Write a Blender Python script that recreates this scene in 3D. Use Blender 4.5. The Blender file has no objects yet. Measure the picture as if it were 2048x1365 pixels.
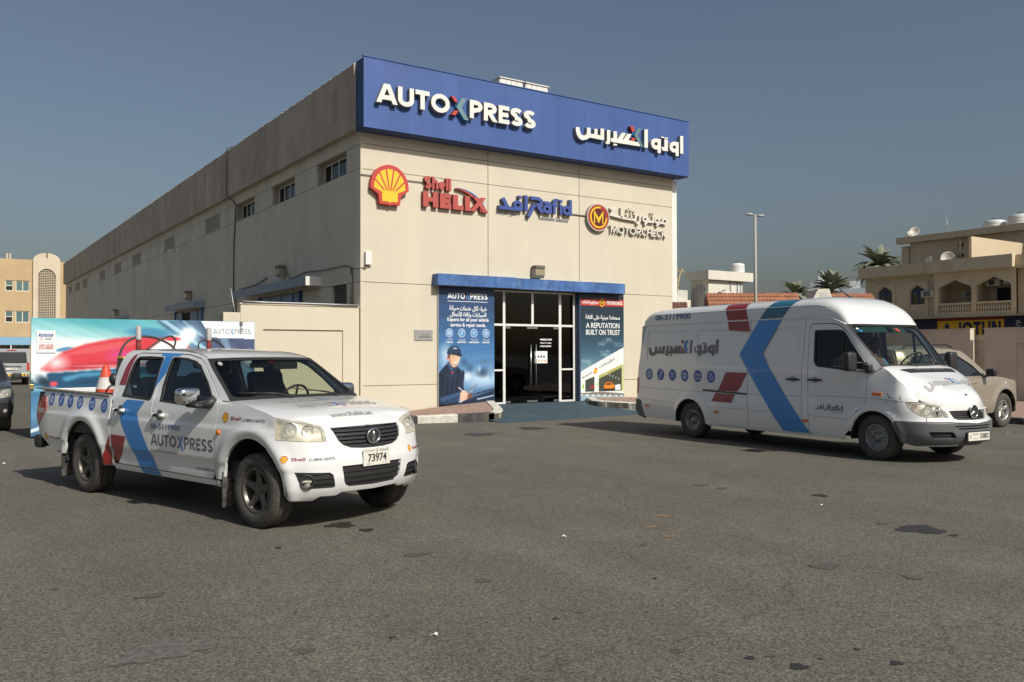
import bpy, bmesh, math, random
import numpy as np
from mathutils import Vector, Matrix
from mathutils.geometry import delaunay_2d_cdt

# ================================================================ camera, sky, sun, exposure
SC = bpy.context.scene
COL = SC.collection
R = math.radians
H_CAM = 1.65
def setup_camera():
    yaw, pit, rol, f = R(33.78), R(.8323), R(-.1363), 1737.4
    fwd = Vector((math.sin(yaw)*math.cos(pit), math.cos(yaw)*math.cos(pit), math.sin(pit)))
    rt = Vector((math.cos(yaw), -math.sin(yaw), 0)); up = rt.cross(fwd)
    r2 = rt*math.cos(rol) + up*math.sin(rol); u2 = -rt*math.sin(rol) + up*math.cos(rol)
    cd = bpy.data.cameras.new('camera'); co = bpy.data.objects.new('camera', cd); COL.objects.link(co)
    m = Matrix((r2, u2, -fwd)).transposed().to_4x4(); m.translation = (0, 0, H_CAM)
    co.matrix_world = m
    cd.sensor_width = 36; cd.sensor_fit = 'HORIZONTAL'; cd.lens = f/2048*36
    cd.clip_start = .1; cd.clip_end = 3000
    SC.camera = co
setup_camera()
SUN_AZ = math.atan2(0.13, -1.0)          # direction to the sun, from +Y towards +X
SUN_EL = R(41)
def setup_light():
    w = bpy.data.worlds.new('World'); SC.world = w; w.use_nodes = True
    nt = w.node_tree; bg = nt.nodes['Background']
    sky = nt.nodes.new('ShaderNodeTexSky'); sky.sky_type = 'NISHITA'; sky.sun_disc = False
    sky.sun_elevation = SUN_EL; sky.sun_rotation = SUN_AZ
    sky.air_density = 1.2; sky.dust_density = 3.6; sky.ozone_density = 2.6; sky.altitude = 10
    hs = nt.nodes.new('ShaderNodeHueSaturation'); hs.inputs['Saturation'].default_value = .88; hs.inputs['Value'].default_value = 1.0
    nt.links.new(sky.outputs[0], hs.inputs['Color']); nt.links.new(hs.outputs[0], bg.inputs[0])
    bg.inputs[1].default_value = .070
    l = bpy.data.lights.new('sun', 'SUN'); l.energy = 4.2; l.angle = R(.53); l.color = (1, .965, .885)
    o = bpy.data.objects.new('sun', l); COL.objects.link(o)
    d = Vector((math.sin(SUN_AZ)*math.cos(SUN_EL), math.cos(SUN_AZ)*math.cos(SUN_EL), math.sin(SUN_EL)))
    o.rotation_euler = d.to_track_quat('Z', 'Y').to_euler(); o.location = d*50
setup_light()
SC.view_settings.view_transform = 'Standard'; SC.view_settings.look = 'None'
SC.view_settings.exposure = 0; SC.view_settings.gamma = 1; SC.view_settings.use_curve_mapping = False
SC.render.engine = 'CYCLES'; SC.cycles.max_bounces = 8; SC.cycles.transparent_max_bounces = 16
random.seed(7); rng = np.random.default_rng(7)

# ================================================================ materials
MATS = {}
def mat(name, col, rough=.6, metal=0, spec=.5, noise=None, bump=None, coat=0, trans=None, emit=None, dirt=None, attr=None, streak=None):
    """noise=(scale, amount)  bump=(scale, strength, distance)  dirt=(scale, colour, amount)  streak=(scale, amount)"""
    if name in MATS: return MATS[name]
    m = bpy.data.materials.new(name); m.use_nodes = True; nt = m.node_tree; N = nt.nodes; L = nt.links
    p = N['Principled BSDF']
    col = tuple(col) + (1,)
    p.inputs['Base Color'].default_value = col; p.inputs['Roughness'].default_value = rough
    p.inputs['Metallic'].default_value = metal; p.inputs['Specular IOR Level'].default_value = spec
    if coat: p.inputs['Coat Weight'].default_value = coat; p.inputs['Coat Roughness'].default_value = .06
    src = None
    geo = N.new('ShaderNodeNewGeometry')
    def mixc(a, b, fac, mode='MIX'):
        x = N.new('ShaderNodeMix'); x.data_type = 'RGBA'; x.blend_type = mode
        for s, v in ((x.inputs[6], a), (x.inputs[7], b)):
            if hasattr(v, 'links'): L.new(v, s)
            else: s.default_value = v
        if hasattr(fac, 'links'): L.new(fac, x.inputs[0])
        else: x.inputs[0].default_value = fac
        return x.outputs[2]
    if attr:
        a = N.new('ShaderNodeVertexColor'); a.layer_name = attr; src = a.outputs[0]
    if noise:
        t = N.new('ShaderNodeTexNoise'); t.inputs['Scale'].default_value = noise[0]; t.inputs['Detail'].default_value = 5
        L.new(geo.outputs['Position'], t.inputs['Vector'])
        r = N.new('ShaderNodeMapRange'); r.inputs[1].default_value = .3; r.inputs[2].default_value = .7
        r.inputs[3].default_value = 1-noise[1]; r.inputs[4].default_value = 1+noise[1]; L.new(t.outputs[0], r.inputs[0])
        src = mixc(src or col, r.outputs[0], 1.0, 'MULTIPLY')
    if streak:
        mp = N.new('ShaderNodeMapping'); mp.inputs['Scale'].default_value = (streak[0], streak[0], streak[0]*.06)
        L.new(geo.outputs['Position'], mp.inputs[0])
        t = N.new('ShaderNodeTexNoise'); t.inputs['Scale'].default_value = 1; t.inputs['Detail'].default_value = 4
        L.new(mp.outputs[0], t.inputs['Vector'])
        r = N.new('ShaderNodeMapRange'); r.inputs[1].default_value = .3; r.inputs[2].default_value = .7
        r.inputs[3].default_value = 1-streak[1]; r.inputs[4].default_value = 1+streak[1]*.5; L.new(t.outputs[0], r.inputs[0])
        src = mixc(src or col, r.outputs[0], 1.0, 'MULTIPLY')
    if dirt:
        t = N.new('ShaderNodeTexNoise'); t.inputs['Scale'].default_value = dirt[0]; t.inputs['Detail'].default_value = 8; t.inputs['Roughness'].default_value = .65
        L.new(geo.outputs['Position'], t.inputs['Vector'])
        r = N.new('ShaderNodeMapRange'); r.inputs[1].default_value = .48; r.inputs[2].default_value = .72
        r.inputs[3].default_value = 0; r.inputs[4].default_value = dirt[2]; L.new(t.outputs[0], r.inputs[0])
        src = mixc(src or col, tuple(dirt[1])+(1,), r.outputs[0])
    if src is not None: L.new(src, p.inputs['Base Color'])
    if bump:
        t = N.new('ShaderNodeTexNoise'); t.inputs['Scale'].default_value = bump[0]; t.inputs['Detail'].default_value = 4
        L.new(geo.outputs['Position'], t.inputs['Vector'])
        b = N.new('ShaderNodeBump'); b.inputs['Strength'].default_value = bump[1]; b.inputs['Distance'].default_value = bump[2]
        L.new(t.outputs[0], b.inputs['Height']); L.new(b.outputs[0], p.inputs['Normal'])
    if trans:      # (tint colour, share seen through)
        tr = N.new('ShaderNodeBsdfTransparent'); tr.inputs[0].default_value = tuple(trans[0])+(1,)
        gl = N.new('ShaderNodeBsdfGlossy'); gl.inputs['Roughness'].default_value = .02
        fr = N.new('ShaderNodeFresnel'); io = N.new('ShaderNodeMapRange'); io.inputs[3].default_value = 1.5; io.inputs[4].default_value = 1/1.5; L.new(geo.outputs['Backfacing'], io.inputs[0]); L.new(io.outputs[0], fr.inputs[0])
        mx = N.new('ShaderNodeMixShader'); L.new(fr.outputs[0], mx.inputs[0]); L.new(tr.outputs[0], mx.inputs[1]); L.new(gl.outputs[0], mx.inputs[2])
        out_ = mx.outputs[0]
        if trans[1] and trans[1] != .3:
            df = N.new('ShaderNodeBsdfDiffuse'); df.inputs[0].default_value = (.82, .82, .76, 1); m2 = N.new('ShaderNodeMixShader'); m2.inputs[0].default_value = trans[1]
            L.new(out_, m2.inputs[1]); L.new(df.outputs[0], m2.inputs[2]); out_ = m2.outputs[0]
        L.new(out_, N['Material Output'].inputs[0])
    MATS[name] = m
    return m

# ================================================================ mesh building
class MB:
    def __init__(s): s.v = []; s.f = []; s.mi = []; s.sm = []
    def add(s, vs, fs, mi=0, smooth=False, M=None):
        b = len(s.v)
        if M is not None: vs = [tuple(M @ Vector(v)) for v in vs]
        s.v += [tuple(v) for v in vs]; s.f += [tuple(b+i for i in f) for f in fs]
        s.mi += [mi]*len(fs); s.sm += [smooth]*len(fs); return s
    def box(s, x0, x1, y0, y1, z0, z1, mi=0, M=None):
        vs = [(x, y, z) for z in (z0, z1) for y in (y0, y1) for x in (x0, x1)]
        return s.add(vs, [(0,2,3,1),(4,5,7,6),(0,1,5,4),(2,6,7,3),(0,4,6,2),(1,3,7,5)], mi, False, M)
    def cbox(s, x0, x1, y0, y1, z0, z1, c=.01, mi=0, M=None):
        """box with chamfered edges"""
        c = min(c, (x1-x0)/2.01, (y1-y0)/2.01, (z1-z0)/2.01)
        bm = bmesh.new(); 
        g = bmesh.ops.create_cube(bm, size=1)
        for v in bm.verts: v.co = ((x0+x1)/2+v.co.x*(x1-x0), (y0+y1)/2+v.co.y*(y1-y0), (z0+z1)/2+v.co.z*(z1-z0))
        bmesh.ops.bevel(bm, geom=bm.edges[:], offset=c, segments=2, affect='EDGES', profile=.5)
        bm.verts.index_update()
        s.add([v.co[:] for v in bm.verts], [[v.index for v in f.verts] for f in bm.faces], mi, False, M); bm.free(); return s
    def prism(s, poly, h0, h1, M=None, mi=0, caps=True):
        """poly: 2-D points (x, y) extruded from h0 to h1 along z of M"""
        n = len(poly); a = sum(poly[i][0]*poly[(i+1) % n][1]-poly[(i+1) % n][0]*poly[i][1] for i in range(n))
        if a < 0: poly = poly[::-1]
        vs = [(p[0], p[1], h0) for p in poly]+[(p[0], p[1], h1) for p in poly]
        fs = [(i, (i+1) % n, n+(i+1) % n, n+i) for i in range(n)]
        if caps: fs += [tuple(range(n))[::-1], tuple(range(n, 2*n))]
        return s.add(vs, fs, mi, False, M)
    def tube(s, pts, r, n=8, mi=0, cap=True, M=None, smooth=True):
        pts = [Vector(p) for p in pts]; rs = r if hasattr(r, '__len__') else [r]*len(pts)
        vs = []; fs = []; prev = None
        for i, p in enumerate(pts):
            t = (pts[min(i+1, len(pts)-1)]-pts[max(i-1, 0)]).normalized()
            if prev is None:
                a = t.orthogonal().normalized()
            else:
                a = (prev - t*prev.dot(t)).normalized()
            prev = a; b = t.cross(a)
            for k in range(n):
                q = 2*math.pi*k/n; vs.append(p + (a*math.cos(q)+b*math.sin(q))*rs[i])
            if i:
                o = (i-1)*n
                fs += [(o+k, o+(k+1) % n, o+n+(k+1) % n, o+n+k) for k in range(n)]
        if cap: fs += [tuple(range(n))[::-1], tuple(range(len(vs)-n, len(vs)))]
        return s.add(vs, fs, mi, smooth, M)
    def lathe(s, prof, n=24, M=None, mi=0, smooth=True, arc=(0, 1)):
        """prof: (radius, height) pairs revolved about z"""
        vs = []; fs = []; full = arc == (0, 1); k = n if full else n+1
        for i in range(k):
            q = 2*math.pi*(arc[0]+(arc[1]-arc[0])*i/n)
            vs += [(r*math.cos(q), r*math.sin(q), h) for r, h in prof]
        m = len(prof)
        for i in range(n):
            a = i*m; b = ((i+1) % k)*m
            fs += [(a+j, b+j, b+j+1, a+j+1) for j in range(m-1)]
        return s.add(vs, fs, mi, smooth, M)
    def ball(s, c, r, n=12, M=None, mi=0):
        rx, ry, rz = r if hasattr(r, '__len__') else (r, r, r)
        vs = []; fs = []; h = n//2
        for j in range(h+1):
            a = math.pi*j/h
            for i in range(n): q = 2*math.pi*i/n; vs.append((c[0]+rx*math.sin(a)*math.cos(q), c[1]+ry*math.sin(a)*math.sin(q), c[2]+rz*math.cos(a)))
        for j in range(h):
            for i in range(n): fs.append((j*n+i, (j+1)*n+i, (j+1)*n+(i+1) % n, j*n+(i+1) % n))
        return s.add(vs, fs, mi, True, M)
    def sball(s, c, r, e=.55, n=24, M=None, mi=0):
        """superellipsoid: a soft rounded box"""
        f = lambda v: math.copysign(abs(v)**e, v)
        vs = []; fs = []; h = n//2
        for j in range(h+1):
            a = math.pi*j/h-math.pi/2
            for i in range(n):
                q = 2*math.pi*i/n; vs.append((c[0]+r[0]*f(math.cos(a))*f(math.cos(q)), c[1]+r[1]*f(math.cos(a))*f(math.sin(q)), c[2]+r[2]*f(math.sin(a))))
        for j in range(h):
            for i in range(n): fs.append((j*n+i, j*n+(i+1) % n, (j+1)*n+(i+1) % n, (j+1)*n+i))
        return s.add(vs, fs, mi, True, M)
    def quad(s, a, b, c, d, mi=0): return s.add([a, b, c, d], [(0, 1, 2, 3)], mi)
    def build(s, name, mats, parent=None, loc=None, kind=None, angle=None):
        me = bpy.data.meshes.new(name); me.from_pydata(s.v, [], s.f)
        if not isinstance(mats, (list, tuple)): mats = [mats]
        for m in mats: me.materials.append(m)
        me.polygons.foreach_set('material_index', s.mi); me.polygons.foreach_set('use_smooth', s.sm)
        me.validate(); me.update()
        o = bpy.data.objects.new(name, me); COL.objects.link(o)
        if parent is not None: o.parent = parent
        if loc is not None: o.location = loc
        if kind: o['kind'] = kind
        return o

def sm(P, n=5):
    P = [np.array(p, float) for p in P]; E = [2*P[0]-P[1]]+P+[2*P[-1]-P[-2]]; out = []
    for i in range(1, len(E)-2):
        a, b, c, d = E[i-1:i+3]
        for k in range(n): t = k/n; out.append(tuple(.5*((2*b)+(c-a)*t+(2*a-5*b+4*c-d)*t*t+(3*b-a-3*c+d)*t**3)))
    return out+[tuple(P[-1])]

def tag(o, label, cat, group=None):
    o['label'] = label; o['category'] = cat
    if group: o['group'] = group
    return o
def thing(name, label, cat, loc=(0, 0, 0), rz=0, group=None):
    o = bpy.data.objects.new(name, None); COL.objects.link(o); o.location = loc; o.rotation_euler = (0, 0, rz)
    o.empty_display_size = .2
    return tag(o, label, cat, group)
def struct(o): o['kind'] = 'structure'; return o
def copy_tree(o, parent=None):
    c = o.copy(); COL.objects.link(c)
    if parent is not None: c.parent = parent
    for ch in list(o.children): copy_tree(ch, c)
    return c
def inst(src, parent, loc=(0, 0, 0), rot=(0, 0, 0), scale=(1, 1, 1)):
    c = src.copy(); COL.objects.link(c); c.parent = parent; c.location = loc; c.rotation_euler = rot; c.scale = scale; return c
def TR(loc=(0, 0, 0), rx=0, ry=0, rz=0, sc=1):
    return Matrix.Translation(loc) @ Matrix.Rotation(rz, 4, 'Z') @ Matrix.Rotation(ry, 4, 'Y') @ Matrix.Rotation(rx, 4, 'X') @ Matrix.Scale(sc, 4)

# ---------------------------------------------------------------- 2-D regions
def inside(poly, P):
    poly = np.asarray(poly, float); x, y = P[:, 0], P[:, 1]; r = np.zeros(len(P), bool)
    a = poly; b = np.roll(poly, -1, 0)
    for (x0, y0), (x1, y1) in zip(a, b):
        if y0 == y1: continue
        c = ((y0 > y) != (y1 > y)) & (x < (x1-x0)*(y-y0)/(y1-y0)+x0); r ^= c
    return r
def densify(poly, res, closed=True):
    out = []; n = len(poly)
    for i in range(n if closed else n-1):
        a = np.array(poly[i], float); b = np.array(poly[(i+1) % n], float)
        k = max(1, int(math.ceil(np.linalg.norm(b-a)/res)))
        out += [tuple(a+(b-a)*j/k) for j in range(k)]
    if not closed: out.append(tuple(poly[-1]))
    return out
def rounded(poly, r, seg=4):
    """round the corners of a polygon"""
    out = []; n = len(poly)
    for i in range(n):
        p = np.array(poly[i], float); a = np.array(poly[i-1], float); b = np.array(poly[(i+1) % n], float)
        la, lb = np.linalg.norm(a-p), np.linalg.norm(b-p); k = min(r, la*.45, lb*.45)
        s = p+(a-p)/la*k; e = p+(b-p)/lb*k
        for j in range(seg+1): t = j/seg; out.append(tuple((1-t)**2*s+2*t*(1-t)*p+t*t*e))
    return out
def region(outers, holes=(), res=None):
    """triangulated union of the outers minus the holes -> verts (n,2), tris, boundary edges (directed)"""
    V = []; E = []; F = []
    for p in list(outers)+list(holes):
        q = densify(p, res) if res else list(p); b = len(V); V += q; E += [(b+i, b+(i+1) % len(q)) for i in range(len(q))]
    if res:
        A = np.array(V); lo = A.min(0); hi = A.max(0)
        gx = np.arange(lo[0]+res*.5, hi[0], res); gy = np.arange(lo[1]+res*.5, hi[1], res)
        if len(gx) and len(gy):
            G = np.array([(x+(res/2 if j % 2 else 0), y) for j, y in enumerate(gy) for x in gx])
            k = np.zeros(len(G), bool)
            for p in outers: k |= inside(p, G)
            for p in holes: k &= ~inside(p, G)
            G = G[k]
            if len(G):
                D = np.array(densify([*V[:]], 1e9)) if False else A
                keep = [i for i in range(0, len(G))]
                d = np.min(((G[:, None, :]-A[None, :, :])**2).sum(2), 1) if len(G)*len(A) < 4e7 else np.full(len(G), 9.)
                G = G[d > (res*.4)**2]
                V += [tuple(g) for g in G]
    r = delaunay_2d_cdt([Vector(v) for v in V], E, [], 0, 1e-6)
    VV = np.array([tuple(v) for v in r[0]]); T = np.array([tuple(f) for f in r[2] if len(f) == 3])
    C = VV[T].mean(1); k = np.zeros(len(T), bool)
    for p in outers: k |= inside(p, C)
    for p in holes: k &= ~inside(p, C)
    ar = (VV[T[:, 1]]-VV[T[:, 0]]); br = (VV[T[:, 2]]-VV[T[:, 0]]); s = ar[:, 0]*br[:, 1]-ar[:, 1]*br[:, 0]
    T[s < 0] = T[s < 0][:, ::-1]; k &= abs(s) > 1e-10
    T = T[k]
    ed = {}
    for t in T:
        for i in range(3): ed[(int(t[i]), int(t[(i+1) % 3]))] = 1
    B = [e for e in ed if (e[1], e[0]) not in ed]
    return VV, T, B
def panel(name, outers, mapf, m, parent=None, holes=(), off=0.0, thick=.012, res=None, smooth=True, flip=False, kind=None, extra=None, clean=True):
    """a sheet laid on the surface mapf(u, v, off), with real edges `thick` deep"""
    if not hasattr(outers[0][0], '__len__'): outers = [outers]
    VV, T, B = region(outers, holes, res)
    used = sorted(set(T.ravel().tolist())); ix = {u: i for i, u in enumerate(used)}
    vs = [tuple(mapf(VV[u][0], VV[u][1], off)) for u in used]; fs = [tuple(ix[int(i)] for i in (t[::-1] if flip else t)) for t in T]
    nf = len(fs)
    if thick:
        bi = sorted(set(i for e in B for i in e)); base = len(vs)
        # rim has its own vertices so that the front keeps clean normals
        top = {b: base+k for k, b in enumerate(bi)}; vs += [vs[ix[b]] for b in bi]
        bot = {b: base+len(bi)+k for k, b in enumerate(bi)}; vs += [tuple(mapf(VV[b][0], VV[b][1], off-thick)) for b in bi]
        for a, b in B:
            q = (top[b], top[a], bot[a], bot[b]); fs.append(q[::-1] if flip else q)
    me = bpy.data.meshes.new(name); me.from_pydata(vs, [], fs)
    for x in (m if isinstance(m, (list, tuple)) else [m]): me.materials.append(x)
    sm = [smooth]*nf+[False]*(len(fs)-nf); me.polygons.foreach_set('use_smooth', sm); me.update()
    if smooth and res:      # true surface normals from the map itself
        e = 2e-3; NV = []
        for u in used:
            a_, b_ = VV[u]; P1, P2 = np.array(mapf(a_+e, b_, off)), np.array(mapf(a_-e, b_, off)); Q1, Q2 = np.array(mapf(a_, b_+e, off)), np.array(mapf(a_, b_-e, off))
            n_ = np.cross(P1-P2, Q1-Q2); l_ = np.linalg.norm(n_); NV.append(tuple((-n_ if flip else n_)/l_) if l_ > 1e-12 else (0, 0, 1))
        LN = []
        for k, p in enumerate(me.polygons):
            LN += [NV[i] for i in p.vertices] if k < nf else [tuple(p.normal)]*len(p.vertices)
        me.normals_split_custom_set(LN)
    o = bpy.data.objects.new(name, me); COL.objects.link(o)
    if parent is not None: o.parent = parent
    if kind: o['kind'] = kind
    return o
def wallmap(x0, y0, z0=0, ex=(1, 0, 0), n=(0, -1, 0)):
    def f(u, v, off=0): return (x0+ex[0]*u+n[0]*off, y0+ex[1]*u+n[1]*off, z0+v)
    return f

# ---------------------------------------------------------------- lettering
def arc(cx, cy, rx, ry, a0, a1, n=12):
    return [(cx+rx*math.cos(R(a0+(a1-a0)*i/n)), cy+ry*math.sin(R(a0+(a1-a0)*i/n))) for i in range(n+1)]
def stroke(pts, w):
    """mitred outline of a polyline; returns a list of convex-ish polygons"""
    P = [np.array(p, float) for p in pts]; L = []; Rr = []
    for i in range(len(P)):
        d0 = P[i]-P[i-1] if i else P[1]-P[0]; d1 = P[i+1]-P[i] if i < len(P)-1 else P[i]-P[i-1]
        d0 = d0/np.linalg.norm(d0); d1 = d1/np.linalg.norm(d1); n0 = np.array([-d0[1], d0[0]]); n1 = np.array([-d1[1], d1[0]])
        m = n0+n1; m = m/np.linalg.norm(m); k = w/2/max(.35, m@n0)
        L.append(P[i]+m*k); Rr.append(P[i]-m*k)
    return [[tuple(L[i]), tuple(Rr[i]), tuple(Rr[i+1]), tuple(L[i+1])] for i in range(len(P)-1)]
def clipy(poly, y0, y1):
    for lim, sg in ((y0, 1), (y1, -1)):
        out = []
        for i in range(len(poly)):
            a, b = poly[i-1], poly[i]; ia = (a[1]-lim)*sg >= 0; ib = (b[1]-lim)*sg >= 0
            if ia != ib: t = (lim-a[1])/(b[1]-a[1]); out.append((a[0]+(b[0]-a[0])*t, lim))
            if ib: out.append(b)
        poly = out
        if not poly: return []
    return poly
def glyph(ch, w=.22, W=None):
    """bold sans capital of height 1: (polygons, advance width)"""
    h = w/2
    D = dict(A=1.0, U=.86, T=.78, O=1.06, P=.76, R=.82, E=.66, S=.76, H=.86, L=.62, I=.24, X=.86, M=1.1, C=.86, K=.84, J=.5, N=.9, l=.24, h=.66, e=.72, D=.9, B=.8)
    a = W or D[ch]; S = []
    if ch == 'A': S = [[(h*.6-.04, -.1), (a/2, 1.1)], [(a-h*.6+.04, -.1), (a/2, 1.1)], [(.22, .3), (a-.22, .3)]]
    elif ch == 'U': S = [[(h, 1)]+arc(a/2, .36, a/2-h, .36-h, 180, 360, 14)+[(a-h, 1)]]
    elif ch == 'T': S = [[(0, 1-h), (a, 1-h)], [(a/2, 0), (a/2, 1-h)]]
    elif ch == 'O': S = [arc(a/2, .5, a/2-h, .5-h, 0, 360, 28)]
    elif ch == 'C': S = [arc(a/2+.06, .5, a/2-h+.06, .5-h, 48, 312, 20)]
    elif ch == 'P': S = [[(h, 0), (h, 1)], [(h, 1-h)]+arc(a-.3-h+.02, .68, .28, .32-h, 90, -90, 10)+[(h, .36+h*.0)]]
    elif ch == 'R': S = [[(h, 0), (h, 1)], [(h, 1-h)]+arc(a-.34-h+.02, .70, .28, .30-h, 90, -90, 10)+[(h, .40)], [(a*.45, .42), (a-h+.05, -.08)]]
    elif ch == 'B': S = [[(h, 0), (h, 1)], [(h, 1-h)]+arc(a-.34-h, .75, .26, .25-h, 90, -90, 8)+[(h, .51)], [(h, .51)]+arc(a-.32-h, .29, .32, .29-h, 90, -90, 8)+[(h, h)]]
    elif ch == 'D': S = [[(h, 0), (h, 1)], [(h, 1-h)]+arc(a-.5, .5, .5-h, .5-h, 90, -90, 14)+[(h, h)]]
    elif ch == 'E': S = [[(h, 0), (h, 1)], [(h, 1-h), (a, 1-h)], [(h, .5), (a*.92, .5)], [(h, h), (a, h)]]
    elif ch == 'S': S = [arc(a/2, .735, a/2-h, .265-h*.98, 25, 270, 16)[:-1]+arc(a/2, .27, a/2-h, .27-h*.98, 90, -155, 16)]
    elif ch == 'H': S = [[(h, 0), (h, 1)], [(a-h, 0), (a-h, 1)], [(h, .5), (a-h, .5)]]
    elif ch == 'L': S = [[(h, 0), (h, 1)], [(h, h), (a, h)]]
    elif ch in 'Il': S = [[(h, 0), (h, 1)]]
    elif ch == 'X': S = [[(-.0, -.1), (a, 1.1)], [(0, 1.1), (a, -.1)]]
    elif ch == 'N': S = [[(h, 0), (h, 1)], [(a-h, 0), (a-h, 1)], [(h*.9, 1.1), (a-h*.9, -.1)]]
    elif ch == 'M': S = [[(h, 0), (h, 1)], [(a-h, 0), (a-h, 1)], [(h*.9, 1.08), (a/2, .12), (a-h*.9, 1.08)]]
    elif ch == 'K': S = [[(h, 0), (h, 1)], [(h, .38), (a-h*.2, 1.1)], [(a*.35, .55), (a-h*.2, -.1)]]
    elif ch == 'J': S = [[(a-h, 1)]+arc(a/2-.02, .3, a/2-h+.02, .3-h, 0, -140, 8)]
    elif ch == 'h': S = [[(h, 0), (h, 1)], [(h, .4)]+arc(a/2, .42, a/2-h, .26, 180, 0, 8)+[(a-h, 0)]]
    elif ch == 'e': S = [arc(a/2, .34, a/2-h, .34-h, -50, -360, 18), [(h, .34), (a-h, .34)]]
    out = []
    for s in S:
        for q in stroke(s, w):
            q = clipy(q, 0, 1)
            if len(q) > 2: out.append(q)
    return out, a
XP_RED = [[(0, 1), (.20, 1), (.40, .72), (.22, .72)], [(.20, .26), (.42, .26), (.24, 0), (0, 0)]]
XP_CHEV = [[(.60, 1), (.88, 1), (.60, .46), (1.04, -.16), (.76, -.16), (.30, .46)]]
def word_polys(text, w=.22, gap=.10):
    """'AUTO*PRESS': * is the two-coloured cross. -> list of (kind, polygons)"""
    x = 0; out = []
    for ch in text:
        if ch == ' ': x += .4; continue
        if ch == '*':
            for k, PP in (('red', XP_RED), ('chev', XP_CHEV)): out.append((k, [[(p[0]+x, p[1]) for p in q] for q in PP]))
            x += 1.0+gap; continue
        P, a = glyph(ch, w); out.append(('ink', [[(p[0]+x, p[1]) for p in q] for q in P])); x += a+gap
    return out, x-gap
_TX = {}
def text_mesh(s, bold=0):
    key = (s, bold)
    if key not in _TX:
        cu = bpy.data.curves.new('tmp', 'FONT'); cu.body = s; cu.size = 1; cu.offset = bold; cu.resolution_u = 3
        ob = bpy.data.objects.new('tmp', cu); me = bpy.data.meshes.new_from_object(ob)
        V = np.array([v.co[:2] for v in me.vertices]) if len(me.vertices) else np.zeros((1, 2)); F = [tuple(p.vertices) for p in me.polygons]
        bpy.data.objects.remove(ob); bpy.data.curves.remove(cu); bpy.data.meshes.remove(me)
        V = V-V.min(0); _TX[key] = (V, F)
    return _TX[key]
def text(name, s, mapf, u, v, w, h, m, parent=None, off=.004, bold=0, shear=0, center=False, flip=False, double=0):
    """lettering of width w and height h with its lower left corner at (u, v) of a surface"""
    V, F = text_mesh(s, bold); k = V.max(0)
    if h is None: h = w*k[1]/k[0]
    if w is None: w = h*k[0]/k[1]
    if center: u -= w/2; v -= h/2
    vs = []; fs = []
    for i, dx in enumerate([0] if not double else [0, double]):
        b = len(vs)
        vs += [tuple(mapf(u+dx+x/k[0]*w+shear*y/k[1]*h, v+y/k[1]*h, off+i*.0003)) for x, y in V]
        fs += [tuple(b+j for j in (f[::-1] if flip else f)) for f in F]
    me = bpy.data.meshes.new(name); me.from_pydata(vs, [], fs); me.materials.append(m); me.update()
    o = bpy.data.objects.new(name, me); COL.objects.link(o)
    if parent is not None: o.parent = parent
    return o
def xpress(prefix, mapf, u, v, w, h, mats, parent, off=.004, thick=0, shear=0, gap=.10, sw=.22, flip=False, res=None):
    """the wordmark; one part per letter"""
    P, W = word_polys('AUTO*PRESS', sw, gap); sx = w/W; out = []
    for k, polys in P:
        q = [[(u+p[0]*sx+shear*p[1]*h, v+p[1]*h) for p in pl] for pl in polys]
        nm = 'letter' if k == 'ink' else 'red_chip' if k == 'red' else 'chevron'
        out.append(panel(nm, q, mapf, mats[k], parent, off=off, thick=thick, smooth=False, flip=flip, res=res))
    return out
def disc(cx, cy, rx, ry=None, n=24, a0=0, sh=0):
    ry = ry or rx; return [(cx+rx*math.cos(2*math.pi*i/n+a0)+sh*ry*math.sin(2*math.pi*i/n+a0), cy+ry*math.sin(2*math.pi*i/n+a0)) for i in range(n)]
# pictograms in a unit circle, as strokes
def ring(r, n=20): return [(r*math.cos(2*math.pi*i/n), r*math.sin(2*math.pi*i/n)) for i in range(n+1)]
def icon_strokes(k):
    if k == 0: return [ring(.55), ring(.25)]+[[(.3*math.cos(a), .3*math.sin(a)), (.5*math.cos(a), .5*math.sin(a))] for a in [math.pi*i/4 for i in range(8)]]
    if k == 1: return [[(-.18, -.15), (.12, .35)], [(-.08, -.25), (.22, .25)], arc(-.22, -.38, .2, .2, 60, 400, 10), arc(.25, .45, .2, .2, 240, 580, 10)]
    if k == 2: return [[(-.45, -.5), (.45, .5)], [(.1, -.1), (.45, -.5)], arc(-.32, .36, .18, .18, -150, 120, 8), [(-.2, .25), (.0, .05)]]
    if k == 3:
        p = []
        for i in range(24):
            r = .58 if (i//2) % 2 else .44; a = math.pi*i/12; p.append((r*math.cos(a), r*math.sin(a)))
        return [p+[p[0]], ring(.22, 14)]
    if k == 4: return [[(-.5, -.42), (.5, -.42), (.5, .3), (-.5, .3), (-.5, -.42)], [(-.35, .3), (-.35, .45)], [(.35, .3), (.35, .45)], [(-.32, .05), (-.12, .05)], [(.12, .05), (.32, .05)], [(.22, -.05), (.22, .15)]]
    return [[(0, .6), (-.3, .05)]+arc(0, -.15, .33, .33, 150, 390, 12)[1:-1]+[(.3, .05), (0, .6)]]
def icon(mapf, cx, cy, rx, ry, k, md, ml, parent, off=.004, shear=0, flip=False):
    d = panel('service_icon', disc(cx, cy, rx, ry, 28, sh=shear), mapf, md, parent, off=off, thick=0, smooth=False, flip=flip, res=.06)
    Q = []
    for s in icon_strokes(k):
        for q in stroke(s, .085): Q.append([(cx+p[0]*rx+shear*p[1]*ry, cy+p[1]*ry) for p in q])
    return panel('pictogram', Q, mapf, ml, d, off=off+.0008, thick=0, smooth=False, flip=flip)
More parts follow.
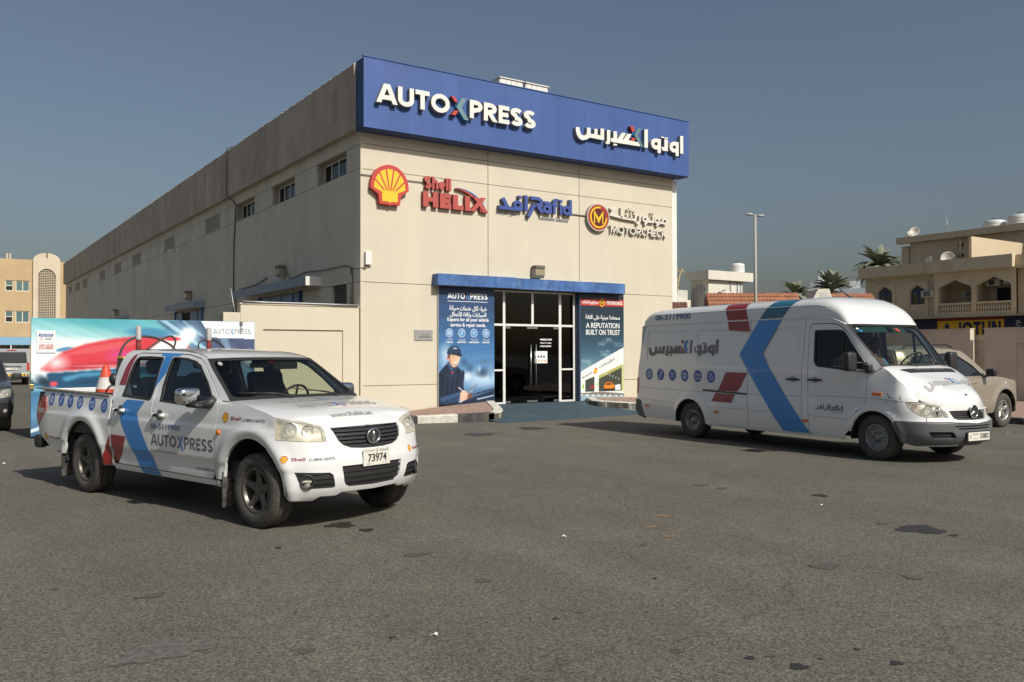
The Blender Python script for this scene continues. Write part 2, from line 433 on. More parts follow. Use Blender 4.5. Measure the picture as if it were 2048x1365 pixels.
def shell_emblem(mapf, cx, cy, s, parent, mr, my, off=.004, thick=0, flip=False, yoff=None):
    """scallop emblem, s = width"""
    o = [(cx+p[0]*s, cy+p[1]*s) for p in
         [(-.26, -.43), (-.05, -.43), (0, -.46), (.05, -.43), (.26, -.43), (.30, -.20), (.48, -.08)]+arc(0, -.02, .5, .54, -5, 185, 26)+[(-.48, -.08), (-.30, -.20)]]
    a = panel('emblem_red', o, mapf, mr, parent, off=off, thick=thick, smooth=False, flip=flip)
    Y = []; n = 7; a0, a1 = -6, 186; c = (0, -.30)
    for i in range(n):
        p0 = R(a0+(a1-a0)*(i+.10)/n); p1 = R(a0+(a1-a0)*(i+.90)/n)
        rim = [(.41*math.cos(p0+(p1-p0)*j/3), -.03+.45*math.sin(p0+(p1-p0)*j/3)) for j in range(4)]
        m0 = ((rim[0][0]+rim[-1][0])/2, (rim[0][1]+rim[-1][1])/2)
        Y.append(rim+[(c[0]+(m0[0]-c[0])*.18, c[1]+.04+(m0[1]-c[1])*.18)])
    Y.append([(-.20, -.36), (-.04, -.36), (0, -.39), (.04, -.36), (.20, -.36), (.21, -.18), (.14, -.10), (-.14, -.10), (-.21, -.18)])
    Y = [[(cx+p[0]*s, cy+p[1]*s) for p in q] for q in Y]
    panel('emblem_yellow', Y, mapf, my, a, off=(yoff if yoff is not None else off+.0008), thick=0, smooth=False, flip=flip)
    return a

# ---------------------------------------------------------------- smooth curves and vehicle body surfaces
def crv(pts):
    xs = np.array([p[0] for p in pts], float); ys = np.array([p[1] for p in pts], float)
    h = np.diff(xs); d = np.diff(ys) / h; m = np.zeros(len(xs))
    m[0] = d[0]; m[-1] = d[-1]
    for i in range(1, len(xs) - 1):
        if d[i-1] * d[i] > 0:
            w1 = 2*h[i] + h[i-1]; w2 = h[i] + 2*h[i-1]
            m[i] = (w1 + w2) / (w1 / d[i-1] + w2 / d[i])
    def f(x):
        x = float(x)
        if x <= xs[0]: return ys[0]
        if x >= xs[-1]: return ys[-1]
        i = int(np.searchsorted(xs, x) - 1); t = (x - xs[i]) / h[i]
        return ((2*t**3 - 3*t*t + 1) * ys[i] + (t**3 - 2*t*t + t) * h[i] * m[i]
                + (-2*t**3 + 3*t*t) * ys[i+1] + (t**3 - t*t) * h[i] * m[i+1])
    return f

def sstep(a, b, x):
    t = min(1.0, max(0.0, (x - a) / (b - a))); return t*t*(3 - 2*t)

class Body:
    """Right half of the plan outline, mirrored; u = x along the straight side, then arc length round the nose."""
    def __init__(s, hw, nose, inset_side, inset_front, bl, flares=(), tuck=None):
        # nose: list of (x, y) from the start of the rounding to the centre line (y = 0)
        s.hw = hw
        P = [np.array(p, float) for p in nose]
        # Catmull-Rom densify
        Q = []
        ext = [2*P[0] - P[1]] + P + [np.array([P[-2][0], -P[-2][1]])]
        ext[0] = P[0] - np.array([0.3, 0.0])
        for i in range(1, len(ext) - 2):
            p0, p1, p2, p3 = ext[i-1:i+3]
            for k in range(12):
                t = k / 12
                Q.append(0.5*((2*p1) + (-p0+p2)*t + (2*p0-5*p1+4*p2-p3)*t*t + (-p0+3*p1-3*p2+p3)*t**3))
        Q.append(P[-1])
        Q = np.array(Q); L = np.concatenate([[0], np.cumsum(np.linalg.norm(np.diff(Q, axis=0), axis=1))])
        s.u0 = P[0][0]; s.Q = Q; s.L = L; s.uc = s.u0 + L[-1]
        T = np.gradient(Q, axis=0); T /= np.linalg.norm(T, axis=1)[:, None]
        T[0] = (1, 0); T[-1] = (0, 1)
        s.N = np.stack([-T[:, 1], T[:, 0]], 1)     # inward normal
        s.side, s.front, s.bl, s.flares, s.tuck = inset_side, inset_front, bl, flares, tuck
    def base(s, u):
        if u <= s.u0: return u, -s.hw, 0.0, 1.0
        l = min(u - s.u0, s.L[-1])
        return (np.interp(l, s.L, s.Q[:, 0]), np.interp(l, s.L, s.Q[:, 1]),
                np.interp(l, s.L, s.N[:, 0]), np.interp(l, s.L, s.N[:, 1]))
    def W(s, u, z, off=0.0):
        flip = 1
        if u > s.uc: u = 2*s.uc - u; flip = -1
        x, y, nx, ny = s.base(u)
        f = sstep(s.bl[0], s.bl[1], u)
        ins = (1-f) * s.side(z) + f * s.front(z)
        for (cx, cz, r, w, h) in s.flares:
            d = math.hypot(u - cx, z - cz)
            if z > cz - 0.3: ins -= h * math.exp(-((d - r) / w)**2)
        if s.tuck: ins += s.tuck(u, z)
        k = ins - off
        return (x + nx*k, flip * (y + ny*k), z)

def make_pickup_body():
    side = crv([(.25,.10),(.32,.065),(.40,.037),(.55,.024),(.60,.005),(.78,.0),(.905,.002),(.95,.012),(1.02,.018),(1.10,.03),(1.17,.045),(1.20,.06),(1.60,.205),(1.66,.245),(1.70,.30)])
    front = crv([(.25,.14),(.33,.06),(.42,.015),(.50,.0),(.62,.0),(.72,.02),(.80,.035),(.90,.06),(.96,.12),(1.02,.19),(1.20,.34)])
    def tuck(u, z):     # rear end of the bed curls in
        return 0.055 * min(1.0, (-.95-u)/.45)**2 if u < -.95 else 0.0
    return Body(.87, [(3.72,-.87),(3.90,-.835),(4.04,-.72),(4.12,-.55),(4.165,-.35),(4.19,-.17),(4.20,0)], side, front, (3.75, 4.25),
                ((-.05, .38, .54, .075, .035), (3.41, .38, .54, .075, .035)), tuck)
def make_van_body():
    side = crv([(.22,.05),(.35,.02),(.60,.0),(.75,.0),(.95,.008),(1.35,.012),(1.45,.02),(2.05,.075),(2.22,.09),(2.30,.10)])
    front = crv([(.28,.10),(.36,.03),(.45,.0),(.62,.0),(.66,.05),(.80,.09),(.88,.14),(.95,.22),(1.5,.9)])
    return Body(.95, [(4.40,-.95),(4.68,-.925),(4.90,-.83),(5.06,-.65),(5.16,-.42),(5.21,-.2),(5.225,0)], side, front, (4.5, 5.15),
                ((0.0, .34, .44, .06, .02), (4.17, .34, .44, .06, .025)),
                lambda u, z: .24*max(0.0, z-.97)*sstep(3.7, 4.4, u) if z < 1.6 else .24*.63*sstep(3.7, 4.4, u))

# ================================================================ ground
def asphalt_mat():
    m = bpy.data.materials.new('asphalt'); m.use_nodes = True; nt = m.node_tree; N = nt.nodes; L = nt.links; p = N['Principled BSDF']
    g = N.new('ShaderNodeNewGeometry')
    def noise(sc, det=4, rough=.5):
        t = N.new('ShaderNodeTexNoise'); t.inputs['Scale'].default_value = sc; t.inputs['Detail'].default_value = det; t.inputs['Roughness'].default_value = rough
        L.new(g.outputs['Position'], t.inputs['Vector']); return t.outputs[0]
    def rng_(s, a, b, c, d):
        r = N.new('ShaderNodeMapRange'); r.inputs[1].default_value = a; r.inputs[2].default_value = b; r.inputs[3].default_value = c; r.inputs[4].default_value = d
        L.new(s, r.inputs[0]); return r.outputs[0]
    def mul(a, b):
        x = N.new('ShaderNodeMath'); x.operation = 'MULTIPLY'
        for i, v in enumerate((a, b)):
            if hasattr(v, 'links'): L.new(v, x.inputs[i])
            else: x.inputs[i].default_value = v
        return x.outputs[0]
    vo = N.new('ShaderNodeTexVoronoi'); vo.inputs['Scale'].default_value = 95; L.new(g.outputs['Position'], vo.inputs['Vector'])
    vc = N.new('ShaderNodeSeparateColor'); L.new(vo.outputs['Color'], vc.inputs[0])
    stone = rng_(vc.outputs[0], .15, 1.0, .60, 1.58)
    fine = rng_(noise(38, 4, .7), .3, .7, .72, 1.28)
    patch = rng_(noise(.35, 6, .6), .3, .72, .92, 1.08)
    mid = rng_(noise(3.5, 5, .6), .3, .7, .95, 1.05)
    mp = N.new('ShaderNodeMapping'); mp.inputs['Scale'].default_value = (1.3, .16, 1); mp.inputs['Rotation'].default_value = (0, 0, .35); L.new(g.outputs['Position'], mp.inputs[0])
    tk = N.new('ShaderNodeTexNoise'); tk.inputs['Scale'].default_value = 1; tk.inputs['Detail'].default_value = 5; L.new(mp.outputs[0], tk.inputs['Vector'])
    track = rng_(tk.outputs[0], .35, .68, .93, 1.07)
    wv = N.new('ShaderNodeTexVoronoi'); wv.feature = 'DISTANCE_TO_EDGE'; wv.inputs['Scale'].default_value = .16; nz = N.new('ShaderNodeTexNoise'); nz.inputs['Scale'].default_value = 1.1; nz.inputs['Detail'].default_value = 6
    L.new(g.outputs['Position'], nz.inputs['Vector']); ad = N.new('ShaderNodeVectorMath'); ad.operation = 'ADD'; L.new(g.outputs['Position'], ad.inputs[0]); L.new(nz.outputs['Color'], ad.inputs[1]); L.new(ad.outputs[0], wv.inputs['Vector'])
    crack = rng_(wv.outputs['Distance'], .0, .0035, .72, 1.0)
    v = mul(mul(mul(mul(mul(stone, fine), patch), mid), track), crack)
    ramp = N.new('ShaderNodeMix'); ramp.data_type = 'RGBA'; ramp.inputs[6].default_value = (.115, .108, .088, 1); ramp.inputs[7].default_value = (.128, .116, .092, 1)
    L.new(rng_(noise(.9, 4), .4, .62, 0, 1), ramp.inputs[0])
    mx = N.new('ShaderNodeMix'); mx.data_type = 'RGBA'; mx.blend_type = 'MULTIPLY'; mx.inputs[0].default_value = 1
    L.new(ramp.outputs[2], mx.inputs[6]); L.new(v, mx.inputs[7]); L.new(mx.outputs[2], p.inputs['Base Color'])
    p.inputs['Roughness'].default_value = .88; p.inputs['Specular IOR Level'].default_value = .3
    b = N.new('ShaderNodeBump'); b.inputs['Strength'].default_value = .4; b.inputs['Distance'].default_value = .004
    L.new(mul(stone, fine), b.inputs['Height']); L.new(b.outputs[0], p.inputs['Normal'])
    return m
M_ASPH = asphalt_mat()
mb = MB(); n = 24; S = 700
for i in range(n):
    for j in range(n):
        x0, x1 = -S+2*S*i/n, -S+2*S*(i+1)/n; y0, y1 = -S+2*S*j/n, -S+2*S*(j+1)/n
        mb.quad((x0, y0, 0), (x1, y0, 0), (x1, y1, 0), (x0, y1, 0))
ground = struct(mb.build('asphalt_ground', M_ASPH))
M_OIL = mat('oil_stain', (.030, .027, .024), rough=.55, noise=(30, .35))
M_OILF = mat('faded_oil_stain', (.078, .073, .062), rough=.8, noise=(30, .3))
M_SAND = mat('sand_spill', (.20, .13, .07), rough=.95, noise=(60, .3))
M_PALE = mat('pale_patch', (.108, .103, .088), rough=.9, noise=(25, .4))
def stain(x, y, rx, ry, m, seed, nm='oil_stain'):
    r = random.Random(seed); n = 40; ph = [r.uniform(0, 6.28) for _ in range(6)]
    P = []
    for i in range(n):
        a = 2*math.pi*i/n; k = 1+.16*math.sin(3*a+ph[0])+.10*math.sin(5*a+ph[1])+.08*math.sin(9*a+ph[2])+.06*math.sin(14*a+ph[3])
        P.append((x+rx*k*math.cos(a), y+ry*k*math.sin(a)))
    return panel(nm, P, lambda u, v, o: (u, v, .004+o), m, ground, thick=0, smooth=False)
for i_, (x_, y_, a_, b_, m_) in enumerate([(3.29, 7.9, 0.134, 0.134, M_OIL), (3.4, 7.54, 0.066, 0.063, M_OIL), (2.47, 7.28, 0.028, 0.032, M_OIL), (3.32, 6.39, 0.11, 0.058, M_OILF), (9.31, 15.13, 0.307, 0.295, M_OIL), (0.74, 6.9, 0.019, 0.032, M_OILF), (1.26, 6.32, 0.092, 0.05, M_OILF), (2.24, 4.61, 0.02, 0.019, M_OIL), (1.74, 4.67, 0.052, 0.045, M_OILF), (1.09, 5.14, 0.256, 0.19, M_PALE), (3.35, 5.39, 0.049, 0.06, M_OILF), (11.04, 15.7, 0.296, 0.328, M_OIL), (8.0, 7.74, 0.104, 0.086, M_OILF), (8.03, 7.4, 0.078, 0.062, M_OILF), (8.55, 6.39, 0.078, 0.095, M_OIL), (7.68, 4.64, 0.202, 0.194, M_OIL), (7.68, 4.32, 0.046, 0.037, M_OIL), (5.99, 3.68, 0.047, 0.072, M_OILF), (5.76, 4.26, 0.138, 0.086, M_OILF), (5.7, 6.14, 0.079, 0.049, M_SAND), (6.18, 6.49, 0.069, 0.056, M_SAND), (5.54, 5.74, 0.086, 0.033, M_SAND), (3.69, 3.21, 0.028, 0.025, M_OIL), (3.81, 3.17, 0.028, 0.025, M_OILF), (3.8, 2.98, 0.047, 0.047, M_OIL), (4.0, 2.99, 0.017, 0.017, M_OILF), (4.27, 2.72, 0.037, 0.029, M_OIL), (3.44, 3.51, 0.037, 0.038, M_OILF), (3.46, 4.38, 0.029, 0.033, M_OILF), (11.68, 9.98, 0.238, 0.162, M_OIL), (7.64, 5.0, 0.061, 0.055, M_OILF), (5.11, 5.61, 0.038, 0.03, M_OILF), (4.41, 4.73, 0.012, 0.022, M_OIL), (4.29, 2.97, 0.018, 0.018, M_OIL), (3.24, 4.36, 0.024, 0.016, M_OIL)]): stain(x_, y_, a_, b_, m_, i_)

# ================================================================ shared materials
M_CREAM = mat('cream_render', (.60, .54, .425), rough=.85, noise=(1.2, .025), streak=(2.2, .03), dirt=(2.5, (.47, .41, .31), .12), bump=(60, .15, .004))
M_CREAM2 = mat('cream_boundary_render', (.60, .54, .42), rough=.85, noise=(1.2, .03), dirt=(2.5, (.48, .42, .31), .15), bump=(60, .15, .004))
M_SIDE = mat('weathered_lifted_cream', (.66, .61, .50), rough=.9, noise=(.8, .05), streak=(1.6, .08), dirt=(1.7, (.42, .38, .30), .3), bump=(50, .2, .004))  # same cream as the front, weathered, base lightened to lift the shaded side
M_PARA = mat('brown_parapet_paint', (.50, .43, .345), rough=.9, noise=(.8, .08), streak=(1.4, .2), dirt=(1.5, (.24, .20, .16), .45), bump=(40, .25, .004))
M_JOINT = mat('dark_joint', (.10, .085, .065), rough=.9)
M_BLUE = mat('blue_fascia', (.042, .095, .29), rough=.6, noise=(.7, .06), streak=(3, .14), dirt=(1.2, (.07, .12, .28), .3))
M_BLUED = mat('blue_trim', (.05, .13, .34), rough=.6, noise=(2, .15), streak=(6, .25), dirt=(3, (.18, .28, .48), .55))
M_GALV = mat('galvanised_sheet', (.24, .31, .38), rough=.55, metal=.3, noise=(7, .2))
M_DOORB = mat('blue_steel_door', (.12, .24, .42), rough=.5, noise=(3, .1))
M_WHITE = mat('white_metal', (.72, .71, .67), rough=.45, noise=(3, .05))
M_LETTER = mat('white_letter', (.74, .72, .66), rough=.5)
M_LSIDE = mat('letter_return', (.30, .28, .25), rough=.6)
M_GLASSD = mat('dark_window_glass', (.03, .035, .04), rough=.04, spec=.9, trans=((.20, .23, .24), .3))
M_DARK = mat('dark_room', (.02, .02, .02), rough=.9)
M_BLACK = mat('black_rubber', (.018, .018, .018), rough=.6)
M_CABLE = mat('grey_conduit', (.16, .155, .14), rough=.6)
M_STEEL = mat('brushed_steel', (.55, .55, .53), rough=.3, metal=1)
M_ALUM = mat('aluminium', (.42, .42, .41), rough=.45, metal=.6)
M_PAVE = mat('pink_paver', (.33, .22, .17), rough=.9, noise=(9, .16), dirt=(2, (.25, .19, .15), .5))
M_KW = mat('white_kerb_paint', (.62, .59, .51), rough=.8, noise=(8, .12), dirt=(9, (.16, .15, .13), .55))
M_KB = mat('black_kerb_paint', (.045, .045, .045), rough=.75, noise=(8, .3), dirt=(7, (.22, .20, .18), .5))
M_RAMP = mat('blue_ramp_paint', (.034, .064, .084), rough=.75, noise=(3, .15), dirt=(5, (.10, .13, .14), .5), bump=(90, .3, .004))
M_RED = mat('sign_red', (.50, .05, .035), rough=.5); M_HRED = mat('faded_sign_red', (.42, .075, .06), rough=.6, noise=(14, .08))
M_YEL = mat('sign_yellow', (.82, .50, .02), rough=.5); M_CHEV = mat('chevron_metal', (.20, .30, .32), rough=.35, metal=.5); M_CHEVS = mat('chevron_blue', (.03, .28, .52), rough=.5)
M_RBLUE = mat('sign_blue', (.045, .08, .29), rough=.5); M_CYAN = mat('sign_light_blue', (.05, .25, .62), rough=.5)
M_PW = mat('print_white', (.75, .76, .76), rough=.6); M_PNAVY = mat('print_navy', (.03, .055, .12), rough=.6)
M_MRED = mat('badge_dark_red', (.10, .012, .010), rough=.5)

# ================================================================ pavement and kerbs in front of the workshop
def pz(x, y):           # top of the pavement: rises towards the entrance
    t = max(0, min(1.15, (y-18.0)/2.28)); f = float(np.interp(x, [9.4, 11.4, 16, 21], [.165, .20, .26, .17])); b = float(np.interp(x, [10, 11.2, 12.95, 16, 17.7, 20], [.14, .25, .35, .34, .31, .2]))
    return f*(1-t)+b*t
def make_pavement(name, outer, kerb, colours, kerb_h=pz):
    o = panel('pavement_bed' if False else name, outer, lambda u, v, f: (u, v, pz(u, v)-.012+f), M_JOINT, None, thick=.16, res=.4, smooth=False)
    struct(o)
    # bricks
    P = np.array(outer); x0, y0 = P.min(0); x1, y1 = P.max(0); mbk = MB(); yy = y0; row = 0
    cells = []
    while yy < y1:
        xx = x0-(.1 if row % 2 else 0)
        while xx < x1: cells.append((xx, yy)); xx += .21
        yy += .105; row += 1
    C = np.array([(a+.1, b+.05) for a, b in cells]); k = inside(outer, C)
    for a, b in zip(kerb[:-1], kerb[1:]):
        a, b = np.array(a), np.array(b); d = b-a; t = np.clip(((C-a)@d)/(d@d), 0, 1); k &= np.linalg.norm(C-(a+t[:, None]*d), axis=1) > .27
    for (a, b), q in zip(cells, k):
        if not q: continue
        dz = random.uniform(-.003, .003); vs = []
        for (i, j) in ((0, 0), (1, 0), (1, 1), (0, 1)):
            x, y = a+.003+i*.204, b+.003+j*.099; vs.append((x, y, pz(x, y)+dz))
        vs += [(x, y, z-.012) for x, y, z in vs]
        mbk.add(vs, [(0, 1, 2, 3), (0, 4, 5, 1), (1, 5, 6, 2), (2, 6, 7, 3), (3, 7, 4, 0)])
    mbk.build('paving_bricks', M_PAVE, o, kind='stuff')
    # kerbstones along the polyline
    K = [np.array(p, float) for p in kerb]; Ls = [0]
    for i in range(1, len(K)): Ls.append(Ls[-1]+np.linalg.norm(K[i]-K[i-1]))
    def at(s):
        s = max(0, min(Ls[-1], s)); i = min(len(K)-2, max(0, int(np.searchsorted(Ls, s, 'right')-1))); t = (s-Ls[i])/(Ls[i+1]-Ls[i]); return K[i]+(K[i+1]-K[i])*t
    s = 0; i = 0
    while s < Ls[-1]-.05:
        ln, col = colours[min(i, len(colours)-1)] if i < len(colours) else colours[-1]
        e = min(Ls[-1], s+ln); n = max(2, int((e-s)/.15)+1); m1 = MB(); vs = []
        for j in range(n):
            q = s+.006+(e-s-.012)*j/(n-1); p = at(q); d = at(min(Ls[-1], q+.02))-at(max(0, q-.02)); d /= np.linalg.norm(d); nn = np.array([-d[1], d[0]])
            a = p; b = p+nn*.24; z = pz(*p)+.012
            for (pt, zz) in ((a, -.02), (a, z-.025), (a+nn*.025, z), (b, z), (b, z-.1)): vs.append((pt[0], pt[1], zz))
        fs = []
        for j in range(n-1):
            for k in range(4): fs.append((j*5+k, (j+1)*5+k, (j+1)*5+k+1, j*5+k+1))
        fs += [(0, 1, 2, 3, 4), tuple(range((n-1)*5, n*5))[::-1]]
        m1.add(vs, fs); m1.build('kerbstone', M_KB if col else M_KW, o); s = e; i += 1
    return o
nose = [(11.2, 17.93), (11.55, 17.93), (11.80, 18.1), (12.10, 18.5), (12.42, 19.1), (12.70, 19.7), (12.96, 20.26)]
make_pavement('pavement', [(6.3, 20.27), (6.3, 18.75)]+[(a, b) for a, b in [(9.4, 18.41)]+nose]+[(12.96, 20.27)],
              [(6.3, 18.73), (9.4, 18.39)]+nose, [(.5, 0), (.85, 1), (.95, 0), (1.0, 1), (1.0, 0), (.95, 1), (.5, 0), (.6, 0), (.8, 0), (2, 0)])
nose2 = [(16.2, 20.26), (15.95, 19.85), (15.72, 19.5), (15.77, 19.1), (16.02, 18.63), (16.33, 18.2), (17.0, 17.85), (18.2, 17.65), (21.5, 17.5)]
make_pavement('pavement', [(16.2, 20.27)]+nose2+[(21.5, 20.27)], nose2, [(1.3, 0), (1.2, 0), (1.2, 0), (1.0, 0), (1.0, 1)])
rp = [(11.60, 17.96), (11.84, 18.14), (12.13, 18.53), (12.72, 19.73), (12.98, 20.29), (16.19, 20.29), (15.68, 19.5), (15.73, 19.08), (15.99, 18.6), (16.3, 18.16), (17.0, 17.82), (18.6, 17.6), (18.6, 17.45), (15.83, 17.55), (11.25, 17.22), (11.3, 17.9)]
ramp = struct(panel('entrance_ramp', rp, lambda u, v, f: (u, v, .006+.24*max(0, min(1, (v-17.5)/2.6))+f), M_RAMP, None, thick=.02, res=.3, smooth=False))

# ================================================================ the workshop
BX, BY = 8.98, 20.28
B = thing('workshop_building', 'long cream workshop with blue sign band, corner facing the lot', 'building', (BX, BY, 0))
fm = wallmap(0, 0)                      # facade: u along x, v up
def smap(x):                            # side wall: u along +y, outward is -x
    return lambda u, v, off=0: (x-off, u, v)
mb = MB(); mb.box(.5, 10.75, 1.2, 57.6, 0, 8.3).build('core', M_JOINT, B)
mb = MB(); mb.box(.36, 2.2, .11, 1.2, 0, 8.3).box(8.75, 10.77, .02, 1.2, 0, 8.3).box(2.2, 8.75, .02, 1.2, 3.46, 8.3).box(10.75, 10.79, .02, 57, 0, 8.3).box(.36, .5, 1.2, 57.5, 0, 8.3).box(.081, .36, .11, 57.5, 0, 6.3).box(.081, .36, .11, 57.5, 7.0, 8.3).build('backing_wall', M_JOINT, B)
cols = [0, 3.80, 7.00, 10.79]; rows = [.0, .84, 3.47, 6.33, 6.98, 7.5]
for i in range(3):
    for j in range(5):
        x0, x1, z0, z1 = cols[i]+.008, cols[i+1]-.008, rows[j]+.006, rows[j+1]-.006
        if j < 2:
            if i == 0: x1 = 2.2
            if i == 1: continue
            if i == 2: x0 = 8.72
        MB().cbox(x0, x1, -.0, .1, z0, z1, .008).build('wall_panel', M_CREAM, B)
ys = [0, .89, 3.04, 4.17, 4.77, 6.9, 7.4, 8.63, 10.82, 12.85, 14.92, 17.5, 20.12, 22.14, 24.8, 27.59, 29.83, 31.5, 33.23, 35.41, 37, 38.65, 40.86, 43.5, 46.07, 48.24, 49.67, 52.16, 53.85, 55.8, 57.6]
wins = [(.89, 3.04), (4.77, 6.9), (8.63, 10.82)]; vents = [(12.85, 14.92), (20.12, 22.14), (27.59, 29.83), (33.23, 35.41), (38.65, 40.86), (46.07, 48.24), (49.67, 52.16), (53.85, 55.8)]
zr = [0, 3.475, 6.35, 6.965, 7.5]
doors = [(4.2, 7.85), (15.2, 19.6), (31.0, 34.6)]
for i in range(len(ys)-1):
    for j in range(4):
        a, b, z0, z1 = ys[i]+.008, ys[i+1]-.008, zr[j]+.006, zr[j+1]-.006
        if j == 2 and any(abs(ys[i]-w[0]) < .01 for w in wins+vents): continue
        if j == 2: MB().box(.09, .36, a+.03, b-.03, z0, z1).build('wall_core', M_JOINT, B)
        if j == 0 and ys[i] == .89: z1 = 2.0   # small ground floor window above
        MB().cbox(0, .08, a, b, z0, z1, .006).build('wall_panel', M_SIDE, B)
MB().cbox(0, .08, 1.9, 3.03, 2.0, 3.47, .006).build('wall_panel', M_SIDE, B)
def window_unit(nm, a, b, z0, z1, depth, panes, fr=.05, mg=M_GLASSD, mf=M_WHITE):
    w = MB(); w.box(depth, depth+.05, a, b, z0, z0+fr).box(depth, depth+.05, a, b, z1-fr, z1).box(depth+.001, depth+.049, a, a+fr, z0+fr, z1-fr).box(depth+.001, depth+.049, b-fr, b, z0+fr, z1-fr)
    for k in range(1, panes):
        y = a+(b-a)*k/panes; w.box(depth+.001, depth+.049, y-fr/2, y+fr/2, z0+fr, z1-fr)
    o = w.build(nm, mf, B)
    for k in range(panes):
        MB().box(depth+.02, depth+.028, a+(b-a)*k/panes+fr*.5, a+(b-a)*(k+1)/panes-fr*.5, z0+fr*.9, z1-fr*.9).build('pane', mg, o)
    return o
M_REVEAL = mat('reveal_render', (.43, .38, .30), rough=.9)
for a, b in wins:
    window_unit('window', a+.02, b-.02, 6.36, 6.95, .24, 4)
    MB().box(.08, .3, a, a+.02, 6.35, 6.965).box(.08, .3, b-.02, b, 6.35, 6.965).box(.08, .3, a, b, 6.34, 6.36).box(.08, .3, a, b, 6.95, 6.97).build('window_reveal', M_REVEAL, B)
window_unit('window', .92, 1.88, 2.1, 3.44, .2, 2)
MB().box(.08, .25, .89, .92, 2.0, 3.47).box(.08, .25, 1.88, 1.91, 2.0, 3.47).build('window_reveal', M_REVEAL, B)
M_LOUV = mat('louvre_paint', (.46, .42, .33), rough=.8)
for k, (a, b) in enumerate(vents):
    v = MB(); v.box(.005, .06, a, b, 6.36, 6.40).box(.005, .06, a, b, 6.92, 6.96).box(.006, .05, a, b, 6.645, 6.675)
    nb = 14
    for i in range(nb): y = a+(b-a)*(i+.5)/nb; v.box(.01, .05, y-.028, y+.028, 6.40, 6.92)
    v.build('wall_vent', M_LOUV, B)
# parapet of the long side, ragged along its top
seg = [-.48, 3.6, 7.7, 11.8, 15.9, 20, 24.2, 28.4, 32.6, 36.8, 41, 45.2, 49.4, 53.5, 57.65]
for i in range(len(seg)-1):
    a, b = seg[i]+.004, seg[i+1]-.004; n = 24; vs = []; r = random.Random(i)
    if i == 0: a = .0
    for j in range(n+1):
        y = a+(b-a)*j/n; dz = r.uniform(-.035, .012); dx = r.uniform(0, .015)
        for (x, z) in ((-.18, 7.29), (-.18, 8.96+dz*.6), (-.15+dx, 9.0+dz), (.1, 9.0+dz*.5), (.1, 7.29)): vs.append((x, y, z))
    fs = [(j*5+k, j*5+(k+1) % 5, (j+1)*5+(k+1) % 5, (j+1)*5+k) for j in range(n) for k in range(5)]+[(0, 1, 2, 3, 4)[::-1], tuple(range(n*5, n*5+5))]
    MB().add(vs, fs).build('parapet_panel', M_PARA, B)
MB().box(.1, 10.79, .3, 57.6, 8.3, 8.35).build('roof', M_JOINT, B)
MB().box(10.6, 10.80, 0, 57.6, 7.5, 9.0).build('parapet', M_PARA, B)
# blue sign band
FB = thing('sign_band', 'wide blue sign band along the top of the workshop front', 'sign board', (BX, BY, 0))
fx = [-.13, 1.27, 2.67, 4.07, 5.47, 6.87, 8.27, 9.67, 11.07]
for i in range(8):
    MB().box(fx[i]+.002, fx[i+1]-.002, -.48, -.44, 7.27, 9.02).build('fascia_panel', M_BLUE, FB)
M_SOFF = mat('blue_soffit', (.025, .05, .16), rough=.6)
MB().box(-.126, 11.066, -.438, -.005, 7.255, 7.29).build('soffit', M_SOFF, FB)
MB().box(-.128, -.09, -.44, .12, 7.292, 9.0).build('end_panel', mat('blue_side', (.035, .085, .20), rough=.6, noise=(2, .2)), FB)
MB().box(11.03, 11.068, -.44, .4, 7.292, 9.0).build('end_panel', M_BLUE, FB)
MB().box(-.088, 11.028, -.43, .1, 8.9, 8.96).build('band_top', M_PARA, FB)
MB().box(-.15, 11.09, -.5, -.43, 9.022, 9.045).build('cap_trim', M_BLUE, FB)
MB().box(10.81, 11.02, .03, .3, 3.3, 7.22).build('white_cladding_strip', M_WHITE, B)
# roof ventilators
for a, b, l in ((5.32, 6.18, 'white box ventilator on the workshop roof, nearer the long wordmark'), (6.28, 7.14, 'white box ventilator on the workshop roof, farther right of the pair')):
    t = thing('roof_ventilator', l, 'ventilator', (BX+(a+b)/2, BY+1.9, 8.35), group='ventilators on the workshop roof')
    w = (b-a)/2; MB().cbox(-w, w, -.15, .9, 0, 1.68, .01).build('housing', M_WHITE, t)
    for k in range(4): MB().box(-w+.03+k*(2*w-.06)/4+.01, -w+.03+(k+1)*(2*w-.06)/4-.01, -.17, -.15, 0.9, 1.65).build('front_slat', M_WHITE, t)
    MB().box(-w-.02, w+.02, -.2, .92, 1.68, 1.71).build('cap', M_WHITE, t)

# ---------------------------------------------------------------- sign lettering on the band
band = wallmap(BX, BY-.48)
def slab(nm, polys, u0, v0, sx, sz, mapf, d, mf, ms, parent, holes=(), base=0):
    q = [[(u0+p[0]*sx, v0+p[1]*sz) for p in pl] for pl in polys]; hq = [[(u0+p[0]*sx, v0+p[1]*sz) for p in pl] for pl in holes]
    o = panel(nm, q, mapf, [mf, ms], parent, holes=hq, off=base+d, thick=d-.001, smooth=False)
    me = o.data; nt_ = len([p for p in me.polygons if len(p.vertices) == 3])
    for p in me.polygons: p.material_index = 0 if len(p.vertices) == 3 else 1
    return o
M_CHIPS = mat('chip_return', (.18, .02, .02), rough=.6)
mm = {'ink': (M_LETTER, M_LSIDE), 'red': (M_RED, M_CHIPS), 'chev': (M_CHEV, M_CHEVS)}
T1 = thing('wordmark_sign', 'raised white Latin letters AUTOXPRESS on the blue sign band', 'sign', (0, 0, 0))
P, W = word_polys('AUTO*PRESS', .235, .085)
for k, polys in P: slab({'ink': 'letter', 'red': 'red_chip', 'chev': 'chevron'}[k], polys, 9.16-BX, 7.90, 4.80/W, .485, band, .14, *mm[k], T1)
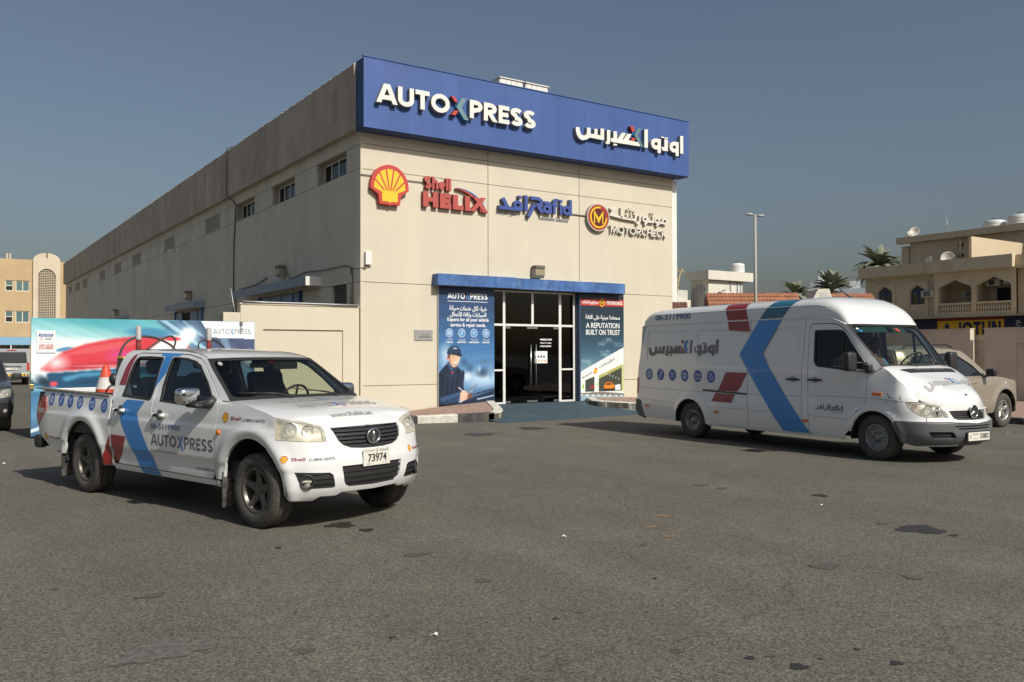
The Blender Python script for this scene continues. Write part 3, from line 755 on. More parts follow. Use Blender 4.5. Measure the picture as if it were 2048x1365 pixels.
T2 = thing('arabic_sign', 'raised white Arabic lettering with red and grey cross on the blue sign band', 'sign', (0, 0, 0))
AR_INK = [[(0.002,0.505),(0.011,0.347),(0.062,0.183),(0.170,0.050),(0.310,-0.010),(0.420,-0.007),(0.577,0.044),(0.703,0.118),(0.751,0.159),(1.534,0.143),(1.537,0.650),(1.343,0.640),(1.342,0.330),(1.175,0.332),(1.176,0.586),(1.006,0.580),(1.005,0.338),(0.793,0.333),(0.794,0.589),(0.604,0.574),(0.603,0.344),(0.578,0.266),(0.499,0.213),(0.405,0.193),(0.296,0.227),(0.234,0.329),(0.204,0.522)], [(1.699,0.630),(1.879,0.641),(1.876,0.144),(1.853,0.052),(1.777,-0.003),(1.631,0.003),(1.638,0.104),(1.696,0.137)], [(2.059,0.623),(2.257,0.639),(2.255,0.321),(2.305,0.315),(2.556,0.630),(2.763,0.638),(2.571,0.326),(2.621,0.320),(2.858,0.621),(3.094,0.641),(2.906,0.333),(3.502,0.323),(3.586,0.153),(3.398,0.149),(1.958,0.129),(1.909,0.199),(1.909,0.300),(2.057,0.294)], [(2.056,0.067),(2.254,0.075),(2.253,-0.001),(2.055,-0.009)], [(3.850,0.967),(4.052,0.995),(4.047,0.143),(3.845,0.135)], [(5.048,0.688),(5.264,0.677),(5.260,0.147),(4.972,0.137),(4.884,0.218),(4.866,0.308),(5.045,0.305)], [(4.852,0.780),(5.031,0.791),(5.019,0.732),(4.841,0.726)], [(5.066,0.775),(5.264,0.784),(5.257,0.716),(5.066,0.711)], [(6.032,0.982),(6.225,0.995),(6.219,0.149),(6.034,0.144)]]
AR_WAW = [[(4.833,0.659),(4.829,0.000),(4.633,-0.003),(4.634,0.146),(4.440,0.147),(4.299,0.221),(4.237,0.369),(4.266,0.503),(4.372,0.609),(4.549,0.652)], [(5.938,0.662),(5.933,0.001),(5.750,-0.003),(5.751,0.143),(5.550,0.145),(5.405,0.232),(5.363,0.386),(5.407,0.524),(5.517,0.619),(5.663,0.654)]]
AR_HOLE = [[(4.636,0.488),(4.635,0.330),(4.494,0.325),(4.434,0.382),(4.477,0.458)], [(5.753,0.490),(5.752,0.330),(5.624,0.319),(5.559,0.372),(5.570,0.440)]]
AR_RED = [[(3.012,0.988),(3.198,0.997),(3.306,0.807),(3.129,0.761)], [(3.144,0.494),(3.325,0.485),(3.245,0.335),(3.042,0.333)]]
AR_CHEV = [[(3.471,0.969),(3.678,0.973),(3.462,0.648),(3.783,0.153),(3.604,0.151),(3.264,0.621)]]

def arabic_logo(mapf, u, v, w, h, mats, parent, off=.004, d=0, sides=None, shear=0, flip=False):
    sx, sz = w/6.225, h; out = []
    def tr(L): return [[(u+p[0]*sx+shear*p[1]*sz, v+p[1]*sz) for p in q] for q in L]
    for k, L, H in (('ink', [q], []) if False else ('ink', [q], []) for q in AR_INK):
        out.append((k, tr(L), []))
    out.append(('ink', tr([AR_WAW[0]]), tr([AR_HOLE[0]]))); out.append(('ink', tr([AR_WAW[1]]), tr([AR_HOLE[1]])))
    for q in AR_RED: out.append(('red', tr([q]), []))
    out.append(('chev', tr(AR_CHEV), []))
    for k, L, H in out:
        nm = {'ink': 'letter', 'red': 'red_chip', 'chev': 'chevron'}[k]
        if d: slab(nm, L, 0, 0, 1, 1, mapf, d, *mats[k], parent, holes=H)
        else: panel(nm, L, mapf, mats[k][0] if isinstance(mats[k], tuple) else mats[k], parent, holes=H, off=off, thick=0, smooth=False, flip=flip)
arabic_logo(band, 15.38-BX, 7.83, 4.29, .665, mm, T2, d=.13)
for t in (T1, T2):
    t.location = (0, 0, 0)
    ox = BX
    for ch in t.children: ch.data.transform(Matrix.Translation((-(9.16 if t is T1 else 15.38)+.0, -(BY-.48), -7.9)))
    t.location = ((9.16 if t is T1 else 15.38), BY-.48, 7.9)

# ---------------------------------------------------------------- signs on the facade; wall plane y = BY
wm = wallmap(0, BY)
def settle(t, loc):
    for ch in t.children:
        def mv(o):
            if o.data is not None: o.data.transform(Matrix.Translation((-loc[0], -loc[1], -loc[2])))
            for c in o.children: mv(c)
        mv(ch)
    t.location = loc
t = thing('scallop_sign', 'yellow and red scallop shell emblem on the cream facade, under the wordmark', 'sign')
e = shell_emblem(wm, 9.725, 5.925, 1.07, t, M_RED, M_YEL, off=.15, thick=.14, yoff=.153); settle(t, (9.725, BY, 5.43))
t = thing('lubricant_sign', 'faded red raised lettering Shell HELIX with blue arc on the facade', 'sign')
def letters(s, u, v, w, h, m, t, d=.1, sw=.24, gap=.07):
    P, W = word_polys(s, sw, gap)
    for k, polys in P: slab('letter', polys, u, v, w/W, h, wm, d, *m, t)
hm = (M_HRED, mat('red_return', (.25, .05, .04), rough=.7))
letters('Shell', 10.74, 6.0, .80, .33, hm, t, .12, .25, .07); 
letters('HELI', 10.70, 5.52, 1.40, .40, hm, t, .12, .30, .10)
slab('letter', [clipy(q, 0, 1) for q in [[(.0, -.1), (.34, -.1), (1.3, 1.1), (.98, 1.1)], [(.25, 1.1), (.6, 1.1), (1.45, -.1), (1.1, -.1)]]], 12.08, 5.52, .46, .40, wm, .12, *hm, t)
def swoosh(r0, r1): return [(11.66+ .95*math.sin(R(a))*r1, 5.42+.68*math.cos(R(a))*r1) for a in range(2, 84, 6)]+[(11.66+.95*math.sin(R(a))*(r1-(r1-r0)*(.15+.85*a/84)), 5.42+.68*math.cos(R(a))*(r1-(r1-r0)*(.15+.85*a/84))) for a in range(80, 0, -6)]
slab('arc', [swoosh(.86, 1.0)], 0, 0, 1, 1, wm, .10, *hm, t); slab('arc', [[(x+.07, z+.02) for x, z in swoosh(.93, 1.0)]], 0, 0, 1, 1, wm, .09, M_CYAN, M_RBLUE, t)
settle(t, (10.7, BY, 5.52))
t = thing('group_name_sign', 'raised blue lettering Rafid in Arabic and Latin on the facade', 'sign')
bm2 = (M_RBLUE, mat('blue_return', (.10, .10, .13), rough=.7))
def S(pts, w): return stroke(pts, w)
dal = [[(13.16, 5.97), (13.28, 5.97), (13.40, 5.78), (13.42, 5.80), (13.50, 5.70), (13.90, 5.68), (13.90, 5.80), (13.0+.06, 5.76), (13.06, 5.66), (13.42, 5.66), (13.30, 5.76)]]
slab('letter', S([(13.20, 5.98), (13.36, 5.73)], .11)+S([(13.06, 5.715), (13.86, 5.715)], .10)+S([(13.70+p[0], 5.83+p[1]) for p in arc(0, 0, .10, .09, 0, 360, 14)], .085)+S([(13.83, 5.70), (13.83, 5.88)], .09), 0, 0, 1, 1, wm, .12, *bm2, t)
slab('letter', [[(13.72, 6.02), (13.83, 6.02), (13.83, 6.10), (13.72, 6.10)]], 0, 0, 1, 1, wm, .12, *bm2, t)
slab('letter', [[(13.93, 5.69), (14.04, 5.69), (14.04, 6.13), (13.93, 6.13)]], 0, 0, 1, 1, wm, .12, *bm2, t)
slab('letter', S([(14.14, 6.075), (14.42, 6.075), (14.52, 6.02), (14.52, 5.93), (14.42, 5.88)], .10)+S([(14.36, 5.93), (14.56, 5.69)], .12)+S([(14.28, 5.90), (14.06, 5.53)], .11), 0, 0, 1, 1, wm, .12, *bm2, t)
slab('letter', S([(14.72+p[0], 5.81+p[1]) for p in arc(0, 0, .10, .085, 0, 360, 14)], .09)+S([(14.84, 5.69), (14.84, 5.93), (14.78, 5.985), (14.62, 5.985)], .085), 0, 0, 1, 1, wm, .12, *bm2, t)
slab('letter', S([(14.98, 5.69), (14.98, 6.05), (15.03, 6.09), (15.13, 6.09)], .09)+S([(14.90, 5.95), (15.12, 5.95)], .07), 0, 0, 1, 1, wm, .12, *bm2, t)
slab('letter', [[(15.17, 5.69), (15.265, 5.69), (15.265, 5.98), (15.17, 5.98)]], 0, 0, 1, 1, wm, .12, *bm2, t)
slab('letter', [[(15.17, 6.03), (15.265, 6.03), (15.265, 6.12), (15.17, 6.12)]], 0, 0, 1, 1, wm, .12, *bm2, t)
slab('letter', S([(15.44+p[0], 5.83+p[1]) for p in arc(0, 0, .11, .10, 0, 360, 14)], .09)+S([(15.57, 5.69), (15.57, 6.15)], .095), 0, 0, 1, 1, wm, .12, *bm2, t)
# presentation forms, visual order
L_HULUL = '\uFE95\uFE8E\uFE92\uFEDB\uFEAE\uFEE4\uFEDF\uFE8D \uFEDD\uFEEE\uFEE0\uFEA4\uFEDF'
text('lettering', L_HULUL, wm, 13.03, 5.50, .68, .15, M_PNAVY, t, .006, .006, double=.004); text('lettering', 'Automotive Solutions', wm, 14.47, 5.49, 1.08, .12, M_PNAVY, t, .006, .006, double=.004)
settle(t, (13.0, BY, 5.5))
t = thing('inspection_sign', 'round red badge with yellow M beside white lettering MOTORCHECK', 'sign')
M_BEIGE = mat('badge_rim', (.55, .5, .42), rough=.6)
slab('badge_rim', [disc(16.62, 5.73, .43, .415, 36)], 0, 0, 1, 1, wm, .12, M_BEIGE, M_LSIDE, t)
panel('badge_face', disc(16.62, 5.73, .40, .385, 36), wm, mat('badge_red', (.33, .03, .022), rough=.5), t, off=.123, thick=0); panel('badge_core', disc(16.62, 5.73, .26, .26, 30), wm, M_MRED, t, off=.125, thick=0)
def mshape(cx, cz, s, off, par, my=M_YEL, mapf=wm):
    panel('letter', sum([stroke([(cx+p[0]*s, cz+p[1]*s) for p in pl], .11*s) for pl in ([(-.42, -.45), (-.42, .42), (0, -.1), (.42, .42), (.42, -.45)], [(-.42, .45), (0, -.35), (.42, .45)])], []), mapf, my, par, off=off, thick=0, smooth=False)
mshape(16.62, 5.72, .38, .127, t)
panel('ring', stroke([(16.62+p[0], 5.73+p[1]) for p in arc(0, 0, .30, .30, 75, 360, 26)], .05), wm, M_YEL, t, off=.127, thick=0, smooth=False)
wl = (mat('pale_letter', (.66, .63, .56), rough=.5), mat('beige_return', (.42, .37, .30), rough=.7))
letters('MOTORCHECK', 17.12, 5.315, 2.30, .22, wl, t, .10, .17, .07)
AR_MT = [S([(17.10, 6.02), (17.28, 6.08), (17.12, 5.86), (17.62, 5.80)], .07), S([(17.55, 6.1), (17.55, 5.8)], .07),
 S([(17.62, 5.8), (18.12, 5.78), (18.12, 5.95)], .07), S([(17.78, 5.8), (17.78, 5.92)], .06), S([(17.95, 5.8), (17.95, 5.92)], .06),
 [disc(17.80, 6.06, .03)], [disc(17.88, 6.10, .03)], [disc(17.96, 6.05, .03)], [disc(18.08, 6.03, .03)],
 S([(18.30, 5.92), (18.30, 5.78), (18.24, 5.70), (18.16, 5.68)], .07),
 S([(18.52+p[0], 5.84+p[1]) for p in arc(0, 0, .085, .075, 0, 360, 14)], .065)+S([(18.61, 5.85), (18.58, 5.74), (18.50, 5.66)], .07),
 S([(18.63, 5.78), (18.86, 5.78), (18.86, 5.95)], .07), [disc(18.78, 6.04, .03)], [disc(18.88, 6.04, .03)],
 S([(19.03+p[0], 5.84+p[1]) for p in arc(0, 0, .085, .075, 0, 360, 14)], .065)+S([(19.12, 5.85), (19.09, 5.74), (19.0, 5.66)], .07),
 S([(19.12, 5.78), (19.3, 5.78)], .07)+S([(19.35+p[0], 5.84+p[1]) for p in arc(0, 0, .09, .08, 0, 360, 14)], .065)]
for q in AR_MT: slab('letter', q, 0, 0, 1, 1, wm, .10, *wl, t)
settle(t, (16.2, BY, 5.3))
MB().tube([(.0, -.03, 6.18), (1.95, -.03, 6.16)], .012, 6).tube([(6.6, -.03, 5.76), (7.3, -.03, 5.75)], .015, 6).tube([(8.0, -.03, 5.5), (8.3, -.03, 5.5)], .012, 6).build('cable', M_CABLE, B)

# grey name plate
t = thing('name_plate', 'small grey metal name plate beside the blue mechanic poster', 'plate', (10.76, BY, 2.0))
pm = wallmap(-.27, -.02); MB().cbox(-.27, .27, -.02, -.001, 0, .28, .004).build('plate', M_ALUM, t)
text('lettering', 'MOTORCHECK', pm, .15, .07, .34, .045, M_JOINT, t, .002, .02); text('lettering', '\uFEDA\uFEB8\uFE97 \uFEAD\uFEEE\uFE97\uFEEE\uFEE3', pm, .2, .13, .22, .06, M_JOINT, t, .002, .01)
for k in (.02, .52): 
    for z in (.03, .25): MB().tube([(k-.27, -.021, z), (k-.27, -.026, z)], .008, 8).build('screw', M_STEEL, t)

# canopy over the entrance
t = thing('entrance_canopy', 'blue metal canopy trim above the entrance doors', 'canopy', (BX, BY, 0))
for a, b, dz in ((2.07, 4.55, .0), (4.555, 7.2, -.012), (7.205, 8.5, -.004)):
    MB().box(a, b, -.3, -.275, 3.46+dz, 3.745+dz).box(a, b, -.3, -.003, 3.747+dz, 3.762+dz).build('fascia_sheet', M_BLUED, t)
MB().box(2.05, 2.068, -.3, -.003, 3.45, 3.75).build('end_cap', M_BLUED, t); MB().box(8.502, 8.52, -.3, -.003, 3.45, 3.75).build('end_cap', M_BLUED, t)
MB().box(2.07, 8.5, -.27, -.003, 3.45, 3.458).build('underside', M_JOINT, t)
def bulkhead(loc, rz, label):
    t = thing('wall_lamp', label, 'lamp', loc, rz, 'bulkhead lamps on the workshop walls')
    MB().cbox(-.15, .15, -.05, -.002, 0, .34, .02).build('back_box', M_CABLE, t)
    q = MB(); vs = []
    for (y, z) in ((-.05, .0), (-.18, .0), (-.24, .08), (-.24, .25), (-.05, .25)):
        vs += [(-.16, y, z), (.16, y, z)]
    q.add(vs, [(0, 1, 3, 2), (2, 3, 5, 4), (4, 5, 7, 6), (6, 7, 9, 8), (0, 2, 4, 6, 8), (9, 7, 5, 3, 1)]).build('glass_cover', mat('lamp_glass', (.30, .26, .18), rough=.3, noise=(20, .2)), t)
    MB().cbox(-.17, .17, -.26, -.03, .251, .36, .03).build('hood', mat('lamp_hood', (.13, .12, .10), rough=.6), t)
bulkhead((14.38, BY, 3.80), 0, 'weathered bulkhead lamp above the entrance canopy')
bulkhead((BX, 25.9, 4.0), -math.pi/2, 'bulkhead lamp on the shaded side wall over the nearest blue door')
bulkhead((BX, 37.4, 3.92), -math.pi/2, 'bulkhead lamp over the middle blue door of the side wall')
bulkhead((BX, 54.4, 3.9), -math.pi/2, 'farthest bulkhead lamp on the shaded side wall')
t = tag(MB().cbox(.1, .28, -.1, -.002, 3.9, 4.24, .015).build('junction_box', M_WHITE, None, (BX, BY, 0)), 'white junction box on the sunlit corner of the workshop', 'junction box')

# entrance: frame, glass, doors
E_ = thing('entrance_doors', 'white framed dark glass entrance with double doors', 'door', (BX, BY, 0))
yf = .16
def bar(nm, x0, x1, z0, z1, d=0): MB().cbox(x0, x1, yf-.03+d, yf+.03, z0, z1, .004).build(nm, M_WHITE, E_)
for x0, x1 in ((3.99, 4.06), (4.37, 4.45), (6.33, 6.42), (6.86, 6.94)): bar('frame_post', x0, x1, .22, 3.44)
bar('frame_post', 5.35, 5.43, 2.495, 3.38, .002)
bar('frame_rail', 4.065, 6.855, 3.385, 3.44, .001); bar('frame_rail', 4.065, 6.855, 2.43, 2.492, .001)
for a, b in ((4.065, 4.365), (6.425, 6.855)): bar('frame_rail', a, b, 1.16, 1.21, .001); bar('frame_rail', a, b, .22, .285, .001)
def gl(nm, a, b, z0, z1, m=M_GLASSD): return MB().box(a, b, yf-.004, yf+.004, z0, z1).build(nm, m, E_)
for a, b, z0, z1 in ((4.06, 4.37, .285, 1.16), (4.06, 4.37, 1.21, 2.43), (4.06, 4.37, 2.49, 3.385), (6.42, 6.86, .285, 1.16), (6.42, 6.86, 1.21, 2.43), (6.42, 6.86, 2.49, 3.385), (4.45, 5.35, 2.49, 3.385), (5.43, 6.33, 2.49, 3.385)): gl('pane', a, b, z0, z1)
for a, b, hx in ((4.455, 5.385, 5.30), (5.395, 6.325, 5.48)):
    d = gl('door_leaf', a, b, .25, 2.42)
    MB().tube([(hx, yf-.07, .74), (hx, yf-.07, 1.92)], .018, 10).tube([(hx, yf-.07, .85), (hx, yf, .85)], .01, 6).tube([(hx, yf-.07, 1.8), (hx, yf, 1.8)], .01, 6).build('handle', M_STEEL, d)
    for zz in (.25, 2.36): 
        for xx in ((a, a+.18), (b-.18, b)): MB().box(xx[0], xx[1], yf-.012, yf+.012, zz, zz+.06).build('patch_fitting', M_STEEL, d)
dm = wallmap(0, yf-.004)
d = [c for c in E_.children if c.name.startswith('door_leaf')][1]
for s, v, h, w in (('WORKING HOURS', 2.03, .05, .42), ('7.30am TO 7.30pm', 1.93, .045, .40), ('CLOSED ON FRIDAY', 1.84, .045, .40)): text('hours_lettering', s, dm, 5.66, v, w, h, M_PW, d, .003, .01, double=.006)
nt_ = MB().box(5.46, 5.92, yf-.012, yf-.006, 1.37, 1.72).build('notice_sheet', M_PW, d)
for k in range(4): panel('symbol', [(5.50+.1*k+.035*math.cos(a), 1.56+.035*math.sin(a)) for a in [i*math.pi/6 for i in range(12)]], wallmap(0, yf-.012), M_JOINT, d, off=.001, thick=0)
for k in range(3): panel('warning_triangle', [(5.57+.11*k, 1.42), (5.65+.11*k, 1.42), (5.61+.11*k, 1.49)], wallmap(0, yf-.012), mat('warn_orange', (.75, .30, .02)), d, off=.001, thick=0)
MB().box(2.2, 8.75, 1.1, 1.2, 0, 3.5).build('lobby_wall', M_DARK, E_)
MB().box(4.0, 6.9, yf+.05, 1.1, .2, .22).build('lobby_floor', mat('lobby_floor', (.06, .06, .06), rough=.4), E_)
MB().box(3.97, 3.985, -.0, 1.1, .2, 3.46).box(6.945, 6.96, 0, 1.1, .2, 3.46).build('jamb', M_JOINT, E_)
MB().box(6.94, 6.99, -.06, .1, .22, 3.45).build('blue_jamb', mat('navy_jamb', (.03, .06, .12)), E_)

# ---------------------------------------------------------------- printed posters, painted point by point on a dense sheet
def s2l(c): c = np.asarray(c, float)/255; return np.where(c <= .04045, c/12.92, ((c+.055)/1.055)**2.4)
class Canvas:
    def __init__(s, w, h, nx, ny):
        s.w, s.h, s.nx, s.ny = w, h, nx, ny; x, y = np.meshgrid(np.linspace(0, 1, nx+1), np.linspace(0, 1, ny+1)); s.P = np.stack([x.ravel(), y.ravel()], 1); s.C = np.zeros((len(s.P), 3))
    def vgrad(s, stops):
        y = s.P[:, 1]; ys_ = [a for a, _ in stops]; s.C = np.stack([np.interp(y, ys_, [c[i] for _, c in stops]) for i in range(3)], 1)
    def blur(s, m, k):
        m = m.reshape(s.ny+1, s.nx+1).astype(float)
        for _ in range(k):
            p = np.pad(m, 1, 'edge'); m = (p[1:-1, 1:-1]*2+p[:-2, 1:-1]+p[2:, 1:-1]+p[1:-1, :-2]+p[1:-1, 2:])/6
        return m.ravel()
    def put(s, m, c, a=1): m = (m*a)[:, None]; s.C = s.C*(1-m)+np.asarray(c, float)*m
    def poly(s, pts, c, a=1, b=0): m = inside(pts, s.P).astype(float); s.put(s.blur(m, b) if b else m, c, a)
    def ell(s, x, y, rx, ry, c, a=1, soft=0, rot=0):
        dx, dy = (s.P[:, 0]-x), (s.P[:, 1]-y); q = R(rot); u, v = dx*math.cos(q)+dy*math.sin(q), -dx*math.sin(q)+dy*math.cos(q); d = np.sqrt((u/rx)**2+(v/ry)**2)
        s.put(np.clip((1-d)/soft, 0, 1) if soft else (d < 1).astype(float), c, a)
    def streak(s, ang, freq, amt, seed=1):
        q = R(ang); t = -s.P[:, 0]*math.sin(q)*s.w/s.h+s.P[:, 1]*math.cos(q); r = np.random.default_rng(seed); v = np.zeros(len(t))
        for k in range(10): f = freq*r.uniform(.4, 2.2); v += np.sin(t*f+r.uniform(0, 6))*r.uniform(.3, 1)
        s.C = np.clip(s.C*(1+amt*(v/4)[:, None]), 0, 255)
    def build(s, name, mapf, parent, m):
        nx, ny = s.nx, s.ny; vs = [tuple(mapf(p[0]*s.w, p[1]*s.h, 0)) for p in s.P]
        fs = [(j*(nx+1)+i, j*(nx+1)+i+1, (j+1)*(nx+1)+i+1, (j+1)*(nx+1)+i) for j in range(ny) for i in range(nx)]
        me = bpy.data.meshes.new(name); me.from_pydata(vs, [], fs); ca = me.color_attributes.new('print', 'FLOAT_COLOR', 'POINT')
        ca.data.foreach_set('color', np.concatenate([s2l(np.clip(s.C, 0, 255)), np.ones((len(vs), 1))], 1).ravel()); me.materials.append(m); me.update()
        o = bpy.data.objects.new(name, me); COL.objects.link(o); o.parent = parent; return o
M_PRINT = mat('printed_vinyl', (1, 1, 1), rough=.45, attr='print')

PW, PH = 1.75, 3.18
t = thing('mechanic_poster', 'tall blue poster of a smiling mechanic in a cap, left of the doors', 'poster', (11.205, BY-.03, .28))
c = Canvas(PW, PH, 130, 240); c.vgrad([(0, (60, 95, 135)), (.2, (110, 150, 190)), (.35, (85, 130, 175)), (.52, (60, 110, 160)), (.75, (50, 80, 120)), (1, (42, 62, 96))])
c.ell(.8, .22, .5, .10, (190, 212, 228), .9, .9); c.ell(.12, .42, .16, .14, (205, 220, 232), .8, 1); c.ell(.5, .24, .12, .05, (220, 232, 238), .8, .8)
for x, y, rx, ry, col in ((.55, .31, .10, .05, (60, 90, 120)), (.78, .27, .16, .06, (40, 62, 92)), (.72, .3, .05, .04, (170, 195, 212)), (.93, .27, .06, .08, (120, 150, 175)), (.45, .36, .09, .05, (55, 88, 125)), (.82, .36, .14, .03, (85, 115, 145))): c.ell(x, y, rx, ry, col, .8, .8)
c.poly([(.35, .02), (1, .12), (1, .06), (1, 0), (.3, 0)], (24, 40, 66), 1, 2); c.poly([(.42, .05), (.7, .10), (1, .135), (1, .12), (.7, .085)], (40, 58, 86), 1, 1); c.poly([(.66, .045), (1, .075), (1, .065), (.7, .035)], (190, 210, 225), .8, 1); c.streak(8, 60, .06)
c.poly([(0, 0), (0, .27), (.13, .345), (.30, .33), (.38, .30), (.43, .22), (.44, .12), (.52, .06), (.40, .0)], (26, 38, 58), 1, 1)
c.poly([(.02, .06), (.35, .11), (.42, .10), (.40, .03), (.1, .01)], (40, 62, 92), 1, 3); c.poly([(.10, .25), (.28, .30), (.33, .24), (.22, .2)], (36, 52, 76), .8, 3)
for k in range(9):      # folds of the jacket
    x0_ = .05+.042*k; c.poly([(x0_, .10), (x0_+.012, .10), (x0_+.03, .22+.01*(k % 3)), (x0_+.02, .23)], (52, 72, 104) if k % 2 else (18, 27, 44), .7, 2)
c.poly([(.36, .12), (.44, .20), (.455, .27), (.42, .30), (.39, .27)], (30, 44, 68), 1, 2); c.poly([(.395, .165), (.45, .175), (.45, .18), (.395, .17)], (70, 92, 124), .8, 1)
c.poly([(.185, .36), (.235, .305), (.295, .325), (.33, .365)], (206, 160, 130), 1, 1); c.poly([(.20, .345), (.25, .315), (.29, .33), (.25, .34)], (150, 108, 86), .9, 2)
c.poly([(.14, .355), (.19, .30), (.25, .275), (.245, .315), (.19, .375)], (54, 82, 120), 1, 1); c.poly([(.30, .335), (.26, .29), (.29, .275), (.335, .31), (.33, .36)], (40, 60, 92), 1, 1); c.ell(.235, .272, .022, .010, (200, 70, 60), 1, .4)
face = [(.165, .435), (.168, .385), (.185, .355), (.225, .328), (.27, .318), (.315, .325), (.35, .348), (.372, .385), (.380, .435), (.36, .465), (.2, .465)]
c.poly(face, (222, 178, 150), 1, 2); c.poly([(.165, .43), (.17, .38), (.20, .345), (.225, .335), (.205, .40), (.2, .45)], (172, 124, 98), .85, 3); c.ell(.315, .372, .05, .028, (244, 210, 188), .9, .9); c.ell(.245, .366, .03, .02, (236, 190, 165), .8, .9)
c.ell(.155, .398, .020, .020, (196, 140, 115), 1, .3); c.ell(.152, .398, .010, .012, (150, 96, 78), .9, .5); c.poly([(.16, .41), (.17, .44), (.195, .44), (.19, .405), (.178, .39)], (60, 40, 34), 1, 1)
c.ell(.29, .350, .046, .0085, (120, 50, 45), 1, .3, 6); c.ell(.29, .352, .040, .006, (252, 252, 250), 1, .3, 6); c.ell(.288, .337, .03, .004, (190, 140, 118), .8, .6)
c.ell(.255, .398, .020, .0045, (240, 235, 230), 1, .3); c.ell(.258, .398, .009, .0045, (50, 34, 30), 1, .3); c.ell(.335, .402, .018, .0045, (240, 235, 230), 1, .3); c.ell(.337, .402, .008, .0045, (50, 34, 30), 1, .3)
c.ell(.25, .411, .028, .003, (66, 44, 36), 1, .4, 6); c.ell(.338, .414, .022, .003, (66, 44, 36), 1, .4, -4); c.poly([(.295, .40), (.312, .378), (.30, .371), (.283, .374)], (200, 150, 126), .8, 1); c.ell(.302, .374, .014, .006, (232, 186, 162), .9, .6)
c.poly([(.14, .425), (.15, .462), (.20, .492), (.27, .502), (.33, .495), (.375, .468), (.395, .432), (.415, .408), (.38, .414), (.32, .43), (.24, .432), (.18, .428)], (38, 56, 84), 1, 1); c.poly([(.2, .47), (.27, .495), (.31, .49), (.25, .46)], (66, 92, 128), .8, 3); c.poly([(.17, .425), (.26, .436), (.34, .432), (.415, .405), (.35, .412), (.25, .424)], (18, 28, 44), 1, 1); c.ell(.29, .476, .045, .007, (225, 230, 235), .8, .5, -4)
c.poly([(.34, .02), (.62, .13), (.665, .152), (.40, .02)], (214, 222, 228), .9, 1); c.poly([(.33, .03), (.66, .150), (.70, .170), (.68, .172), (.34, .055)], (120, 128, 136), 1, 0)
c.poly([(.36, .04), (.36, .085), (.40, .115), (.46, .118), (.50, .10), (.53, .075), (.50, .045), (.44, .03)], (222, 182, 156), 1, 1); c.poly([(.50, .05), (.55, .045), (.60, .06), (.60, .09), (.55, .10), (.51, .085)], (110, 80, 66), 1, 1)
for k in range(4): c.poly([(.44+.02*k, .045+.016*k), (.51+.008*k, .050+.015*k), (.51+.008*k, .054+.015*k), (.44+.02*k, .050+.016*k)], (170, 124, 100), .8, 0)
c.poly([(.34, .145), (.44, .105), (.445, .110), (.345, .150)], (232, 234, 236), 1, 0)
c.poly([(.03, .04), (.3, .085), (.375, .09), (.365, .045), (.12, .015)], (34, 58, 96), 1, 2)
for k in range(9): c.poly([(.03+k*.036, .028+k*.005), (.045+k*.036, .070+k*.004), (.052+k*.036, .068+k*.004), (.042+k*.036, .028+k*.005)], (104, 146, 196), .75, 1)
c.build('print', lambda u, v, f: (u, -.004, v), t, M_PRINT)
MB().box(-.002, PW+.002, 0, .022, -.002, PH+.002).build('backing_board', M_JOINT, t)
MB().cbox(-.035, -.004, -.01, .025, -.05, PH+.02, .004).build('edge_trim', M_ALUM, t)
pm = lambda u, v, off=0: (u, -.005-off, v)
xpress('w', pm, .27, 2.85, 1.26, .155, {'ink': M_PW, 'red': M_RED, 'chev': M_CYAN}, t, off=.003, sw=.22)
MB().box(.27, 1.53, -.009, -.006, 2.775, 2.79).build('rule', M_PW, t)
A1 = '\uFE94\uFEE7\uFE8E\uFEF4\uFEBB \uFE95\uFE8E\uFEE3\uFEAA\uFEA7 \uFEDE\uFEDC\uFEDF \uFE80\uFE8D\uFEAE\uFE92\uFEA7'
A2 = '\uFEDD\uFE8E\uFEC4\uFECB\uFEF7\uFE8D \uFE94\uFED3\uFE8E\uFEDB\uFEED \uFE95\uFE8D\uFEAD\uFE8E\uFEF4\uFEB4\uFEDF\uFE8D'
text('lettering', A1, pm, .32, 2.50, 1.18, .17, M_PW, t, .003, .01, double=.006); text('lettering', A2, pm, .34, 2.345, 1.14, .17, M_PW, t, .003, .01, double=.006)
text('lettering', 'Experts for all your vehicle', pm, .26, 2.215, 1.30, .13, M_PW, t, .003, .012, double=.005); text('lettering', 'service & repair needs.', pm, .35, 2.07, 1.12, .13, M_PW, t, .003, .012, double=.005)
M_ICB = mat('icon_blue', (.10, .28, .55), rough=.6)
for k, (nm, ar) in enumerate((('TIRES', '\uFE95\uFE8D\uFEAD\uFE8E\uFEC3\uFEF9\uFE8D'), ('SERVICES', '\uFE94\uFEE3\uFEAA\uFEA8\uFEDF\uFE8D'), ('MAINTENANCE', '\uFE94\uFEE7\uFE8E\uFEF4\uFEBC\uFEDF\uFE8D'), ('REPAIR', '\uFE94\uFEE7\uFE8E\uFEF4\uFEBC\uFEDF\uFE8D'))):
    x = .32+.385*k; panel('icon_ring', disc(x, 1.93, .112, .118), pm, M_PW, t, off=.002, thick=0); icon(pm, x, 1.93, .100, .106, k, M_ICB, M_PW, t, off=.004)
    text('lettering', ar, pm, x, 1.755, .20, .065, M_PW, t, .003, 0, center=True); text('lettering', nm, pm, x, 1.68, .13+.018*len(nm), .042, M_PW, t, .003, .01, center=True, double=.006)

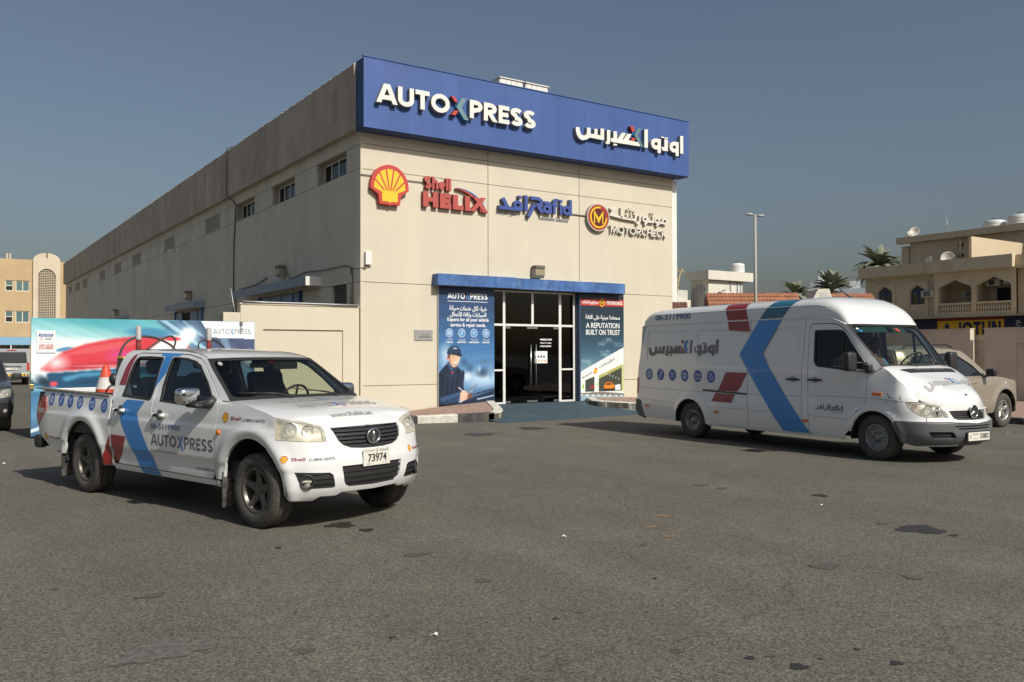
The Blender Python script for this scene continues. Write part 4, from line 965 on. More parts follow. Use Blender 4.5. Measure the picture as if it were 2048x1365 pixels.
t = thing('workshop_poster', 'tall dark teal poster with an orange car in a garage, right of the doors', 'poster', (15.95, BY-.03, .25))
c = Canvas(PW-.03, PH, 130, 240); c.vgrad([(0, (120, 140, 145)), (.3, (105, 140, 155)), (.45, (60, 95, 115)), (.62, (40, 65, 82)), (.8, (36, 52, 64)), (1, (34, 48, 60))])
rr = random.Random(3)
for cx_, cy_ in ((.5, .54), (.62, .56), (.55, .445), (.63, .43), (.2, .35), (.12, .38), (.9, .52)):
    for k in range(7): c.ell(cx_+rr.uniform(-.1, .1), cy_+rr.uniform(-.018, .018), rr.uniform(.03, .09), rr.uniform(.008, .022), (150, 175, 185), .35, .9)
c.poly([(0, .265), (1, .50), (1, .02), (0, .02)], (222, 228, 222), 1, 0); c.poly([(0, .265), (1, .50), (1, .345), (0, .175)], (226, 231, 226), 1, 0)
for k in (.35, .52, .68, .84): c.poly([(k, .20+k*.15), (k+.01, .20+k*.15), (k+.01, .265+k*.237), (k, .265+k*.235)], (150, 158, 158), .7, 0)
c.poly([(.12, .08), (.12, .19), (.33, .225), (.33, .08)], (58, 66, 60), 1, 0); c.poly([(.42, .08), (.42, .215), (.95, .32), (.95, .08)], (62, 68, 58), 1, 0); c.poly([(.42, .20), (.95, .305), (.95, .335), (.42, .23)], (168, 166, 96), 1, 1)
c.poly([(.95, .08), (.95, .33), (1, .34), (1, .08)], (196, 200, 140), 1, 0)
for k in range(5): c.ell(.6+.07*k, .245-.012*k, .015, .006, (240, 245, 245), .9, .4, 40)
c.poly([(.80, .09), (.80, .14), (.92, .145), (.92, .09)], (225, 232, 232), 1, 1)
c.ell(.66, .125, .135, .030, (226, 128, 32), 1, .12); c.ell(.65, .155, .10, .016, (196, 100, 22), 1, .2); c.ell(.65, .148, .08, .009, (50, 50, 56), 1, .3); c.poly([(.54, .105), (.78, .105), (.77, .085), (.56, .085)], (40, 30, 26), 1, 1); c.ell(.28, .125, .06, .018, (150, 36, 36), 1, .2)
c.poly([(.33, .06), (.42, .06), (.42, .235), (.33, .215)], (232, 236, 230), 1, 0); c.poly([(0, .04), (.12, .06), (.12, .19), (0, .175)], (228, 232, 228), 1, 0)
c.poly([(.37, .12), (.40, .12), (.40, .175), (.37, .172)], (130, 190, 60), 1, 0); c.poly([(.06, .11), (.10, .11), (.10, .155), (.06, .152)], (130, 190, 60), 1, 0)
c.poly([(0, 0), (1, 0), (1, .055), (.5, .078), (0, .072)], (118, 114, 110), 1, 1); c.poly([(0, 0), (1, 0), (1, .03), (0, .055)], (150, 170, 178), 1, 1)
for k in range(8): c.poly([(k*.13, .06-k*.003), (k*.13+.065, .058-k*.003), (k*.13+.065, .050-k*.003), (k*.13, .052-k*.003)], (235, 240, 240), 1, 0)
c.build('print', lambda u, v, f: (u, -.004, v), t, M_PRINT); MB().box(-.002, PW-.028, 0, .022, -.002, PH+.002).build('backing_board', M_JOINT, t)
MB().box(0, PW-.03, -.008, -.006, 2.83, 3.03).build('red_strip', M_RED, t); panel('badge', disc(.86, 2.93, .13, .14, 28), pm, M_RED, t, off=.004, thick=0); panel('badge_ring', disc(.86, 2.93, .10, .11, 28), pm, M_YEL, t, off=.006, thick=0); panel('badge_core', disc(.86, 2.93, .075, .085, 28), pm, M_MRED, t, off=.0075, thick=0); mshape(.86, 2.93, .11, .009, t, mapf=pm)
text('lettering', 'MOTORCHECK', pm, 1.04, 2.88, .63, .10, M_PW, t, .005, .01, double=.008); text('lettering', '\uFEDA\uFEB8\uFE97\uFEAD\uFEEE\uFE97\uFEEE\uFEE3', pm, .10, 2.86, .60, .14, M_PW, t, .005, .01, double=.008)
text('lettering', '\uFE94\uFED8\uFE9C\uFEDF\uFE8D \uFEF0\uFEE0\uFECB \uFE94\uFEF4\uFEE8\uFE92\uFEE3 \uFE8E\uFEE8\uFE98\uFECC\uFEE4\uFEB3', pm, .22, 2.39, 1.34, .17, M_PW, t, .003, .01, double=.006)
text('lettering', 'A REPUTATION', pm, .24, 2.16, 1.30, .16, M_PW, t, .003, .008, double=.005); text('lettering', 'BUILT ON TRUST', pm, .24, 1.955, 1.32, .16, M_PW, t, .003, .008, double=.005)
slo = lambda u, v, off=0: (u, -.006-off, v+.435*u)
panel('badge', disc(.60, .62, .075, .085, 24), slo, M_RED, t, off=.002, thick=0); panel('badge_core', disc(.60, .62, .05, .06, 24), slo, M_YEL, t, off=.003, thick=0)
text('lettering', 'MOTORCHECK', slo, .10, .60, .38, .06, M_JOINT, t, .002, .01); text('lettering', '\uFEDA\uFEB8\uFE97\uFEAD\uFEEE\uFE97\uFEEE\uFEE3', slo, .74, .60, .62, .12, M_JOINT, t, .002, .02)

# ---------------------------------------------------------------- side wall: canopies, doors, pipes
def side_canopy(a, b, z0, z1, lab):
    t = thing('side_canopy', lab, 'canopy', (BX, BY, 0), group='sheet metal canopies over the side doors')
    MB().box(-.45, -.43, a, b, z0, z1).box(-.45, -.002, a, b, z1+.002, z1+.012).build('fascia_sheet', M_GALV, t)
    MB().box(-.455, -.001, a-.02, a-.003, z0, z1+.01).build('end_cap', M_WHITE if a < 5 else M_GALV, t)
side_canopy(2.65, 9.5, 3.54, 3.78, 'nearest galvanised canopy on the shaded side wall, beside the corner'); side_canopy(14.95, 19.9, 3.50, 3.74, 'middle galvanised canopy on the shaded side wall'); side_canopy(30.7, 34.9, 3.48, 3.7, 'farthest galvanised canopy on the side wall above the billboard')
for (a, b), lab in zip(doors, ('nearest blue folding door on the side wall', 'middle blue folding door on the side wall, half open', 'farthest blue folding door on the side wall')):
    t = thing('folding_door', lab, 'door', (BX, BY, 0), group='blue folding doors of the workshop')
    n = 7; 
    for k in range(n):
        if lab.startswith('middle') and k in (3, 4): continue
        y0 = a+(b-a)*k/n; MB().cbox(-.06-(.03 if k % 2 else 0), -.012, y0+.01, y0+(b-a)/n-.01, .05, 3.42, .008).build('door_panel', M_DOORB, t)
    MB().box(-.1, -.005, a-.08, a, 0, 3.5).box(-.1, -.005, b, b+.08, 0, 3.5).build('frame', M_BLUED, t)
    if lab.startswith('middle'): MB().box(-.03, -.004, a+(b-a)*3/n, a+(b-a)*5/n, 0, 3.4).build('opening', M_DARK, t)
def cable(nm, pts, r, lab, m=M_CABLE, cat='cable', smooth=True):
    return tag(MB().tube(pts, r, 8).build(nm, m), lab, cat)
Xs = BX-.04
cable('drain_pipe', [(8.95-.05, 31.1, 0), (Xs, 31.2, 3.2), (Xs, 31.15, 5.6), (Xs, 30.9, 6.9), (Xs, 31.2, 7.1), (Xs-.2, 31.35, 7.3), (Xs-.2, 31.35, 9.0), (Xs, 31.35, 9.1), (Xs+.3, 31.35, 9.08)], .02, 'dark vertical pipe running up the side wall over the parapet', M_BLACK, 'pipe')
cable('cable', [(BX+.2, BY-.03, 3.9), (BX+.12, BY-.04, 3.82), (Xs-.02, BY+.05, 3.82), (Xs, 21.2, 3.95), (Xs, 22.5, 3.95), (Xs-.02, 24, 4.0), (Xs, 25.3, 3.9), (Xs-.05, 25.6, 4.2), (Xs, 25.9, 4.3)], .018, 'grey cable sagging from the junction box to the first side lamp')
cable('cable', [(Xs, 20.75, 3.9), (Xs, 20.75, 2.82)], .03, 'short grey conduit beside the corner, down to the boundary wall')
cable('cable', [(Xs, 30.9, 2.9), (Xs, 30.9, 3.8), (Xs, 30.5, 3.9), (Xs, 28.6, 3.95), (Xs, 27.5, 4.1)], .02, 'bent conduit next to the long vertical pipe')
t = thing('security_camera', 'small white security camera high on the side wall', 'camera', (BX, 39.8, 6.2)); MB().box(-.1, -.001, -.05, .05, -.1, .1).build('bracket', M_WHITE, t); MB().tube([(-.1, 0, 0), (-.45, -.15, -.06)], .06, 10).build('camera_body', M_WHITE, t)

# ================================================================ boundary wall left of the workshop
t = thing('boundary_wall', 'cream boundary wall with recessed panel beside the workshop corner', 'wall', (5.5, 20.25, 0))
hol = [(1.0, .70), (3.0, .70), (3.0, 2.24), (1.0, 2.24)]
panel('wall_face', [(.47, 0), (3.43, 0), (3.43, 2.81), (.47, 2.81)], wallmap(0, 0), M_CREAM2, t, holes=[hol], thick=.04, smooth=False)
MB().box(.47, 3.43, .041, .25, 0, 2.81).build('wall_core', M_CREAM2, t)
MB().cbox(.45, 3.44, -.02, .27, 2.812, 2.85, .01).build('coping', M_CREAM2, t)
MB().cbox(.07, .465, -.01, .3, 0, 2.62, .01).build('end_pier', M_CREAM2, t)
cable('cable', [(6.0, 20.2, 2.88), (6.6, 20.22, 2.87), (7.5, 20.22, 2.875), (8.3, 20.2, 2.87), (8.9, 20.2, 2.87)], .02, 'pale cable lying along the top of the boundary wall', M_ALUM)
cable('antenna_rod', [(6.55, 22.5, 2.3), (6.38, 22.5, 3.35)], .012, 'thin upright rod behind the boundary wall', M_ALUM, 'rod')

# ================================================================ gate with a printed banner
GW, GH = 4.42, 2.34
t = thing('banner_gate', 'sliding gate covered with a printed banner of a speeding red car', 'gate', (1.64, 19.48, .04))
M_GATE = mat('gate_steel', (.13, .17, .21), rough=.5, metal=.3, noise=(4, .2))
MB().box(0, .06, .0, .08, 0, GH).box(GW-.06, GW, .0, .08, 0, GH).box(.061, GW-.061, .0, .08, 0, .06).box(.061, GW-.061, 0, .08, GH-.06, GH).box(2.2, 2.26, .0, .08, .061, GH-.061).build('gate_frame', M_GATE, t)
MB().box(.01, GW-.01, -.004, .0, .01, GH).build('backing_sheet', M_GATE, t)
for x in (.5, 2.2, 3.9): MB().lathe([(.0, -.02), (.05, -.02), (.05, .02), (.0, .02)], 14, TR((x, .04, .03), rx=math.pi/2)).build('wheel', M_GATE, t)
c = Canvas(GW, GH, 300, 160)
# x, y given as fractions of the banner (y up)
c.vgrad([(0, (58, 96, 128)), (.18, (90, 138, 172)), (.36, (60, 112, 150)), (.40, (120, 180, 205)), (.44, (40, 90, 125)), (.5, (200, 215, 222)), (.75, (228, 234, 234)), (1, (120, 190, 196))])
c.ell(.30, .98, .42, .16, (70, 160, 170), .95, .9, -8); c.ell(.15, .90, .25, .07, (150, 205, 208), .8, .9, -14); c.ell(.48, .88, .22, .10, (100, 170, 190), .8, .9, -20); c.ell(.2, .74, .26, .10, (240, 243, 240), .9, .9, -4)
c.poly([(.52, 1), (1, 1), (1, .40), (.60, .40), (.66, .78)], (66, 100, 135), .95, 5); c.poly([(.62, 1), (.74, 1), (1, .70), (1, .52)], (38, 62, 92), .9, 3); c.poly([(.54, 1), (.57, 1), (.86, .62), (.84, .60)], (170, 205, 225), .9, 1); c.poly([(.64, 1), (.65, 1), (.9, .64), (.89, .62)], (160, 195, 218), .8, 1); c.poly([(.74, 1), (.78, 1), (.92, .58), (.9, .58)], (30, 50, 76), .8, 2)
c.streak(-24, 45, .03, 4)
c.ell(.675, .875, .10, .15, (190, 220, 235), .9, 1); c.ell(.675, .875, .045, .08, (255, 255, 255), 1, .6)
c.ell(.875, .72, .06, .11, (235, 242, 248), .9, 1)
c.ell(.50, .885, .13, .055, (60, 130, 165), .9, .5, -4)
c.poly([(.09, .66), (.13, .72), (.22, .78), (.34, .83), (.46, .855), (.58, .85), (.64, .82), (.68, .76), (.66, .70), (.55, .62), (.4, .585), (.2, .56), (.08, .54), (.03, .56)], (206, 56, 66), 1, 5); c.poly([(.10, .60), (.3, .62), (.5, .66), (.6, .68), (.56, .615), (.4, .585), (.2, .56), (.09, .555)], (168, 40, 54), .6, 5); c.ell(.13, .735, .05, .02, (70, 130, 165), .9, .5, 25)
c.poly([(.12, .68), (.22, .755), (.36, .80), (.48, .815), (.4, .76), (.25, .70)], (214, 92, 98), .8, 4); c.ell(.37, .68, .09, .09, (205, 70, 165), .75, 1); c.ell(.10, .62, .07, .10, (238, 228, 230), .9, .9)
c.poly([(.43, .60), (.50, .74), (.58, .86), (.70, .86), (.66, .72), (.56, .62)], (244, 244, 242), .95, 5); c.ell(.60, .83, .05, .025, (205, 40, 50), .9, .5); c.ell(.52, .855, .09, .022, (70, 130, 165), .9, .5)
c.poly([(.06, .53), (.2, .545), (.4, .57), (.56, .60), (.60, .45), (.55, .40), (.12, .40), (.07, .43)], (22, 74, 108), 1, 3); c.poly([(.12, .49), (.2, .53), (.32, .54), (.45, .52), (.54, .49), (.52, .46), (.42, .495), (.3, .505), (.2, .495), (.14, .455)], (84, 156, 190), .85, 6); c.ell(.32, .45, .2, .035, (18, 60, 92), 1, .6); c.ell(.05, .46, .03, .08, (24, 44, 60), .9, .6, 20)
c.ell(.09, .44, .02, .025, (225, 70, 90), 1, .4); c.ell(.62, .45, .07, .03, (205, 45, 70), .9, .5); c.ell(.30, .59, .2, .012, (240, 190, 195), .6, .8); c.ell(.02, .62, .05, .18, (245, 246, 246), .8, 1)
c.poly([(0, .06), (.25, .22), (.25, .19), (0, .03)], (225, 238, 245), .9, 1)
c.poly([(.70, .36), (1, .42), (1, .10), (.6, .2)], (50, 70, 96), .9, 5); c.poly([(.72, .85), (1, .87), (1, .60), (.86, .60)], (70, 78, 108), .85, 4); c.ell(.97, .66, .04, .10, (225, 232, 240), .9, .9); c.poly([(.82, .86), (.86, .86), (.9, .62), (.87, .62)], (130, 160, 190), .7, 3)
c.poly([(.733, 1), (1, 1), (1, .835), (.785, .845)], (236, 240, 240), 1, 0)
c.build('banner', lambda u, v, f: (u, -.006, v), t, M_PRINT)
gm = lambda u, v, off=0: (u, -.007-off, v); M_GREY = mat('print_grey', (.36, .40, .40), rough=.6)
xpress('g', gm, 3.50, 2.06, .83, .115, {'ink': M_GREY, 'red': M_RED, 'chev': M_CYAN}, t, off=.002)
MB().cbox(-.03, .05, -.05, -.008, .93, 1.03, .006).build('padlock', mat('brass', (.45, .33, .12), rough=.4, metal=.8), t); MB().tube([(.0, -.03, 1.02), (0, -.03, 1.1), (.03, -.03, 1.12), (.05, -.03, 1.02)], .008, 6).build('shackle', M_STEEL, t)
t2 = thing('warning_notice', 'white NOTICE sheet reading KEEP GATES CLOSED on the banner gate', 'notice', (1.73, 19.46, 1.69))
MB().box(0, .34, -.006, 0, 0, .44).build('sheet', M_PW, t2); nm_ = lambda u, v, off=0: (u, -.007-off, v)
MB().box(.04, .29, -.008, -.0065, .32, .375).build('blue_heading', M_RBLUE, t2); text('lettering', 'NOTICE', nm_, .07, .33, .2, .035, M_PW, t2, .003, .02)
panel('prohibition_ring', stroke([(.085+p[0]*.025, .275+p[1]*.025) for p in ring(1, 16)], .007), nm_, M_RED, t2, off=.002, thick=0); text('lettering', 'DO NOT', nm_, .15, .28, .13, .022, M_JOINT, t2, .002, .02); text('lettering', 'ENTER', nm_, .16, .25, .10, .022, M_JOINT, t2, .002, .02)
MB().box(.03, .3, -.008, -.0065, .205, .209).build('rule', M_JOINT, t2); text('lettering', 'KEEP GATES', nm_, .05, .13, .25, .035, M_RED, t2, .002, .02); text('lettering', 'CLOSED', nm_, .04, .07, .26, .055, M_RED, t2, .002, .03)
t = thing('gate_latch', 'small rusty latch box hanging over the top of the banner gate', 'latch', (5.75, 19.45, 2.3)); MB().cbox(-.03, .03, -.03, .05, 0, .08, .008).build('box', M_CABLE, t); MB().tube([(0, -.04, 0), (0, -.05, -.12)], .012, 6).build('pin', M_STEEL, t)

# ================================================================ vehicles
M_PAINT = mat('white_car_paint', (.74, .74, .725), rough=.28, coat=1, dirt=(1.3, (.66, .63, .57), .10))
M_CLEARL = mat('headlight_lens', (.9, .88, .75), trans=((.93, .90, .80), .26))
M_GLASS = mat('windscreen_glass', (.8, .85, .8), trans=((.74, .80, .72), 0))
M_GLASS2 = mat('side_window_glass', (.5, .55, .6), trans=((.74, .78, .70), 0)); M_GLASS3 = mat('near_window_glass', (.3, .3, .3), trans=((.26, .31, .34), 0))
M_TINT = mat('tinted_glass', (.02, .022, .025), rough=.03, spec=.8)
M_CHROME = mat('chrome', (.75, .75, .76), rough=.09, metal=1)
M_REFL = mat('lamp_reflector', (.66, .64, .55), rough=.28, metal=.35, noise=(30, .18))
M_TYRE = mat('tyre_rubber', (.058, .053, .046), rough=.85, noise=(12, .2), dirt=(4, (.13, .115, .09), .6), bump=(80, .3, .003))
M_RIMP = mat('bronze_alloy', (.17, .155, .135), rough=.42, metal=.7, dirt=(9, (.06, .05, .04), .6))
M_RIMV = mat('steel_wheel', (.30, .30, .29), rough=.5, metal=.5, dirt=(8, (.10, .095, .085), .5))
M_RIMS = mat('silver_alloy', (.58, .57, .54), rough=.3, metal=.8)
M_PLASTIC = mat('black_plastic', (.025, .025, .026), rough=.5)
M_MESH = mat('grille_mesh', (.10, .095, .085), rough=.6)
M_BGREY = mat('grey_bumper_plastic', (.105, .108, .112), rough=.55, noise=(4, .08), dirt=(3, (.16, .155, .14), .35))
M_CAB = mat('dark_interior', (.022, .022, .024), rough=.85)
M_SEAT = mat('seat_cloth', (.045, .045, .048), rough=.9)
M_SBLUE = mat('livery_blue', (.035, .22, .58), rough=.35, coat=.4, noise=(1.5, .06)); M_SRED = mat('livery_red', (.26, .020, .020), rough=.35, coat=.4, noise=(1.5, .1)); M_TEAL = mat('livery_teal', (.02, .13, .22), rough=.35, coat=.4)
M_DEC = mat('decal_grey', (.15, .15, .155), rough=.5); M_DECL = mat('decal_light_grey', (.36, .36, .35), rough=.5); M_DBLUE = mat('decal_navy', (.06, .10, .28), rough=.5); M_IC = mat('decal_icon_blue', (.045, .12, .40), rough=.45)
M_AMBER = mat('amber_lens', (.70, .16, .01), rough=.2); M_REDL = mat('red_lens', (.48, .055, .04), rough=.12, coat=.6)
M_BLK = mat('decal_black', (.03, .03, .03), rough=.5)
M_PLATE = mat('plate_white', (.70, .68, .60), rough=.5)

def wheel(parent, x, y, Rr, w, style, side, mrim):
    """side = -1: the outer face looks towards -y"""
    t = thing('tmp', '', ''); 
    for k in ('label', 'category'): del t[k]
    t.name = 'wheel'; t.parent = parent; t.location = (x, y, Rr)
    M = TR(rx=math.pi/2) if side < 0 else TR(rx=-math.pi/2)      # lathe z -> outward
    h = w/2; rr = Rr*.60 if style != 'steel' else Rr*.57
    prof = [(rr, -h*.8), (rr+.02, -h), (Rr*.86, -h*1.02), (Rr*.96, -h*.86), (Rr, -h*.6)]
    for k in (-.35, 0, .35): prof += [(Rr, h*(k-.12)), (Rr-.009, h*(k-.08)), (Rr-.009, h*(k+.04)), (Rr, h*(k+.08))]
    prof += [(Rr, h*.6), (Rr*.96, h*.86), (Rr*.90, h*.97), (Rr*.86, h*.99), (Rr*.80, h*1.03), (rr+.025, h), (rr+.006, h*.86), (rr, h*.8)]
    ty = MB().lathe(prof, 56, M); n = 56
    for k in range(n):      # shoulder lugs
        a = 2*math.pi*k/n; 
        for s in (-1, 1): ty.box(Rr*.95, Rr*.984, -.009, .009, s*h*.72-.016, s*h*.72+.016, 0, M @ Matrix.Rotation(a+.02*s, 4, 'Z'))
    ty.build('tyre', M_TYRE, t)
    MB().lathe([(rr+.004, h*.84), (rr-.008, h*.90), (rr-.018, h*.80), (rr-.03, h*.4), (rr-.04, -h*.8)], 40, M).build('rim', mrim, t)
    MB().lathe([(0, -h*.1), (rr-.03, -h*.1), (rr-.03, -h*.3)], 30, M).build('brake_disc', M_CAB if style != 'alloy6' else M_PLASTIC, t)
    if style in ('alloy5', 'alloy6'):
        ns = 5 if style == 'alloy5' else 6; sp = MB()
        for k in range(ns):
            a = 2*math.pi*k/ns+.3; Mk = M @ Matrix.Rotation(a, 4, 'Z'); vs = []
            for (r_, wd, z, th) in ((.03, .050, h*.50, .05), (rr*.36, .046, h*.52, .05), (rr*.62, .032, h*.58, .045), (rr*.86, .034, h*.66, .035), (rr-.012, .052, h*.76, .03)):
                vs += [(r_, -wd*(Rr/.35), z-.008), (r_, -wd*.55*(Rr/.35), z+.006), (r_, wd*.55*(Rr/.35), z+.006), (r_, wd*(Rr/.35), z-.008), (r_, wd*(Rr/.35), z-th), (r_, -wd*(Rr/.35), z-th)]
            fs = [(i*6+j, (i+1)*6+j, (i+1)*6+(j+1) % 6, i*6+(j+1) % 6) for i in range(4) for j in range(6)]
            sp.add(vs, fs, 0, False, Mk)
        o = sp.build('spokes', mrim, t)
        MB().lathe([(0, h*.60), (.030, h*.60), (.036, h*.55), (.036, h*.3)], 20, M).build('hub_cap', mrim, t)
        for k in range(ns): MB().lathe([(0, .012), (.010, .010), (.010, 0)], 8, M @ TR((.062*math.cos(k*2*math.pi/ns), .062*math.sin(k*2*math.pi/ns), h*.53))).build('wheel_nut', M_PLASTIC, t)
    else:
        pr = [(rr-.02, h*.45), (rr-.035, h*.50), (rr*.62, h*.28), (rr*.48, h*.34), (rr*.40, h*.52), (.045, h*.56), (.045, h*.75), (.02, h*.80), (0, h*.80)]
        st = MB().lathe(pr, 40, M); st.build('wheel_disc', mrim, t)
        ho = MB(); nh = 16
        for k in range(nh): a = 2*math.pi*k/nh; ho.lathe([(0, .003), (.014, .003), (.016, -.006)], 10, M @ TR((rr*.74*math.cos(a), rr*.74*math.sin(a), h*.375)))
        ho.build('vent_holes', M_CAB, t, kind='stuff')
        for k in range(6): MB().lathe([(0, .016), (.011, .014), (.011, 0)], 6, M @ TR((.075*math.cos(k*math.pi/3), .075*math.sin(k*math.pi/3), h*.5))).build('wheel_nut', M_PLASTIC, t)
    return t

class Shell_:
    """hood, windscreen and roof surfaces that meet the body band exactly"""
    def __init__(s, B, ztop, zhood, xh0, ws0, ws1, wsb, zroof, rc, xr, rp=2.5, hp=3.2):
        s.B, s.ztop, s.zh, s.xh0, s.ws0, s.ws1, s.wsb, s.zr, s.rc, s.xr, s.rp = B, ztop, zhood, xh0, ws0, ws1, wsb, zroof, rc, xr, rp; s.hp = hp
        T = []
        for i in range(400):
            u = xh0+(B.uc-xh0)*i/399; p = B.W(u, ztop(u)); T.append((p[0], abs(p[1]), p[2]))
        T = np.array(T); s.hx = np.maximum.accumulate(T[:, 0]+np.arange(400)*1e-7); s.hy = T[:, 1]; s.hz = T[:, 2]
    def hoodz(s, x, y):
        ye = max(1e-4, np.interp(x, s.hx, s.hy)); ze = np.interp(x, s.hx, s.hz); v = min(1, abs(y)/ye)
        return ze+(s.zh(x)-ze)*(1-v**s.hp)
    def hood(s, u, v, off=0):        # u along +y (image left to right), v towards the windscreen; origin via lambda
        x, y = v, u; return (x, y, s.hoodz(x, y)+off)
    def build_hood(s, nm, m, parent, u1=None):
        n1, n2 = 70, 48; u1 = u1 or s.B.uc; vs = []
        for i in range(n1+1):
            t = i/n1; u = s.xh0+(u1-s.xh0)*(1-(1-t)**1.25); E = s.B.W(u, s.ztop(u))
            for j in range(n2+1):
                v = -1+2*j/n2; v = math.copysign(1-(1-abs(v))**1.4, v); x = E[0]; y = abs(E[1])*v
                vs.append((x, y, E[2]+(s.zh(x)-E[2])*(1-abs(v)**s.hp)))
        fs = [(i*(n2+1)+j, (i+1)*(n2+1)+j, (i+1)*(n2+1)+j+1, i*(n2+1)+j+1) for i in range(n1) for j in range(n2)]
        # underside lip
        rim = [i*(n2+1) for i in range(n1+1)]+[n1*(n2+1)+j for j in range(1, n2+1)]+[i*(n2+1)+n2 for i in range(n1-1, -1, -1)]+[j for j in range(n2-1, 0, -1)]
        b = len(vs); vs += [(vs[i][0], vs[i][1], vs[i][2]) for i in rim]+[(vs[i][0]*.999, vs[i][1]*.985, vs[i][2]-.02) for i in rim]; n = len(rim)
        mb = MB(); mb.add(vs, fs, 0, True); mb.f += [(b+i, b+n+i, b+n+(i+1) % n, b+(i+1) % n) for i in range(n)]; mb.mi += [0]*n; mb.sm += [False]*n
        return mb.build(nm, m, parent)
    def ws(s, v, q, off=0):
        u = s.ws0[0]+(s.ws1[0]-s.ws0[0])*q; z = s.ws0[1]+(s.ws1[1]-s.ws0[1])*q; E = s.B.W(u, z); k = 1-v*v
        nx, nz = (s.ws1[1]-s.ws0[1]), (s.ws0[0]-s.ws1[0]); l = math.hypot(nx, nz)
        return (E[0]+s.wsb*k+off*nx/l, abs(E[1])*v, z+.012*k+off*nz/l)
    def roof(s, x, v, off=0):
        z = s.zr(x); E = s.B.W(x, z); f = s.wsb*sstep(s.xr[1]-.6, s.xr[1], x); c = s.rc(x); k = abs(v)
        if s.rp == 'ell':
            a = k*math.pi/2; y = abs(E[1])*math.sin(a)**.48 if k < 1 else abs(E[1]); h = math.cos(a)**.48 if k < 1 else 0
            yy = math.copysign(y, v); zz = z+(c-z)*h
            return (x+f*(1-v*v), yy*(1+off/.9), zz+off)
        return (x+f*(1-v*v), v*abs(E[1]), z+(c-z)*(1-k**s.rp)+off)
    def build_roof(s, nm, m, parent, n1=30, n2=30):
        vs = []
        for i in range(n1+1):
            t = i/n1; x = s.xr[0]+(s.xr[1]-s.xr[0])*t
            for j in range(n2+1): vs.append(s.roof(x, -1+2*j/n2))
        fs = [(i*(n2+1)+j, (i+1)*(n2+1)+j, (i+1)*(n2+1)+j+1, i*(n2+1)+j+1) for i in range(n1) for j in range(n2)]
        return MB().add(vs, fs, 0, True).build(nm, m, parent)
def both(nm, outers, B, m, parent, **k):
    a = panel(nm, outers, B.W, m, parent, **k)
    b = panel(nm, outers, lambda u, v, o=0: (lambda p: (p[0], -p[1], p[2]))(B.W(u, v, o)), m, parent, flip=True, **k)
    return a, b
def archpts(cx, cz, r, a0, a1, n=18): return [(cx+r*math.cos(R(a0+(a1-a0)*i/n)), cz+r*math.sin(R(a0+(a1-a0)*i/n))) for i in range(n+1)]
def window(nm, poly, B, parent, mg, fr=.028, off=-.012):
    P = np.array(poly); c = P.mean(0); inner = [tuple(c+(p-c)*(1-fr/np.linalg.norm(p-c)*1.25)) for p in P]
    for k, fl in ((1, False), (-1, True)):
        f = (lambda u, v, o=0: B.W(u, v, o)) if k == 1 else (lambda u, v, o=0: (lambda p: (p[0], -p[1], p[2]))(B.W(u, v, o)))
        g = panel('window_seal', [poly], f, M_BLACK, parent, holes=[inner], off=.004, thick=.018, res=.1, flip=fl)
        panel(nm, inner, f, (M_GLASS3 if (k == 1 and mg is M_GLASS2) else mg), g, off=off, thick=.0, res=.08, flip=fl)
def seat(parent, x, y, z, h=.55, w=.46, head=True):
    t = MB(); t.cbox(x-.02, x+.46, y-w/2, y+w/2, z, z+.16, .05); t.cbox(-.06, .06, -w/2, w/2, 0, h, .05, 0, TR((x, y, z+.12), ry=-.2))
    o = t.build('seat', M_SEAT, parent)
    if head: MB().cbox(-.05, .05, -.13, .13, .0, .18, .045, 0, TR((x-.14, y, z+.12+h+.03), ry=-.15)).build('headrest', M_SEAT, o)
    return o
def steering(parent, x, y, z, tilt=.45, r=.19):
    m = MB(); M = TR((x, y, z), ry=-math.pi/2+tilt); n = 24
    m.tube([(r*math.cos(2*math.pi*i/n), r*math.sin(2*math.pi*i/n), 0) for i in range(n+1)], .014, 8, 0, False, M)
    for a in (0, 2.2, 4.1): m.tube([(0, 0, -.02), (r*math.cos(a), r*math.sin(a), 0)], .014, 6, 0, True, M)
    m.lathe([(0, .0), (.06, -.01), (.06, -.04)], 12, M); m.tube([(0, 0, -.02), (0, 0, -.4)], .03, 8, 0, True, M)
    return m.build('steering_wheel', M_PLASTIC, parent)
def frontmap(B): return B.W
def shell_lub(B, u, z, s, parent, w1, w2, h, flip=False, mapf=None):
    f = mapf or B.W
    shell_emblem(f, u, z, s, parent, M_RED, M_YEL, off=.0012)
    text('sponsor_lettering', 'Shell', f, u+s*.85, z-h*.5, w1, h*1.05, M_SRED, parent, .0016, .014, double=.0015)
    text('sponsor_lettering', 'LUBRICANTS', f, u+s*.85+w1+.035, z-h*.5-.004, w2, h*.85, M_BLK, parent, .0016, .012, double=.0012)

# ---------------------------------------------------------------- the pickup
PB = make_pickup_body()
ph = math.atan2(-.95599302, .2933894)
PK = thing('pickup_truck', 'white double cab pickup with blue and red livery in the foreground', 'pickup truck', (2.3593, 11.768, 0), ph)
pz_top = crv([(2.95,1.185),(3.3,1.150),(3.6,1.10),(3.83,1.052),(4.0,1.035),(4.27,.978),(4.35,.966),(4.84,.960)])
pz_h = crv([(2.95,1.20),(3.3,1.175),(3.7,1.125),(3.92,1.06),(4.02,1.0),(4.07,.962)])
SP = Shell_(PB, pz_top, pz_h, 2.97, (2.98, 1.19), (2.33, 1.605), .05, crv([(.58,1.70),(.86,1.705),(1.43,1.69),(1.82,1.68),(2.1,1.655),(2.33,1.605)]), crv([(.58,1.712),(1.2,1.722),(1.7,1.708),(2.1,1.672),(2.33,1.618)]), (.58, 2.33))
RS = .034
def mir(poly): return [(2*PB.uc-u, z) for u, z in poly][::-1]
